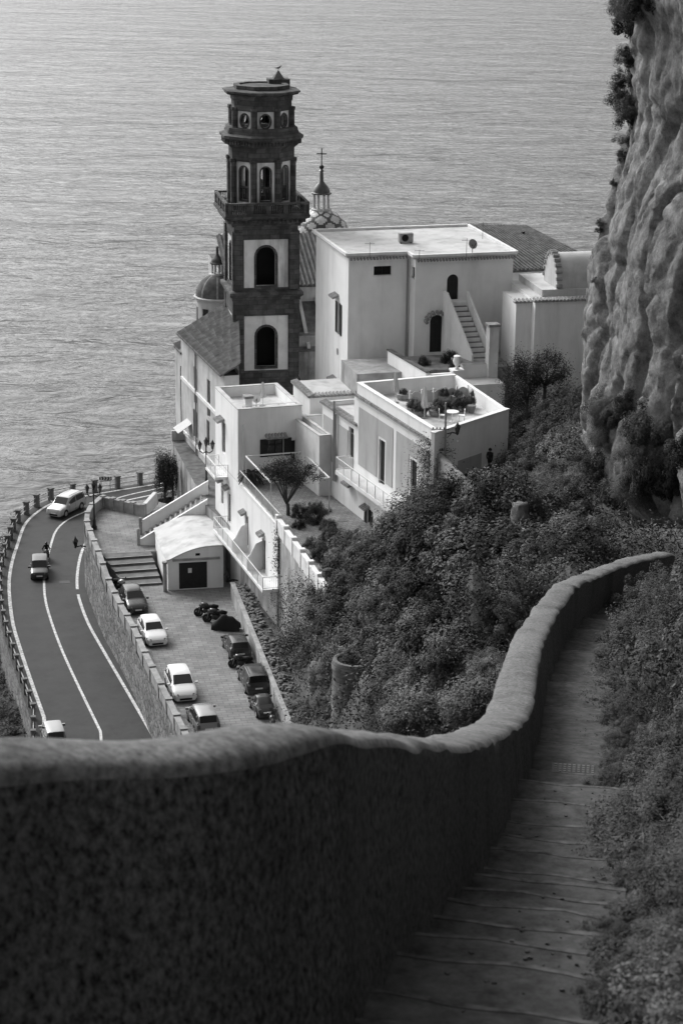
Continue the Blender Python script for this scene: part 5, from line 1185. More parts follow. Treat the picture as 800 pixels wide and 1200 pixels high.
CLEAR = [[(509, 506), (594, 478), (600, 492), (574, 552), (562, 578), (516, 528)], [(560, 880), (620, 842), (634, 756), (655, 718), (676, 684), (745, 656), (745, 690), (690, 740), (760, 860), (700, 1000), (540, 1100)]]
CLIFFV = [(686, 400), (806, 400), (806, 560), (750, 590), (700, 605)]
def blocked(h, r_, name):
    i = int(np.argmin(np.hypot(TT[:, 0] - h.x, TT[:, 1] - h.y))); d = math.hypot(TT[i, 0] - h.x, TT[i, 1] - h.y)
    if name != 'wallside_shrub' and (d < r_ * 1.25 + .6 or (d < 5 and h.z + r_ > TT[i, 2] - .1)): return True
    if name == 'wallside_shrub' and (h.z + r_ * 1.1 > TT[i, 2] + .05 or d < r_ * .8 + .5): return True
    cx_, cy_ = px_of(h + Vector((0, 0, .4 * r_))); rp = r_ * 1.2 * F_PX / max(h.y * 1.06, 1)
    if h.y < 108 and abs(cx_ - 405) < 18 + rp and abs(cy_ - 808) < 42 + rp: return True
    if h.y < 112:
        for dx, dz in ((0, 1.0), (.9, .4), (.6, .9), (-.6, .9)):
            if inside(px_of(h + Vector((dx * r_, 0, dz * r_))), CLIFFV): return True
    if h.y > 100:
        for dx, dz in ((0, .95), (-.9, .3), (.9, .3), (.6, .8), (-.6, .8)):
            if inside(px_of(h + Vector((dx * r_, 0, dz * r_))), CLEAR[0]): return True
    return False
def scatter(poly, n, kinds, r0, r1, name, label, group, gap=.75, sink=.12, ymax=175):
    xs = [p[0] for p in poly]; ys = [p[1] for p in poly]; pts = []; tries = 0
    while len(pts) < n and tries < n * 60:
        tries += 1; px, py = random.uniform(min(xs), max(xs)), random.uniform(min(ys), max(ys))
        if not inside((px, py), poly): continue
        h = hit_ground(px, py)
        if h is None or h.y > ymax: continue
        r_ = random.uniform(r0, r1)
        if blocked(h, r_, name): continue
        if any((h - q).length < (r_ + w) * .5 * gap for q, w in pts): continue
        pts.append((h, r_)); k = random.choice(kinds)
        k.place(h - Vector((0, 0, r_ * sink)), (r_ * random.uniform(.9, 1.2), r_ * random.uniform(.9, 1.2), r_ * random.uniform(.75, 1.1)), name, label, group)
    return pts
scatter([(395, 668), (445, 645), (500, 625), (560, 600), (600, 612), (690, 640), (655, 680), (615, 725), (590, 775), (560, 850), (500, 862), (430, 858), (436, 800), (432, 770), (392, 760)], 180, DENSE * 2 + LIGHT[:1] + FLOWER + DARK * 2 + DRY[:1], 1.0, 3.0, 'slope_shrub', '% shrub @', 'shrubs on the slope below the stairway')
scatter([(572, 566), (585, 552), (592, 500), (612, 482), (690, 470), (690, 610), (610, 606)], 75, DARK + DENSE + DRY[:1], .9, 2.3, 'bank_shrub', '% shrub on the bank @', 'shrubs on the bank beside the cliff')
scatter([(340, 690), (390, 712), (392, 860), (345, 858), (338, 760)], 40, DRY + DENSE[:1], .6, 1.2, 'scrub_bush', '% bush @', 'bushes on the slope above the car park')
scatter([(0, 600), (14, 640), (8, 690), (16, 740), (44, 862), (0, 862)], 46, DRY + DENSE[:1] + LIGHT[:1], .9, 1.7, 'roadside_bush', '% seaward bush outside the road @', 'bushes outside the road fence')
scatter([(595, 735), (640, 692), (660, 672), (640, 664), (600, 700), (570, 770), (545, 850), (575, 842), (592, 780)], 22, LIGHT + NEAR[:1], .45, .9, 'wallside_shrub', '% shrub touching the outer side of the stairway wall', 'shrubs along the outer side of the stairway wall')
# right-hand bank above the stairs
def bank(rows):
    for (s0, s1, w0, w1, n, kinds, r0, r1, name, label, group) in rows:
        for _ in range(n):
            t = random.uniform(s0, s1); f = foot_at(t); nn = nrm_at(t); w = stair_w(t) + random.uniform(w0, w1); kk = 1.0 if t > sA + 5 else .62; w += 0 if t > sA + 5 else .12
            x, y = f[0] - nn[0] * w, f[1] - nn[1] * w; z = max(ground(x, y), f[2] + .14); r_ = random.uniform(r0, r1) * kk
            if inside(px_of((x, y, z + r_)), CLIFFV): continue
            random.choice(kinds).place((x, y, z - .1 * r_), (r_, r_, r_ * random.uniform(.85, 1.15)), name, label.replace('#', 'beside the steps above the landing' if t < sB - 11 else 'beside the landing with the drain cover' if t < sB else 'beside the steps below the landing' if t < sB + 14 else 'by the last bend of the stairway'), group)
LS = seglen[-1]; sA, sB = s_of_px(480, 1140), s_of_px(638, 838)
bank([(sB - 3, LS, .3, 1.2, 40, NEAR, .8, 1.3, 'stairside_shrub', '% overhanging shrub #', 'shrubs overhanging the far stairs'),
      (sB - 8, LS, 1.3, 5, 44, NEAR, 1.1, 1.8, 'tall_bank_shrub', '% tall bank shrub #', 'tall shrubs on the bank right of the stairs'),
      (sA - 3, sB + 6, -.2, .3, 110, NEARDRY + NEAR * 2, .2, .40, 'stair_edge_plant', '% low edge plant #', 'low plants along the right edge of the near stairs'),
      (sA - 3.5, sB, .3, 1.5, 70, NEARDRY + NEAR * 2, .4, .8, 'bank_bush', '% bank bush #', 'bushes on the bank right of the near stairs'),
      (sA - 3.2, sA + 10, .25, 1.6, 80, NEAR + NEARDRY, .6, 1.0, 'near_bank_bush', '% leafy bush on the bare verge #', 'bushes on the verge of the near stairs'),
      (sA - 4, sB, 1.6, 6, 40, NEAR + DENSE, .7, 1.3, 'upper_bank_bush', '% high bank bush #', 'larger bushes on the upper bank')])
for k_ in range(9):
    t = LS - random.uniform(.3, 9); f = foot_at(t); nn = nrm_at(t); w = stair_w(t) + random.uniform(-.9, .2); r_ = random.uniform(.8, 1.25)
    NEAR[k_ % 3].place((f[0] - nn[0] * w, f[1] - nn[1] * w, f[2] - .1), (r_, r_, r_ * 1.15), 'stair_end_bush', '% loose bush closing off the last bend of the stairway', 'bushes closing off the stairway bend')
# cliff plants: cast against the rock
dg = bpy.context.evaluated_depsgraph_get(); dg.update()
def hit_obj(px, py, ob):
    d = ray(px, py).normalized(); ok, loc, nrm, idx = ob.ray_cast(Vector((0, 0, CAM_Z)) - ob.location, d); return (loc + ob.location, nrm) if ok else (None, None)
def on_cliff(px, py, r_, kinds, name, label, group, flat=1.0):
    for dx in (0, 4, 8, 12, 18, 26):
        h, n_ = hit_obj(px + dx, py, cl)
        if h: break
    if h is None: return
    return random.choice(kinds).place(h + Vector((0, .2, -.15 * r_)), (r_, r_ * flat, r_), name, label, group)
for px, py, r_ in ((731, 95, 1.2), (727, 118, 1.4), (730, 140, 1.2), (735, 70, 1.0), (736, 165, .9), (733, 185, .6), (727, 128, 1.0)):
    on_cliff(px, py, r_, DENSE[:1] + DARK[:1], 'cliff_bush', '% bush jutting from the cliff edge over the sea', 'bushes jutting from the cliff edge')
for px, py, r_ in ((745, 10, 1.6), (740, 30, 1.4), (752, -6, 1.6), (735, 14, 1.1), (760, 5, 1.2)):
    on_cliff(px, py, r_, DRY[:1] + DARK, 'cliff_top_bush', 'shaggy drooping bush high on the cliff', 'shaggy bushes high on the cliff')
for px, py, r_ in ((706, 262, .4), (704, 270, .35), (698, 330, .3), (721, 215, .35)):
    on_cliff(px, py, r_, DENSE[:1], 'cliff_tuft', 'tiny leaf tuft on the cliff outline', 'tiny tufts on the cliff outline')
for i in range(34):
    px, py = random.uniform(702, 800), random.uniform(478, 585)
    if (px - 702) * .5 + 478 > py + 20: continue
    on_cliff(px, py, random.uniform(.9, 1.6), DRY[:1] * 2 + DARK[1:], 'hanging_scrub', '% scrub hanging on the lower cliff', 'hanging scrub on the lower cliff', .8)
# tall shrubs that rise in front of the lower house walls
for px, py, r_ in ((486, 618, 1.8), (505, 612, 2.0), (522, 606, 2.0), (538, 612, 1.9), (470, 640, 1.8), (552, 622, 1.8), (560, 640, 2.2), (520, 640, 2.3), (490, 650, 2.2), (585, 612, 2.0), (610, 606, 2.1)):
    h = hit_ground(px, py)
    if h: random.choice(DENSE + DARK).place(h - Vector((0, 0, .2)), (r_, r_, r_ * 1.25), 'tall_shrub', '% tall shrub @', 'tall shrubs in front of the lower houses')
# bare rock and masonry showing through the scrub
def outcrop(px, py, w, h, label, m='dry_rock', jag=1.0):
    g = hit_ground(px, py)
    if g is None: return
    V_ = []; nu, nv_ = 18, 12
    for i in range(nv_):
        t = i / (nv_ - 1); rr = w * (1 - .55 * t ** 2.2) * (1 if i < nv_ - 1 else .05)
        for k in range(nu + 1):
            a = 2 * math.pi * (k % nu) / nu; q = Vector((math.cos(a) * rr, math.sin(a) * rr * .8, h * min(1, t * 1.08))); n1 = mnoise.fractal(q * (1.1 / w) + g * .3, .5, 2.1, 4) * .35 * w * jag; V_.append((g.x + q.x + math.cos(a) * n1, g.y + q.y + math.sin(a) * n1, g.z - .6 + q.z + n1 * .3))
    tag(rebase(grid_mesh('rock_outcrop', V_, nu + 1, nv_, m, smooth=False)), label, 'rock')
outcrop(607, 634, .55, 2.3, 'pale bare rock standing among the shrubs under the cliff', 'rock'); outcrop(614, 652, .4, 1.8, 'small pale rock below the larger bare rock', 'rock'); outcrop(372, 800, .6, 2.0, 'grey rock on the dry slope left of the turret', 'rock')
# ground cover on the slopes
gc = []
P_all = [(330, 560), (700, 440), (690, 640), (600, 740), (560, 862), (335, 862)]
while len(gc) < 3400:
    px, py = random.uniform(330, 800), random.uniform(450, 870); h = hit_ground(px, py)
    if h is None or h.y > 170: continue
    gc.append(h)
for _ in range(1500):
    h = hit_ground(random.uniform(0, 45), random.uniform(600, 865)); 
    if h is not None and h.y < 215: gc.append(h)
for _ in range(1200):
    t = random.uniform(sA - 3, LS); f = foot_at(t); nn = nrm_at(t); w = stair_w(t) + random.uniform(.1, 6); x, y = f[0] - nn[0] * w, f[1] - nn[1] * w; gc.append(Vector((x, y, ground(x, y))))
G = np.array([tuple(q) for q in gc]); D0 = np.hypot(G[:, 0], G[:, 1]); per = 30
sc_ = np.clip(D0 / 100, .12, 1.0); C = np.repeat(G, per, 0) + rng.normal(size=(len(G) * per, 3)) * np.repeat(sc_, per)[:, None] * np.array([.7, .7, .22]); C[:, 2] += np.repeat(sc_, per) * .2
me = leaves_mesh('ground_cover', C, np.repeat(sc_, per)[:, None] * .10, rng.choice([0, 1, 1, 2], len(C)), .4)
o = bpy.data.objects.new('ground_cover', me); COL.objects.link(o); o['kind'] = 'stuff'; o['label'] = 'low leafy ground cover over the slopes'

# ---------------- trees ----------------
def tree(name, label, base, h, crown_c, crown_r, K, per, leaf, mats, limbs=6, trunk_r=.16, group=None, lean=(0, 0), cr=.2, fk=.45):
    t = thing(name, label, 'tree', tuple(base), group); b = Vector(base); c = b + Vector(crown_c)
    mb = MB(); fork = b + Vector((lean[0], lean[1], h * fk)); mb.tube([b - Vector((0, 0, .4)), b + Vector((lean[0] * .3, lean[1] * .3, h * .2)), fork], [trunk_r * 1.2, trunk_r, trunk_r * .8], 8)
    cc = []
    for i in range(limbs):
        a = 6.28 * i / limbs + random.uniform(-.3, .3); e = c + Vector((crown_r[0] * .7 * math.cos(a), crown_r[1] * .7 * math.sin(a), crown_r[2] * random.uniform(-.2, .5)))
        m = fork.lerp(e, .5) + Vector((random.uniform(-.2, .2), random.uniform(-.2, .2), .15)); mb.tube([fork, m, e], [trunk_r * .6, trunk_r * .4, .02], 6)
        for _ in range(3):
            e2 = e + Vector((random.uniform(-.5, .5) * crown_r[0], random.uniform(-.5, .5) * crown_r[1], random.uniform(-.1, .6) * crown_r[2])); mb.tube([m, e.lerp(m, .3), e2], [trunk_r * .3, .03, .01], 5)
    mb.build('trunk', 'bark', t, True)
    d = rng.normal(size=(K, 3)); d /= np.linalg.norm(d, axis=1)[:, None]; d *= rng.uniform(.45, 1.05, (K, 1)); ctr = d * np.array(crown_r) + np.array(crown_c)
    C = np.repeat(ctr, per, 0) + rng.normal(size=(K * per, 3)) * cr * np.array(crown_r) * np.repeat(rng.uniform(.5, 1.2, (K, 1)), per, 0)
    me = leaves_mesh('crown', C, leaf, np.repeat(rng.choice([0, 1, 1, 2], K), per) + rng.choice([-1, 0, 0, 1], K * per), .45, .2, mats); o = bpy.data.objects.new('crown', me); COL.objects.link(o); o.parent = t; return t
DM = ('leaf_dark', 'leaf_dark', 'leaf_mid'); MM = ('leaf_dark', 'leaf_mid', 'leaf_light')
tb = on_z(338, 604, Z_GARDEN); tree('umbrella_tree', 'flat crowned garden tree with forked trunk on the terrace', tb, 4.6, (.1, .3, 3.4), (2.3, 2.1, .95), 80, 130, .06, DM, 8, .13, lean=(-.15, 0), cr=.18, fk=.2)
tb = on_y(617, 474, 151); tb.z = min(tb.z, ground(tb.x, tb.y) + .3); tree('evergreen_tree', 'dense dark evergreen tree beside the stepped outhouse', tb, 5.2, (-.5, 0, 3.4), (1.35, 1.3, 2.2), 90, 150, .06, DM, 6, .14, cr=.22)
tb = on_y(637, 478, 151); tb.z = min(tb.z, ground(tb.x, tb.y) + .3); tree('forked_tree', 'open crowned tree with bare forked limbs below the vaulted house', tb, 5.4, (.2, 0, 3.6), (1.7, 1.4, 1.7), 70, 120, .06, DM, 7, .15, cr=.2)
tb = on_z(186, 594, Z_PIAZZA - .5) + Vector((.4, 2.0, -.5)); tree('dark_roadside_tree', 'dark dense tree below the old street wall', tb, 5, (0, 0, 3.0), (1.0, 1.0, 2.3), 70, 140, .06, ('leaf_dark',) * 3, 5, .12)
tb = on_z(192, 588, Z_PIAZZA - .5) + Vector((.6, 3.0, -.5)); tree('second_roadside_tree', 'lower dark tree pressed against the old street wall', tb, 4, (0, 0, 2.2), (.8, .8, 1.8), 60, 120, .06, ('leaf_dark',) * 3, 5, .1)
# cycad on the terrace corner
cb_ = f1.p(.9, -.9, 29.0); cy = thing('cycad', 'dark spiky cycad palm in the corner of the white terrace', 'palm', tuple(cb_)); MB().lathe(cb_, [(.3, 0), (.32, .4), (.24, .9), (.1, 1.0)], 10).build('trunk', 'bark', cy)
for i in range(26):
    a = 6.28 * i / 26 + (i % 3) * .1; el = .9 - .8 * (i % 4) / 4; mb = MB(); L_ = 1.15
    for j in range(6):
        t0, t1 = j / 6, (j + 1) / 6
        f = lambda t: cb_ + Vector((math.cos(a) * L_ * t, math.sin(a) * L_ * t, 1.0 + el * t - 1.1 * t * t))
        p, q = f(t0), f(t1); sd_ = Vector((-math.sin(a), math.cos(a), 0)) * .15 * (1 - abs(t0 - .4)); dn = Vector((0, 0, -.05))
        mb.add([p + sd_ + dn, p, q, q + sd_ * .9 + dn], [(0, 1, 2, 3)]); mb.add([p - sd_ + dn, p, q, q - sd_ * .9 + dn], [(0, 1, 2, 3)])
    mb.build('frond', 'leaf_dark', cy)
# garden shrubs standing on the terrace
for px, py, r_, z in ((352, 605, .9, 29), (376, 600, .8, 29), (390, 632, 1.0, 29), (408, 652, 1.4, 29), (425, 672, 1.5, 29), (445, 678, 1.6, 28.6), (470, 668, 1.6, 28.6), (392, 684, 1.1, 28.6), (362, 600, .8, 29), (370, 612, .9, 29), (385, 620, .7, 29), (378, 640, 1.1, 29), (400, 640, 1.2, 29), (420, 640, 1.2, 29), (395, 660, 1.2, 29), (415, 662, 1.3, 29), (440, 660, 1.3, 29), (350, 618, .6, 29), (365, 640, .7, 29), (372, 655, .8, 29), (452, 640, 1.4, 29), (462, 655, 1.4, 29), (386, 676, 1.0, 28.5), (404, 690, 1.2, 28.5), (430, 685, 1.3, 28.5)):
    random.choice(DENSE + DARK[:1]).place(on_z(px, py, z), (r_, r_, r_ * 1.15), 'garden_shrub', '% rounded shrub in the terrace garden', 'shrubs in the terrace garden')
# ivy and creepers over walls
def ivy(name, label, pts, n, spread, size, mats=MM, group=None):
    C = []
    for _ in range(n):
        p = random.choice(pts); C.append((p[0] + random.gauss(0, spread[0]), p[1] + random.gauss(0, spread[1]), p[2] + random.gauss(0, spread[2])))
    C = np.array(C); c0 = C.mean(0); c0[2] = C[:, 2].min(); me = leaves_mesh(name, C - c0, size, rng.choice([0, 1, 1, 2], n), .5, .5, mats); o = bpy.data.objects.new(name, me); COL.objects.link(o); o.location = c0; tag(o, label, 'ivy', group); return o
e1 = f1.p(.15, -11.95, 0); pts = [(e1.x, e1.y, z) for z in np.linspace(25.5, 28.8, 8)]
ivy('ivy', 'dark ivy hanging from the end corner of the white terrace', pts, 2000, (.25, .2, .35), .06, DM)
pts = []
for t in np.linspace(.25, .95, 14):
    g_ = f_g.p(GL * t, -.3, 0)
    for z in np.linspace(21, 28, 8):
        if random.random() < .55: pts.append((g_.x - .3 * (28 - z) / 8, g_.y - .35, z))
ivy('wall_creeper', 'patchy creeper over the tall wall below the garden wall posts', pts, 14000, (.55, .4, .6), .07, ('leaf_dark', 'leaf_mid', 'dry_grass'))
# flowering mass on the corner of the panelled house
pts = []
for px, py, Y in ((505, 530, 139.5), (508, 545, 139), (500, 565, 139), (495, 585, 138.5), (515, 580, 137), (525, 590, 136), (500, 605, 137), (515, 610, 135.5), (488, 605, 138), (535, 600, 135), (545, 605, 134)): pts.append(tuple(on_y(px, py, Y)))
ivy('flowering_creeper', 'creeper with pale blossoms climbing the near corner of the panelled house', pts, 18000, (.6, .5, .6), .06, ('leaf_dark', 'leaf_mid', 'leaf_mid'))
C = np.array([[q[0] + random.gauss(0, .7), q[1] - .4 + random.gauss(0, .5), q[2] + random.gauss(0, .7)] for q in random.choices(pts, k=240)])
me = leaves_mesh('blossom', C - np.array(bpy.data.objects['flowering_creeper'].location), .07, np.zeros(len(C)), .8, 0, ('blossom',)); o = bpy.data.objects.new('blossom', me); COL.objects.link(o); o.parent = bpy.data.objects['flowering_creeper']; o['kind'] = 'stuff'
# ---------------- cars ----------------
def heading(px0, px1, z):       # world angle of the line from pixel px0 to px1 on level z
    a, b = on_z(*px0, z), on_z(*px1, z); return math.atan2(b.y - a.y, b.x - a.x)
HATCH = [(0, .40, .36, .74, .80), (.03, .48, .43, .82, .93), (.12, .56, .51, .86, .99), (.24, .625, .57, .87, 1), (.29, .66, .60, .86, 1), (.45, .965, .61, .72, 1), (.60, 1.0, .615, .73, 1), (.80, .985, .63, .72, 1), (.90, .93, .65, .69, .985), (.975, .66, .62, .74, .95), (1, .50, .46, .76, .88)]
BOXY = [(0, .42, .38, .78, .85), (.02, .50, .46, .85, .95), (.10, .56, .52, .88, 1), (.21, .60, .56, .88, 1), (.25, .63, .58, .87, 1), (.38, .97, .59, .80, 1), (.60, 1.0, .595, .80, 1), (.86, .99, .60, .80, 1), (.93, .96, .60, .78, .99), (.985, .62, .58, .82, .97), (1, .50, .46, .82, .92)]
MPV = [(0, .38, .34, .74, .80), (.03, .46, .41, .83, .93), (.10, .54, .49, .87, .99), (.19, .61, .56, .88, 1), (.24, .65, .58, .86, 1), (.42, .97, .59, .74, 1), (.60, 1.0, .595, .75, 1), (.84, .97, .60, .74, 1), (.92, .92, .62, .71, .985), (.98, .62, .58, .76, .95), (1, .48, .44, .78, .9)]
TINY = [(0, .40, .36, .60, .72), (.04, .50, .45, .72, .90), (.14, .58, .53, .78, .98), (.26, .62, .57, .80, 1), (.31, .66, .60, .80, 1), (.44, .97, .62, .68, 1), (.56, 1.0, .63, .68, 1), (.68, .96, .63, .66, 1), (.80, .70, .62, .72, .98), (.93, .56, .52, .72, .92), (1, .42, .38, .66, .8)]
def car(name, label, base, ang, L, W, H, prof, paint, group, wheel=.30, rack=False, bumper=None):
    """base: ground centre. Loft body, glass laid just proud of it, wheels, lamps, mirrors, plates"""
    t = thing(name, label, 'car', tuple(base), group); ca, sa = math.cos(ang), math.sin(ang); B = Vector(base)
    def P(x, y, z): return Vector((B.x + x * ca - y * sa, B.y + x * sa + y * ca, B.z + z))
    st = []; hw = W / 2
    for xf, zt_, zb, wt, w in prof:
        x = L / 2 - xf * L; a = hw * w
        half = [(a * .86, .13 * H), (a * .98, .2 * H), (a, .34 * H if zb > .4 else .28 * H), (a * .985, zb * H * .92), (a * .955, zb * H), (hw * wt, zt_ * H - .03), (hw * wt * .82, zt_ * H), (hw * wt * .4, zt_ * H + .015)]
        st.append([(x, y, z) for y, z in half] + [(x, -y, z) for y, z in half[::-1]])
    n = len(st[0]); mb = MB(); vs = [P(*q) for r_ in st for q in r_]
    mb.add(vs, [(i * n + k, i * n + (k + 1) % n, (i + 1) * n + (k + 1) % n, (i + 1) * n + k) for i in range(len(st) - 1) for k in range(n)] + [tuple(range(n))[::-1], tuple((len(st) - 1) * n + k for k in range(n))])
    body = mb.build('body', paint, t, 38)
    def glass(nm, i0, i1, ks, ins=.1):
        # patch of the loft between stations i0..i1 and ring points ks, inset and lifted
        g = MB(); 
        for i in range(i0, i1):
            for k in ks:
                q = [Vector(st[i][k]), Vector(st[i][k + 1]), Vector(st[i + 1][k + 1]), Vector(st[i + 1][k])]; c = sum(q, Vector()) / 4; nr = (q[2] - q[0]).cross(q[3] - q[1]).normalized()
                if nr.dot(c - Vector((0, 0, H * .4))) < 0: nr = -nr
                g.quad(*[P(*(v + nr * .012)) for v in q])
        return g.build(nm, 'glass_dark', t)
    nt_ = n // 2
    def patch(nm, corners, m='glass_dark'):
        g = MB(); q = [Vector(c) for c in corners]; nr = (q[2] - q[0]).cross(q[3] - q[1]).normalized(); c = sum(q, Vector()) / 4
        if nr.dot(c - Vector((0, 0, H * .35))) < 0: nr = -nr
        g.hexa([P(*(v - nr * .02)) for v in q] + [P(*(v + nr * .014)) for v in q]); return g.build(nm, m, t)
    S_ = lambda i, k: Vector(st[i][k]); lp = lambda a, b, f: a + (b - a) * f
    # windscreen (stations 4-5) and rear window (8-9), across the top ring
    for nm, i0, i1, f0, f1_ in (('windscreen', 4, 5, .06, .93), ('rear_window', 8, 9, .05, .88)):
        a, b, c, d = S_(i0, 5), S_(i0, nt_ + 2), S_(i1, nt_ + 2), S_(i1, 5)
        a, b, c, d = [v + Vector((0, 0, .03)) for v in (a, b, c, d)]
        e = [lp(lp(a, b, .04), lp(d, c, .04), f0), lp(lp(a, b, .96), lp(d, c, .96), f0), lp(lp(a, b, .95), lp(d, c, .95), f1_), lp(lp(a, b, .05), lp(d, c, .05), f1_)]
        patch(nm, e)
    for sd_ in (0, 1):
        kb, kt = (4, 5) if sd_ == 0 else (n - 5, n - 6)
        for i0, f0, i1, f1_ in ((4, .55, 6, .0), (6, .08, 7, .75), (7, .9, 8, .8)):
            bot = lp(S_(i0, kb), S_(i0 + 1, kb), f0) if f0 else S_(i0, kb); bo2 = lp(S_(i1, kb), S_(min(i1 + 1, len(st) - 1), kb), f1_)
            to1 = lp(S_(i0, kt), S_(i0 + 1, kt), f0); to2 = lp(S_(i1, kt), S_(min(i1 + 1, len(st) - 1), kt), f1_ * .7)
            patch('side_window', [lp(bot, to1, .08), lp(bo2, to2, .08), lp(bo2, to2, .86), lp(bot, to1, .86)])
    # wheels
    for xf in (.19, .80):
        for s_ in (-1, 1):
            x = L / 2 - xf * L; y = s_ * (hw - .11); mb = MB()
            c0 = P(x, y - s_ * .1, wheel); c1 = P(x, y + s_ * .115, wheel); mb.tube([c0, c1], wheel, 18); wo = mb.build('wheel', 'tyre', t)
            mb = MB(); mb.tube([P(x, y + s_ * .1, wheel), P(x, y + s_ * .124, wheel)], wheel * .62, 14); mb.build('rim', 'rim', wo)
            mb = MB(); mb.tube([P(x, s_ * (hw - .05), wheel + .02), P(x, s_ * (hw + .002), wheel + .02)], wheel * 1.16, 18); mb.build('wheel_arch', 'void_dark', t)
    for s_ in (-1, 1):
        zl = prof[1][2] * H
        patch('headlight', [(L / 2 - .022 * L, s_ * hw * .94, zl - .08), (L / 2 + .004 * L, s_ * hw * .54, zl - .10), (L / 2 - .012 * L, s_ * hw * .56, zl + .04), (L / 2 - .095 * L, s_ * hw * .985, zl + .10)], 'lamp_lens')
        mb = MB(); fr = Frame(*P(-L / 2 + .05, s_ * hw * .80, 0).xy, math.degrees(ang)); mb.box(fr, -.06, .1, -.1, .1, B.z + H * .42, B.z + H * .60); mb.build('tail_light', 'tail_lens', t)
        mb = MB(); m0 = P(L / 2 - .29 * L, s_ * (hw + .1), H * .63); fr = Frame(m0.x, m0.y, math.degrees(ang)); mb.box(fr, -.05, .06, -.12, .09, B.z + H * .60, B.z + H * .70); mb.build('mirror', paint, t)
        mb = MB()
        for xf in (.46, .66): q = P(L / 2 - xf * L, s_ * (hw + .012), .56 * H); fr = Frame(q.x, q.y, math.degrees(ang)); mb.box(fr, -.1, .1, -.015, .015, q.z - .015, q.z + .02)
        mb.build('door_handle', 'grey_metal' if paint != 'car_white' else 'rim', t)
        mb = MB()
        for xf in (.34, .56, .76): mb.bar(P(L / 2 - xf * L, s_ * (hw + .001), .22 * H), P(L / 2 - xf * L, s_ * (hw - .006), .58 * H), .014); 
        mb.build('door_gap', 'void_dark', t)
    for e, nm in ((1, 'front_plate'), (-1, 'rear_plate')):
        xx = L / 2 * e; fr = Frame(*P(xx + .005 * e, 0, 0).xy, math.degrees(ang)); z0 = H * (.26 if e > 0 else .36); MB().box(fr, -.02, .02, -.26, .26, B.z + z0, B.z + z0 + .11).build(nm, 'plate_white', t)
    xx = L / 2 - .004 * L; fr = Frame(*P(xx, 0, 0).xy, math.degrees(ang)); MB().box(fr, -.05, .03, -hw * .5, hw * .5, B.z + H * .16, B.z + H * .25).build('grille', 'void_dark', t); MB().box(fr, -.06, .012, -hw * .34, hw * .34, B.z + H * .35, B.z + H * .39).build('grille', 'dark_metal', t)
    fr = Frame(*P(-L / 2, 0, 0).xy, math.degrees(ang)); MB().box(fr, -.03, .2, -hw * .86, hw * .86, B.z + H * .17, B.z + H * .33).build('bumper', bumper or paint, t)
    if rack:
        for s_ in (-1, 1):
            mb = MB(); mb.tube([P(L * .08, s_ * hw * .66, H + .0), P(L * .06, s_ * hw * .66, H + .07), P(-L * .36, s_ * hw * .66, H + .05), P(-L * .38, s_ * hw * .66, H - .04)], .02, 6); mb.build('roof_rail', 'dark_metal', t)
    return t
PK = math.atan2(rd.y, rd.x); zp = Z_PARK; gl, gr, gd_ = 'cars parked along the parapet', 'cars parked along the car park bank', 'cars driving on the coast road'
pk2 = heading((168, 760), (195, 814), zp)
car('hatchback', 'dark hatchback parked at the foot of the piazza steps', on_z(157, 711, zp), pk2 + .02, 4.0, 1.7, 1.5, HATCH, 'car_dark', gl)
car('hatchback', 'white hatchback parked along the parapet behind the silver-grilled white car', on_z(179, 748, zp), pk2 + .02, 4.0, 1.7, 1.5, HATCH, 'car_white', gl)
car('compact_car', 'white compact people carrier parked nose out along the parapet', on_z(212, 811, zp), pk2 - .02, 4.25, 1.78, 1.6, MPV, 'car_white', gl)
car('minivan', 'silver minivan parked with its rear window showing beside the parapet', on_z(238, 851, zp), pk2 + math.pi, 4.0, 1.7, 1.62, MPV, 'car_silver', gl)
car('hatchback', 'dark hatchback behind the motorcycles seen from its rear', on_z(277, 764, zp), PK + math.pi + .05, 3.9, 1.68, 1.47, HATCH, 'car_dark', gr)
car('estate_car', 'dark wagon with pale roof rails between the dark hatchback and the tiny round car', on_z(297, 803, zp), PK + math.pi + .04, 4.3, 1.78, 1.58, MPV, 'car_dark', gr, rack=True)
car('mini_car', 'tiny round dark vintage car parked last by the bank', on_z(307, 834, zp), PK + math.pi + .1, 3.0, 1.34, 1.33, TINY, 'car_dark', gr, wheel=.26)
p_ = on_z(47, 673, Z_ROAD); car('boxy_car', 'small boxy dark car with bright headlights on the coast road', p_, math.atan2(-p_.y, -p_.x) - .02, 3.5, 1.55, 1.5, BOXY, 'car_dark', gd_, bumper='dark_metal')
car('sport_utility', 'pale silver sport utility car rounding the bend of the coast road', on_z(78, 600, Z_ROAD), heading((91, 594), (69, 605), Z_ROAD), 4.5, 1.78, 1.75, BOXY, 'car_pale', gd_, wheel=.35, rack=True, bumper='dark_metal')
car('small_van', 'silver small van low on the coast road just past the stairway wall', on_z(63, 872, Z_ROAD), heading((52, 841), (36, 796), Z_ROAD), 3.7, 1.5, 1.7, BOXY, 'car_silver', gd_)

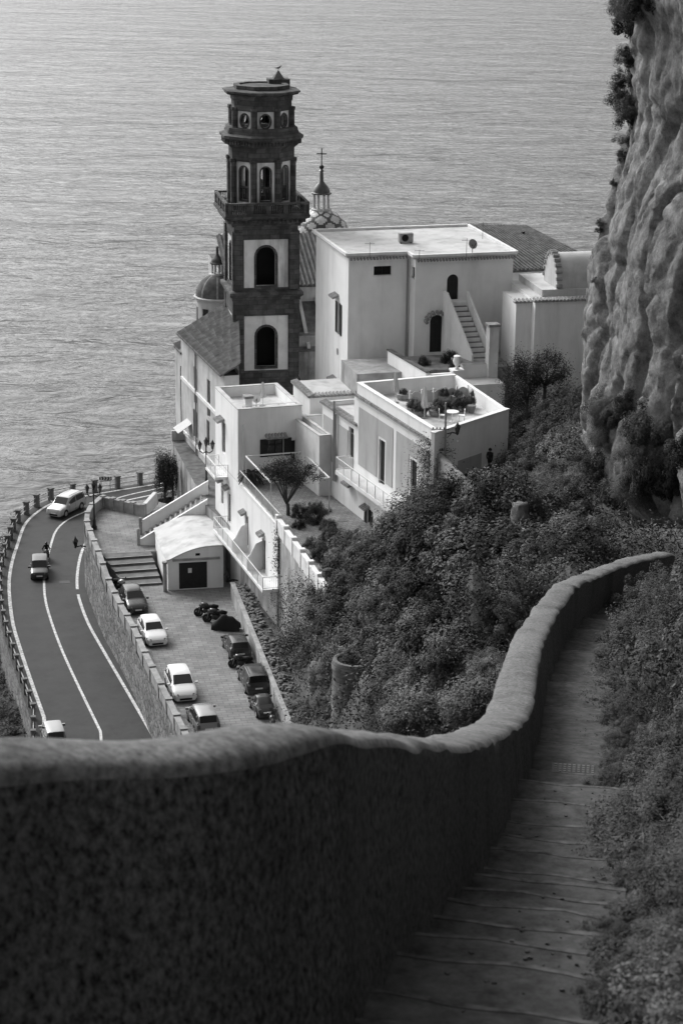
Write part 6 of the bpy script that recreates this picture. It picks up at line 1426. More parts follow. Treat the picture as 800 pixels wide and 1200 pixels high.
# ---------------- motorcycles ----------------
def moto(name, label, base, ang, sc=1.0, group='motorcycles parked by the gate', paint='car_black', rider=False):
    t = thing(name, label, 'motorcycle', tuple(base), group); ca, sa = math.cos(ang), math.sin(ang); B = Vector(base)
    def P(x, y, z): return Vector((B.x + (x * ca - y * sa) * sc, B.y + (x * sa + y * ca) * sc, B.z + z * sc))
    for x in (-.62, .65):
        mb = MB(); ring_ = [P(x + .29 * math.cos(a), 0, .3 + .29 * math.sin(a)) for a in np.linspace(0, 2 * math.pi, 15)]; mb.tube(ring_, .085 * sc, 6); w_ = mb.build('wheel', 'tyre', t)
        mb = MB(); mb.tube([P(x, -.04, .3), P(x, .04, .3)], .2 * sc, 12); mb.build('rim', 'dark_metal', w_)
    mb = MB(); mb.tube([P(-.85, 0, .78), P(-.5, 0, .80), P(-.1, 0, .78)], [.1 * sc, .19 * sc, .15 * sc], 8); mb.build('seat', 'cloth_black', t, True)
    mb = MB(); mb.tube([P(-.15, 0, .72), P(.1, 0, .84), P(.34, 0, .86), P(.5, 0, .74)], [.13 * sc, .23 * sc, .24 * sc, .14 * sc], 10); mb.build('tank', paint, t, True)
    mb = MB(); mb.tube([P(-.35, 0, .4), P(.0, 0, .42), P(.3, 0, .46)], [.2 * sc, .26 * sc, .2 * sc], 8); mb.build('engine', 'dark_metal', t, True)
    mb = MB(); mb.tube([P(.65, .07, .3), P(.46, .07, .95)], .025 * sc, 6); mb.tube([P(.65, -.07, .3), P(.46, -.07, .95)], .025 * sc, 6); mb.build('fork', 'grey_metal', t)
    mb = MB(); mb.tube([P(.38, .36, 1.0), P(.46, .14, 1.02), P(.46, -.14, 1.02), P(.38, -.36, 1.0)], .02 * sc, 6); mb.build('handlebar', 'dark_metal', t)
    mb = MB(); mb.tube([P(.5, 0, .86), P(.6, 0, .87)], [.11 * sc, .1 * sc], 10); mb.build('headlight', 'lamp_lens', t)
    mb = MB(); mb.tube([P(.35, 0, .56), P(.62, 0, .64), P(.85, 0, .56)], [.05 * sc, .09 * sc, .05 * sc], 6); mb.build('mudguard', paint, t, True)
    mb = MB(); mb.tube([P(-.1, .13, .3), P(-.75, .16, .42)], .045 * sc, 6); mb.build('exhaust', 'grey_metal', t)
    for s_ in (-1, 1): mb = MB(); mb.tube([P(.42, s_ * .25, 1.0), P(.38, s_ * .32, 1.2)], .012, 5); mb.tube([P(.37, s_ * .33, 1.2), P(.385, s_ * .33, 1.2)], .07 * sc, 8); mb.build('mirror', 'dark_metal', t)
    mb = MB(); mb.bar(P(-.2, .12, .35), P(-.3, .26, .0), .03); mb.build('stand', 'dark_metal', t)
    return t, P
d_b = R(11) + math.pi * .93
moto('motorcycle', 'black motorcycle parked first in line beside the arched gate', on_z(243, 722, zp), d_b, 1.05)
moto('motorcycle', 'black motorcycle parked between another motorcycle and the covered one', on_z(253, 729, zp), d_b - .05, 1.05)
moto('motorcycle', 'black motorcycle squeezed between two dark parked cars', on_z(283, 783, zp), d_b - .1, 1.0)
moto('scooter', 'small scooter leaning at the parapet by the piazza steps', on_z(141, 692, zp), pk2 + .5, .95, 'motorcycles by the parapet', 'car_pale')
moto('scooter', 'dark scooter parked past the tiny vintage car', on_z(319, 853, zp), PK + math.pi, .8, 'motorcycles past the vintage car', 'car_dark')
# the covered one
cvp = on_z(265, 738, zp); ct = thing('covered_motorcycle', 'motorcycle under a black fabric cover', 'motorcycle', tuple(cvp)); a_ = d_b - .08; V_ = []; nu, nv_ = 22, 13
for i in range(nu):
    x = -1.1 + 2.2 * i / (nu - 1); hh = .25 + .75 * math.exp(-((x - .25) / .55) ** 2) + .55 * math.exp(-((x + .55) / .5) ** 2); hh = min(hh, 1.18)
    for j in range(nv_):
        b = -1 + 2 * j / (nv_ - 1); y = .42 * b * (1.0 if abs(b) < .5 else 1.05); z = .18 + hh * (1 - abs(b) ** 2.2) + .03 * math.sin(x * 9 + b * 4); V_.append((cvp.x + x * math.cos(a_) - y * math.sin(a_), cvp.y + x * math.sin(a_) + y * math.cos(a_), cvp.z + z - (.12 if abs(b) == 1 else 0)))
grid_mesh('cover', V_, nv_, nu, 'cloth_black', ct)
for x in (-.68, .7): mb = MB(); mb.tube([(cvp.x + (x + .28 * math.cos(a)) * math.cos(a_), cvp.y + (x + .28 * math.cos(a)) * math.sin(a_), cvp.z + .29 + .28 * math.sin(a)) for a in np.linspace(0, 6.283, 13)], .07, 6); mb.build('wheel', 'tyre', ct)

# ---------------- people ----------------
def person(label, base, ang, joints, mats=('cloth_dark', 'skin', 'cloth_black'), h=1.72, hair='cloth_black', parent_extra=None):
    """continuous skinned body from a joint graph (x forward, y left, z up) scaled to height h"""
    J, E, Rr = joints; me = bpy.data.meshes.new('body'); k = h / 1.72
    me.from_pydata([(x * k, y * k, z * k) for x, y, z in J], E, []); o = bpy.data.objects.new('body_tmp', me); COL.objects.link(o)
    m = o.modifiers.new('s', 'SKIN'); m.use_smooth_shade = True
    for i, v in enumerate(me.skin_vertices[0].data): r_ = Rr[i] * k; v.radius = (r_, r_); v.use_root = (i == 0)
    o.modifiers.new('b', 'SUBSURF').levels = 1
    dg = bpy.context.evaluated_depsgraph_get(); dg.update(); nm = bpy.data.meshes.new_from_object(o.evaluated_get(dg)); bpy.data.objects.remove(o)
    e = thing('person', label, 'person', tuple(base)); e.rotation_euler = (0, 0, ang)
    nm.materials.clear()
    for q in mats: nm.materials.append(MATS[q])
    for p in nm.polygons:
        z = p.center.z / k; far = abs(p.center.y) / k
        p.material_index = 1 if (J[5][2] - .02 < z and p.center.x / k > J[5][0] - .2) or (abs(p.center.x / k - J[8][0]) < .08 and abs(z - J[8][2]) < .09) else (2 if z < J[0][2] - .03 else 0)
    b = bpy.data.objects.new('body', nm); COL.objects.link(b); b.parent = e
    mb = MB(); hx, hy, hz = J[6]; mb.lathe((hx * k - .02, hy * k, hz * k - .06), [(.118, 0), (.125, .06), (.11, .12), (.07, .17), (.01, .19)], 12); ORG[e.name] = Vector((0, 0, 0)); mb.build('hair', hair, e, True)
    return e
def walk_joints():
    J = [(0, 0, .95), (0, 0, 1.12), (.01, 0, 1.3), (.01, 0, 1.42), (.02, 0, 1.48), (.02, 0, 1.53), (.03, 0, 1.64),
         (.01, .19, 1.40), (.10, .25, .86), (-.03, .23, 1.13), (.01, -.19, 1.40), (-.1, -.24, .86), (-.05, -.23, 1.13),
         (.0, .10, .90), (.12, .11, .50), (.05, .11, .08), (.18, .12, .03), (0, -.10, .90), (-.02, -.11, .50), (-.20, -.11, .10), (-.09, -.12, .03)]
    E = [(0, 1), (1, 2), (2, 3), (3, 4), (4, 5), (5, 6), (3, 7), (7, 9), (9, 8), (3, 10), (10, 12), (12, 11), (0, 13), (13, 14), (14, 15), (15, 16), (0, 17), (17, 18), (18, 19), (19, 20)]
    Rr = [.15, .14, .16, .13, .07, .07, .105, .075, .035, .05, .075, .035, .05, .10, .065, .045, .04, .10, .065, .045, .04]
    return J, E, Rr
def ride_joints():
    J = [(-.28, 0, .92), (-.24, 0, 1.08), (-.16, 0, 1.24), (-.10, 0, 1.36), (-.06, 0, 1.42), (-.04, 0, 1.47), (.0, 0, 1.57),
         (-.10, .19, 1.34), (.36, .32, 1.05), (.10, .30, 1.12), (-.10, -.19, 1.34), (.36, -.32, 1.05), (.10, -.30, 1.12),
         (-.24, .12, .88), (.14, .2, .74), (-.02, .2, .36), (.12, .2, .32), (-.24, -.12, .88), (.14, -.2, .74), (-.02, -.2, .36), (.12, -.2, .32)]
    return (J,) + walk_joints()[1:]
pa = on_z(573, 553, Z_ALLEY); person('person in dark clothes walking in the alley below the lantern', pa, R(60), walk_joints())
pb = on_z(556, 588, Z_ALLEY); person('person in dark clothes behind the stone alley parapet', pb, R(100), walk_joints())
mp = on_z(55, 656, Z_ROAD); ma = math.atan2(-mp.y, -mp.x); moto('motorcycle', 'motorcycle ridden close behind the small boxy car', mp, ma, 1.0, 'motorcycle ridden on the road', 'car_dark')
person('rider in black clothes sitting on the motorcycle behind the boxy car', mp, ma, ride_joints(), ('cloth_black', 'cloth_black', 'cloth_dark'), 1.72, 'car_black')

# ---------------- road fence: square stone posts with metal rails ----------------
FO = off(OUT, -.75); rf_ = thing('road_fence', 'fence of square stone posts and thin rails along the seaward road edge', 'fence', (FO[30].x, FO[30].y, Z_ROAD))
acc = 9; last = None; seq = []
for i in range(len(FO) - 1):
    a, b = FO[i], FO[i + 1]; n_ = max(1, int((b - a).length / .2))
    for k_ in range(n_):
        p = a.lerp(b, k_ / n_); acc += (b - a).length / n_
        if acc >= 2.4 and p.y > 112: acc = 0; seq.append((p, math.degrees(math.atan2((b - a).y, (b - a).x))))
for i, (p, an) in enumerate(seq):
    f = Frame(p.x, p.y, an); far_ = p.y > 180; w = .21 if far_ else .13; mb = MB(); mb.box(f, -w, w, -w, w, Z_ROAD - .6, Z_ROAD + 1.15); mb.box(f, -w - .06, w + .06, -w - .06, w + .06, Z_ROAD + 1.15, Z_ROAD + 1.28); mb.build('post', 'kerb_stone', rf_)
    if i:
        q = seq[i - 1][0]
        for z in (.45, .95): MB().bar((p.x, p.y, Z_ROAD + z), (q.x, q.y, Z_ROAD + z), .07).build('rail', 'grey_metal', rf_)
# chevron board on the bend
cvp = on_z(123, 577, Z_ROAD) + Vector((0, .9, 0)); f = Frame(cvp.x, cvp.y, 2); cs = thing('chevron_sign', 'black and white chevron board on the road bend', 'sign', tuple(cvp))
MB().box(f, -.62, .62, -.03, .03, Z_ROAD + 1.0, Z_ROAD + 1.36).build('board', 'car_black', cs)
for x in (-.45, .45): MB().bar(f.p(x, .06, Z_ROAD - .3), f.p(x, .06, Z_ROAD + 1.34), .06).build('post', 'grey_metal', cs)
for i in range(4):
    x = -.56 + i * .29; mb = MB()
    for z0, z1 in ((1.02, 1.18), (1.34, 1.18)): mb.add([f.p(x, -.036, Z_ROAD + z0), f.p(x + .14, -.036, Z_ROAD + z0), f.p(x + .25, -.036, Z_ROAD + z1), f.p(x + .11, -.036, Z_ROAD + z1)], [(0, 1, 2, 3)])
    mb.build('chevron', 'plate_white', cs)
# piazza parapet on the far side
q0, q1 = on_z(121, 582, 21.9), on_z(168, 592, 21.9); f = Frame(q0.x, q0.y, math.degrees(math.atan2(q1.y - q0.y, q1.x - q0.x))); L_ = (q1 - q0).length
pp = thing('piazza_parapet', 'low stone parapet closing the far side of the piazza', 'wall', (q0.x + L_ / 2, q0.y, Z_PIAZZA)); MB().box(f, 0, L_, -.15, .15, Z_ROAD, 21.8).build('wall_body', 'stone_cap', pp); MB().box(f, 0, L_, -.22, .22, 21.8, 21.92).build('coping', 'stone_cap', pp)
for i in range(5): x = L_ * i / 4; MB().box(f, x - .2, x + .2, -.24, .24, 20.6, 22.02).build('post', 'stone_cap', pp)
mb = MB(); e_ = on_z(183, 587, 21.6); mb.bar((q1.x, q1.y, 21.3), (e_.x, e_.y, 21.9), .35, 1.2); rebase(tag(mb.build('end_wall', 'rough_white_plaster'), 'short pale wall stub joining the piazza parapet to the street wall', 'wall'))
# ---------------- stairs from piazza up to the street ----------------
sb, s_t = on_z(170, 632, Z_PIAZZA), on_z(241, 585, Z_STREET); f_s = Frame(sb.x, sb.y, math.degrees(math.atan2(s_t.y - sb.y, s_t.x - sb.x))); SL = (s_t.xy - sb.xy).length
ss = thing('street_stairs', 'white walled pebbled stairs climbing from the piazza to the street', 'stairs', (sb.x + SL / 2, sb.y, Z_PIAZZA)); ns = 12; wv = 1.35
for i in range(ns):
    z1 = Z_PIAZZA + (Z_STREET - Z_PIAZZA) * (i + 1) / ns; mb = MB().box(f_s, SL * i / ns, SL * (i + 1) / ns + .12, -wv, wv, Z_PIAZZA - .5, z1 - .06 + .0006 * i); so = mb.build('step', 'pebble', ss); MB().box(f_s, SL * i / ns - .05, SL * i / ns + .1, -wv + .01, wv - .01, z1 - .075, z1 + .0).build('step_edge', 'stone_cap', so)
for v0, up, nm in ((wv, 1.15, 'side_wall'), (-wv - .25, .42, 'side_wall')):
    mb = MB(); P = f_s.p; a, b = -.3, SL + .2; mb.hexa([P(a, v0, Z_PIAZZA - .4), P(b, v0, Z_PIAZZA - .4), P(b, v0 + .25, Z_PIAZZA - .4), P(a, v0 + .25, Z_PIAZZA - .4), P(a, v0, Z_PIAZZA + up), P(b, v0, Z_STREET + up), P(b, v0 + .25, Z_STREET + up), P(a, v0 + .25, Z_PIAZZA + up)]); w_ = mb.build(nm, 'white_plaster', ss)
    mb = MB(); mb.hexa([P(a - .04, v0 - .05, Z_PIAZZA + up), P(b, v0 - .05, Z_STREET + up), P(b, v0 + .3, Z_STREET + up), P(a - .04, v0 + .3, Z_PIAZZA + up), P(a - .04, v0 - .05, Z_PIAZZA + up + .08), P(b, v0 - .05, Z_STREET + up + .08), P(b, v0 + .3, Z_STREET + up + .08), P(a - .04, v0 + .3, Z_PIAZZA + up + .08)]); mb.build('coping', 'white_trim', w_)
for v in (wv + .1, -wv - .15): MB().lathe(f_s.p(-.45, v, Z_PIAZZA - .02), [(.16, 0), (.16, 1.35), (.2, 1.4), (.12, 1.52)], 10).build('newel', 'stone_cap', ss)
# street deck
sp = [on_z(201, 516, Z_STREET).xy, on_z(228, 566, Z_STREET).xy, f_s.p(SL, wv + .2, 0).xy, f_s.p(SL, -wv - .2, 0).xy, f1.p(-.02, 2.5, 0).xy, f1.p(-.02, 7.4, 0).xy, f_r.p(-.02, -.5, 0).xy, f_r.p(-.02, 15, 0).xy]
poly_struct('street', sp, Z_STREET, 'roof_tile', 9, 'old_plaster')
a, b = Vector((*sp[0], 0)), Vector((*sp[7], 0)); mb = MB(); mb.bar((a.x, a.y, Z_STREET + .45), (b.x, b.y, Z_STREET + .45), .3, .95); ew = rebase(tag(mb.build('street_end_wall', 'cream_plaster'), 'low pale wall across the far end of the sloping street', 'wall'))
# low wall and rubble along the right side of the car park
f_k = Frame(RW0.x, RW0.y, math.degrees(PK)); KL = (RW1 - RW0).length - 6
kw = thing('bank_wall', 'low peeling plaster wall along the car park bank', 'wall', (RW0.x, RW0.y - KL / 2, Z_PARK)); MB().box(f_k, 2.2, KL, .0, .28, Z_PARK - .1, Z_PARK + 1.25).build('wall_body', 'old_plaster', kw); MB().box(f_k, 2.15, KL, -.04, .32, Z_PARK + 1.25, Z_PARK + 1.35).build('coping', 'stone_cap', kw)
mb = MB().box(f_k, 2.4, KL, .3, 2.6, Z_PARK - .1, Z_PARK + 1.1); struct(mb.build('rubble_bank', 'soil'))
C = []
mb = MB()
for i in range(520):
    x, y = random.uniform(2.5, KL - .3), .35 + abs(random.gauss(0, .5)); c = f_k.p(x, y, Z_PARK + 1.08 + .05 * random.random() + y * .12); r_ = random.uniform(.08, .2); rot = Frame(c.x, c.y, random.uniform(0, 90)); t_ = random.uniform(.5, .9)
    mb.hexa([rot.p(-r_, -r_, c.z), rot.p(r_, -r_ * .8, c.z), rot.p(r_ * .9, r_, c.z), rot.p(-r_ * .8, r_, c.z), rot.p(-r_ * t_, -r_ * t_, c.z + r_), rot.p(r_ * t_, -r_ * t_, c.z + r_ * .8), rot.p(r_ * t_, r_ * t_, c.z + r_), rot.p(-r_ * t_, r_ * t_, c.z + r_ * .7)])
o = mb.build('rubble_stones', 'kerb_stone'); o['kind'] = 'stuff'; o['label'] = 'loose pale stones on the bank behind the low car park wall'
# ---------------- lamps ----------------
def lantern(t, p, s_=1.0, name='lantern'):
    mb = MB(); mb.lathe(p, [(.06 * s_, 0), (.11 * s_, .05 * s_), (.19 * s_, .42 * s_), (.15 * s_, .43 * s_)], 6); g = mb.build('lamp_glass', 'glass_dark', t)
    mb = MB(); mb.lathe(Vector(p) + Vector((0, 0, .42 * s_)), [(.23 * s_, 0), (.2 * s_, .06 * s_), (.1 * s_, .2 * s_), (.05 * s_, .28 * s_), (.02 * s_, .38 * s_)], 6); mb.build('lamp_hood', 'dark_metal', g); mb = MB(); mb.lathe(Vector(p) - Vector((0, 0, .12 * s_)), [(.02, 0), (.07 * s_, .06 * s_), (.12 * s_, .13 * s_)], 6); mb.build('lamp_base', 'dark_metal', g)
def lamp3(label, base, h, ang):
    t = thing('street_lamp', label, 'street lamp', tuple(base), 'three-armed street lamps'); b = Vector(base)
    MB().lathe(b, [(.24, -.05), (.24, .25), (.15, .35), (.13, .8), (.09, .95), (.075, 2), (.06, h - .9)], 10).build('post', 'dark_metal', t, 40)
    for s_ in (-1, 0, 1):
        if s_: e = b + Vector((math.cos(ang) * .55 * s_, math.sin(ang) * .55 * s_, h - 1.05)); mb = MB(); m = b.lerp(e, .5); mb.tube([b + Vector((0, 0, h - 1.3)), Vector((m.x, m.y, b.z + h - 1.45)), Vector((e.x, e.y, b.z + h - 1.25)), e - Vector((0, 0, .08))], .05, 6); mb.build('arm', 'dark_metal', t)
        else: e = b + Vector((0, 0, h - .8)); mb = MB(); mb.tube([b + Vector((0, 0, h - 1.0)), e], .04, 6); mb.build('arm', 'dark_metal', t)
        lantern(t, e, 1.0)
lamp3('black three armed street lamp at the top of the white walled stairs', on_z(242, 572, Z_STREET), 4.6, R(8)); lamp3('black three armed street lamp by the parapet on the piazza', on_z(111, 620, Z_PIAZZA), 4.4, R(8))
def wall_lamp(label, p, out, sc=1.0):
    t = thing('wall_lantern', label, 'lantern', tuple(p), 'bracket lanterns'); p = Vector(p); o = Vector(out); mb = MB(); mb.tube([p, p + o * .5 + Vector((0, 0, .12)), p + o + Vector((0, 0, .05))], .05 * sc, 6); mb.tube([p - Vector((0, 0, .3)), p + o * .45 + Vector((0, 0, .05))], .02 * sc, 5); mb.build('bracket', 'dark_metal', t); lantern(t, p + o + Vector((0, 0, .05)), sc)
q = on_z(104, 647, 19.8); i_ = min(range(len(PAR)), key=lambda i: (PAR[i] - q).length); dd = (PO[i_] - PAR[i_]).normalized(); wall_lamp('black lantern on a bracket over the road below the parapet', PO[i_] + dd * .1 + Vector((0, 0, -1.6)), dd * .9, 1.2)
wv_, wz_ = f1.fu(277, 678, -.06); wall_lamp('black bracket lantern on the old wall beside the arched gate', f1.p(-.06, wv_ - .5, wz_), Vector((-f1.U.x, -f1.U.y, 0)) * .9, 1.2)
# utility pole with lantern and wires at the alley corner
up = f_al.p(f_al.fv(522, 520, -.3)[0], -.3, Z_ALLEY + 1.2); pt = thing('utility_pole', 'thin utility pole with insulators at the corner of the roof terrace', 'pole', (up.x, up.y, Z_ALLEY - .3)); tp = on_y(522, 472, up.y)
MB().tube([(up.x, up.y, Z_ALLEY - .3), tp], .07, 8).build('post', 'grey_metal', pt)
for z, w in ((1.9, 1.0), (3.4, .7)):
    mb = MB(); mb.bar((up.x - w, up.y, tp.z - z), (up.x + .2, up.y, tp.z - z), .05)
    for k_ in range(4): mb.lathe((up.x - w + .1 + k_ * w / 4, up.y, tp.z - z), [(.04, 0), (.05, .1), (.02, .16)], 6)
    mb.build('crossarm', 'dark_metal', pt)
we = on_y(594, 484, up.y + 9); mb = MB(); a = Vector((up.x, up.y, tp.z - 3.6)); mb.tube([a.lerp(we, k / 8) - Vector((0, 0, .5 * math.sin(math.pi * k / 8))) for k in range(9)], .018, 5); mb.build('wire', 'dark_metal', pt)
wall_lamp('ornate black lantern on the utility pole above the alley wall', Vector((up.x + .07, up.y, tp.z - 2.2)), Vector((.7, -.1, 0)), 1.05)
# stone parapet along the alley
a, b = on_z(513, 529, Z_ALLEY + 2.2), on_z(561, 578, Z_ALLEY + 1.1); mb = MB(); rows_ = []; n_ = 30; V_ = []
for k_, (lat, up_) in enumerate(((-.05, -6), (-.05, -.12), (0, -.02), (.2, .04), (.4, 0), (.45, -.1), (.45, -3))):
    for i in range(n_):
        t = i / (n_ - 1); p = a.lerp(b, t); nx = Vector((-(b - a).y, (b - a).x, 0)).normalized(); w = mnoise.noise(Vector((p.x * 1.5, p.y * 1.5, k_))) * .12; V_.append((p.x + nx.x * (lat - .2), p.y + nx.y * (lat - .2), p.z + up_ + (w if up_ > -1 else 0)))
tag(rebase(grid_mesh('alley_parapet', V_, n_, 7, 'dry_rock')), 'old rough stone parapet descending along the alley', 'wall')
# ---------------- round stone turret with plants ----------------
tq = on_y(414, 830, 106); tt = thing('stone_turret', 'round weathered stone turret planter among the shrubs', 'turret', (tq.x, tq.y, tq.z - 5)); rt = 1.18; tz = on_y(414, 772, 106).z
MB().lathe((tq.x, tq.y, 0), [(rt * 1.08, tq.z - 5), (rt, tz - .7), (rt * 1.04, tz - .55), (rt * 1.06, tz - .3), (rt * .98, tz), (rt * .8, tz), (rt * .8, tz - .25), (.1, tz - .25)], 28).build('drum', 'turret_stone', tt, 40)
for k_, (dx, dy, r_) in enumerate(((0, .3, .9), (.6, .4, .8), (-.5, .5, .7), (1.2, .6, 1.0))): DENSE[k_ % 3].place((tq.x + dx, tq.y + dy, tz - .3), r_, 'turret_plant', '% plant growing out of the round stone turret', 'plants in the turret')
DENSE[0].place((tq.x + .2, tq.y - rt - .05, tz - 2.3), (.45, .2, .4), 'turret_tuft', 'leafy tuft growing from the face of the round turret', 'tufts on the turret')
# ---------------- roof and terrace furniture ----------------
def ac_unit():
    q = f_h.fz(475, 284, zr + .25); f = Frame(*f_h.p(q[0], q[1], 0).xy, 15); t = thing('ac_unit', 'air conditioner unit on the flat roof of the big white house', 'air conditioner', (*f.o, zr + .2)); MB().box(f, -.6, .6, -.25, .25, zr + .28, zr + 1.05).build('casing', 'stone_cap', t); MB().tube([f.p(-.12, -.25, zr + .67), f.p(-.12, -.27, zr + .67)], .3, 16).build('fan_grille', 'void_dark', t)
    for x in (-.45, .45): MB().box(f, x - .05, x + .05, -.25, .25, zr + .18, zr + .28).build('foot', 'dark_metal', t)
ac_unit()
def dish(label, p, r_, ang, m='grey_metal'):
    t = thing('satellite_dish', label, 'satellite dish', tuple(p), 'satellite dishes'); p = Vector(p); MB().tube([p - Vector((0, 0, .05)), p + Vector((0, 0, .9))], .03, 6).build('mast', 'dark_metal', t)
    c = p + Vector((0, 0, .95)); d = Vector((math.sin(ang), -math.cos(ang), .35)).normalized(); x = d.cross(Vector((0, 0, 1))).normalized(); y = x.cross(d); vs = [c - d * .06]; n_ = 16
    for rr, k in ((.6, -.03), (1, .06)):
        for i in range(n_): a = 6.283 * i / n_; vs.append(c + d * k + (x * math.cos(a) + y * math.sin(a)) * r_ * rr)
    fs = [(0, 1 + i, 1 + (i + 1) % n_) for i in range(n_)] + [(1 + i, 1 + n_ + i, 1 + n_ + (i + 1) % n_, 1 + (i + 1) % n_) for i in range(n_)]; mb = MB(); mb.add(vs, fs); mb.build('reflector', m, t, True); MB().bar(c - y * r_ * .8, c + d * .55, .03).build('feed_arm', 'dark_metal', t)
q = f_h.fz(553, 299, zr + .2); dish('grey satellite dish on the flat roof of the big white house', f_h.p(q[0], q[1], zr + .18), .42, R(30))
q = f_m.p(.6, 13.2, 38.0); dish('large grey dish at the corner of the panelled house roof', q + Vector((-.5, .6, -.4)), .62, R(-60))
q = f1.p(2.2, 2.5, 34.2); dish('pale dish on the terrace house roof', q, .35, R(10), 'white_metal')
for px, py, h in ((433, 300, 1.2), (491, 306, 1.0), (546, 304, 1.8), (565, 280, 1.5)):
    q = f_h.fz(px, py, zr + .2); p = f_h.p(q[0], min(q[1], DEP - .3), zr + .15); t = thing('aerial', 'thin television aerial on the big white house roof', 'aerial', tuple(p), 'aerials on the big white house'); MB().tube([p, p + Vector((0, 0, h))], .02, 5).build('mast', 'dark_metal', t)
    mb = MB(); mb.bar(p + Vector((-.4, 0, h * .9)), p + Vector((.4, .1, h * .9)), .02)
    for k_ in range(4): mb.bar(p + Vector((-.35 + .22 * k_, -.2, h * .9)), p + Vector((-.35 + .22 * k_, .22, h * .9)), .015)
    mb.build('antenna', 'dark_metal', t)
def parasol(label, p, h=2.3):
    t = thing('closed_parasol', label, 'parasol', tuple(p)); p = Vector(p); MB().tube([p, p + Vector((0, 0, h))], .03, 6).build('pole', 'white_metal', t); MB().lathe(p, [(.25, 0), (.25, .08), (.06, .12)], 10).build('base', 'stone_cap', t)
    mb = MB(); vs = []; 
    for r_, z in ((.05, h + .05), (.1, h - .1), (.15, h * .72), (.22, h * .42), (.16, h * .36)):
        for k in range(16): a = 6.283 * k / 16; rr = r_ * (1 + .28 * (k % 2)); vs.append(p + Vector((rr * math.cos(a), rr * math.sin(a), z)))
    mb.add(vs, [(i * 16 + k, i * 16 + (k + 1) % 16, (i + 1) * 16 + (k + 1) % 16, (i + 1) * 16 + k) for i in range(4) for k in range(16)]); mb.build('canopy', 'canvas', t)
ZT = 38.32
parasol('closed pale parasol at the near edge of the planted roof terrace', on_z(497, 490, ZT)); parasol('closed parasol standing in the empty back of the roof terrace', on_z(463, 472, ZT)); parasol('closed parasol on the terrace house roof', f1.p(3.0, 3.5, 34.2), 2.0)
for px, py, r_ in ((472, 468, .4), (520, 470, .5), (536, 470, .5), (556, 470, .45), (484, 484, .6), (492, 487, .6), (510, 487, .75), (518, 484, .7), (534, 482, .7), (542, 480, .7), (549, 478, .55)):
    p = on_z(px, py, ZT); t = thing('planter', 'stone trough with a leafy plant on the roof terrace', 'planter', tuple(p), 'planters on the roof terrace'); MB().lathe(p, [(.38, 0), (.48, .1), (.5, .42), (.44, .44)], 12).build('trough', 'stone_cap', t)
    DENSE[int(px) % 3].place((p.x, p.y, p.z + .4), (r_, r_, r_ * 1.25), 'terrace_plant', '% plant in a trough on the roof terrace', 'plants on the roof terrace', 'plant')
p = on_z(552, 484, ZT); t = thing('flower_pot', 'round terracotta pot at the end of the terrace planters', 'pot', tuple(p)); MB().lathe(p, [(.2, 0), (.3, .5), (.33, .5), (.33, .58), (.26, .58)], 12).build('pot', 'terracotta', t)
# table and chairs
p = on_z(529, 494, ZT); t = thing('terrace_table', 'small round white table on the roof terrace', 'table', tuple(p)); MB().lathe(p, [(.5, .72), (.5, .76), (.02, .77)], 16).build('table_top', 'white_metal', t); MB().lathe(p, [(.22, 0), (.05, .05), (.04, .72)], 8).build('leg', 'white_metal', t)
for k_, (dx, dy, ang) in enumerate(((-.7, .1, 0), (.7, .1, math.pi))):
    f = Frame(p.x + dx, p.y + dy, math.degrees(ang)); t = thing('terrace_chair', 'white chair at the small round terrace table', 'chair', (p.x + dx, p.y + dy, ZT), 'chairs on the roof terrace'); MB().box(f, -.22, .22, -.22, .22, ZT + .43, ZT + .47).build('seat', 'white_metal', t); MB().box(f, -.24, -.2, -.22, .22, ZT + .47, ZT + .9).build('backrest', 'white_metal', t)
    for x in (-.19, .19):
        for y in (-.19, .19): MB().bar(f.p(x, y, ZT), f.p(x, y, ZT + .44), .035).build('leg', 'white_metal', t)
# scalloped fence on the terrace
a, b = on_z(480, 473, ZT), on_z(548, 466, ZT); f = Frame(a.x, a.y, math.degrees(math.atan2(b.y - a.y, b.x - a.x))); L_ = (b - a).length; t = thing('terrace_screen', 'scalloped pale screen with white posts behind the terrace plants', 'fence', tuple(a)); n_ = 5
for i in range(n_):
    MB().box(f, L_ * i / n_ + .07, L_ * (i + 1) / n_ - .07, -.02, .02, ZT, ZT + .7).build('panel', 'canvas', t); mb = MB(); vs = []; x0, x1 = L_ * i / n_ + .07, L_ * (i + 1) / n_ - .07
    top = [(x0 + (x1 - x0) * k / 8, ZT + .7 + .2 * math.sin(math.pi * k / 8)) for k in range(9)]; vs = [f.p(x, -.02, z) for x, z in top] + [f.p(x, .02, z) for x, z in top]; mb.add(vs, [tuple(range(9)), tuple(range(9, 18))[::-1]] + [(k, k + 1, 10 + k, 9 + k) for k in range(8)]); mb.build('panel_crest', 'canvas', t)
for i in range(n_ + 1): MB().box(f, L_ * i / n_ - .06, L_ * i / n_ + .06, -.06, .06, ZT, ZT + 1.0).build('post', 'white_trim', t)
# pergola on the white terrace
P = f1.p; t = thing('pergola', 'white metal pergola frame over the terrace garden tree', 'pergola', tuple(P(2.6, -4, 29))); pc = [(.35, -1.2), (.35, -8.6), (5.0, -8.6), (5.0, -1.2)]
for u, v in pc: MB().bar(P(u, v, 28.98), P(u, v, 31.5), .09).build('post', 'white_metal', t)
for i in range(4): a, b = pc[i], pc[(i + 1) % 4]; MB().bar(P(*a, 31.5), P(*b, 31.5), .09).build('beam', 'white_metal', t)
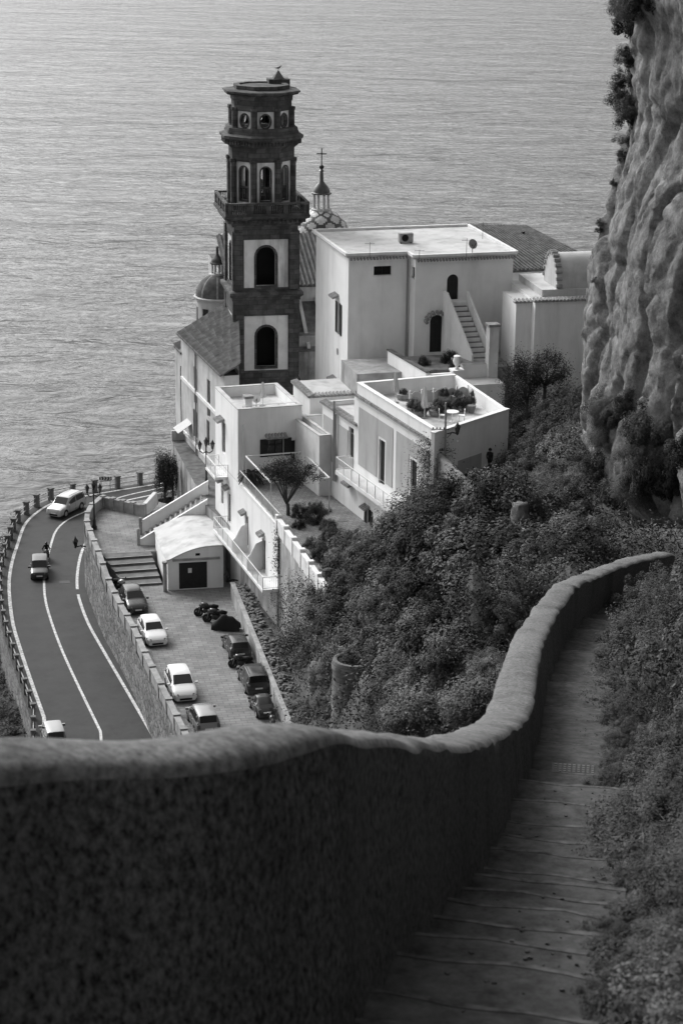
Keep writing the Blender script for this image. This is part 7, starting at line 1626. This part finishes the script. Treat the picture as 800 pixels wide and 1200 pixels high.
# yard plants by the arched door
for px, py, r_ in ((497, 428, .6), (526, 425, .8), (534, 432, .7), (531, 420, .7)): DENSE[1].place(on_z(px, py, Z_YARD), (r_, r_, r_ * 1.4), 'yard_plant', '% potted plant in the yard by the arched door', 'plants by the arched door', 'plant')
# fine rusty grate and litter on the stairway landing
c = foot_at(s925 + .75); n2 = nrm_at(s925 + .75); base = Vector((c[0] - n2[0] * .55, c[1] - n2[1] * .55, 0)); an_ = math.degrees(math.atan2(-n2[1], -n2[0]))
def stair_z(x, y):
    k = int(np.argmin(np.hypot(FT[:, 0] - x, FT[:, 1] - y))); s_ = seglen[k]; i = max([k_ for k_ in range(len(lips)) if lips[k_] <= s_] or [0]); a, b = lips[i], lips[min(i + 1, len(lips) - 1)]
    t = (s_ - a) / max(b - a, .01); za, zb = foot_at(a)[2], foot_at(b)[2]; return za - .015 - drop_of(a, b, za, zb) * t + .012
gz0_ = stair_z(base.x, base.y); f = Frame(base.x, base.y, an_); dt = thing('drain_cover', 'square chequered metal drain cover set in the stairway landing', 'drain cover', (base.x, base.y, gz0_)); MB().box(f, -.30, .30, -.42, .42, gz0_ - .06, gz0_ + .02).build('plate', 'dark_metal', dt); mb = MB()
for i in range(9):
    for j in range(12): x, y = -.27 + .06 * i, -.38 + .066 * j; mb.box(f, x, x + .035, y, y + .04, gz0_ + .018, gz0_ + .03)
mb.build('tread_stud', 'kerb_stone', dt, kind='stuff')
bx_ = Vector((c[0] - n2[0] * 1.08, c[1] - n2[1] * 1.08, 0)); z_ = stair_z(bx_.x, bx_.y); f2 = Frame(bx_.x, bx_.y, an_); rebase(tag(MB().box(f2, -.16, .2, -.3, .22, z_ - .05, z_ + .022).build('patch_plate', 'void_dark'), 'dark broken plate beside the drain cover on the landing', 'plate'))
c = foot_at(s925 - 1.1); n2 = nrm_at(s925 - 1.1); x, y = c[0] - n2[0] * .98, c[1] - n2[1] * .98; z_ = stair_z(x, y); V_ = []
for i in range(6):
    for j in range(5): V_.append((x + .06 * i - .15, y + .05 * j - .1, z_ + .01 + .05 * abs(mnoise.noise(Vector((i * .9, j * .9, 1)))) * 2))
tag(rebase(grid_mesh('crumpled_paper', V_, 5, 6, 'plate_white')), 'crumpled scrap of white paper on a stairway step', 'paper')
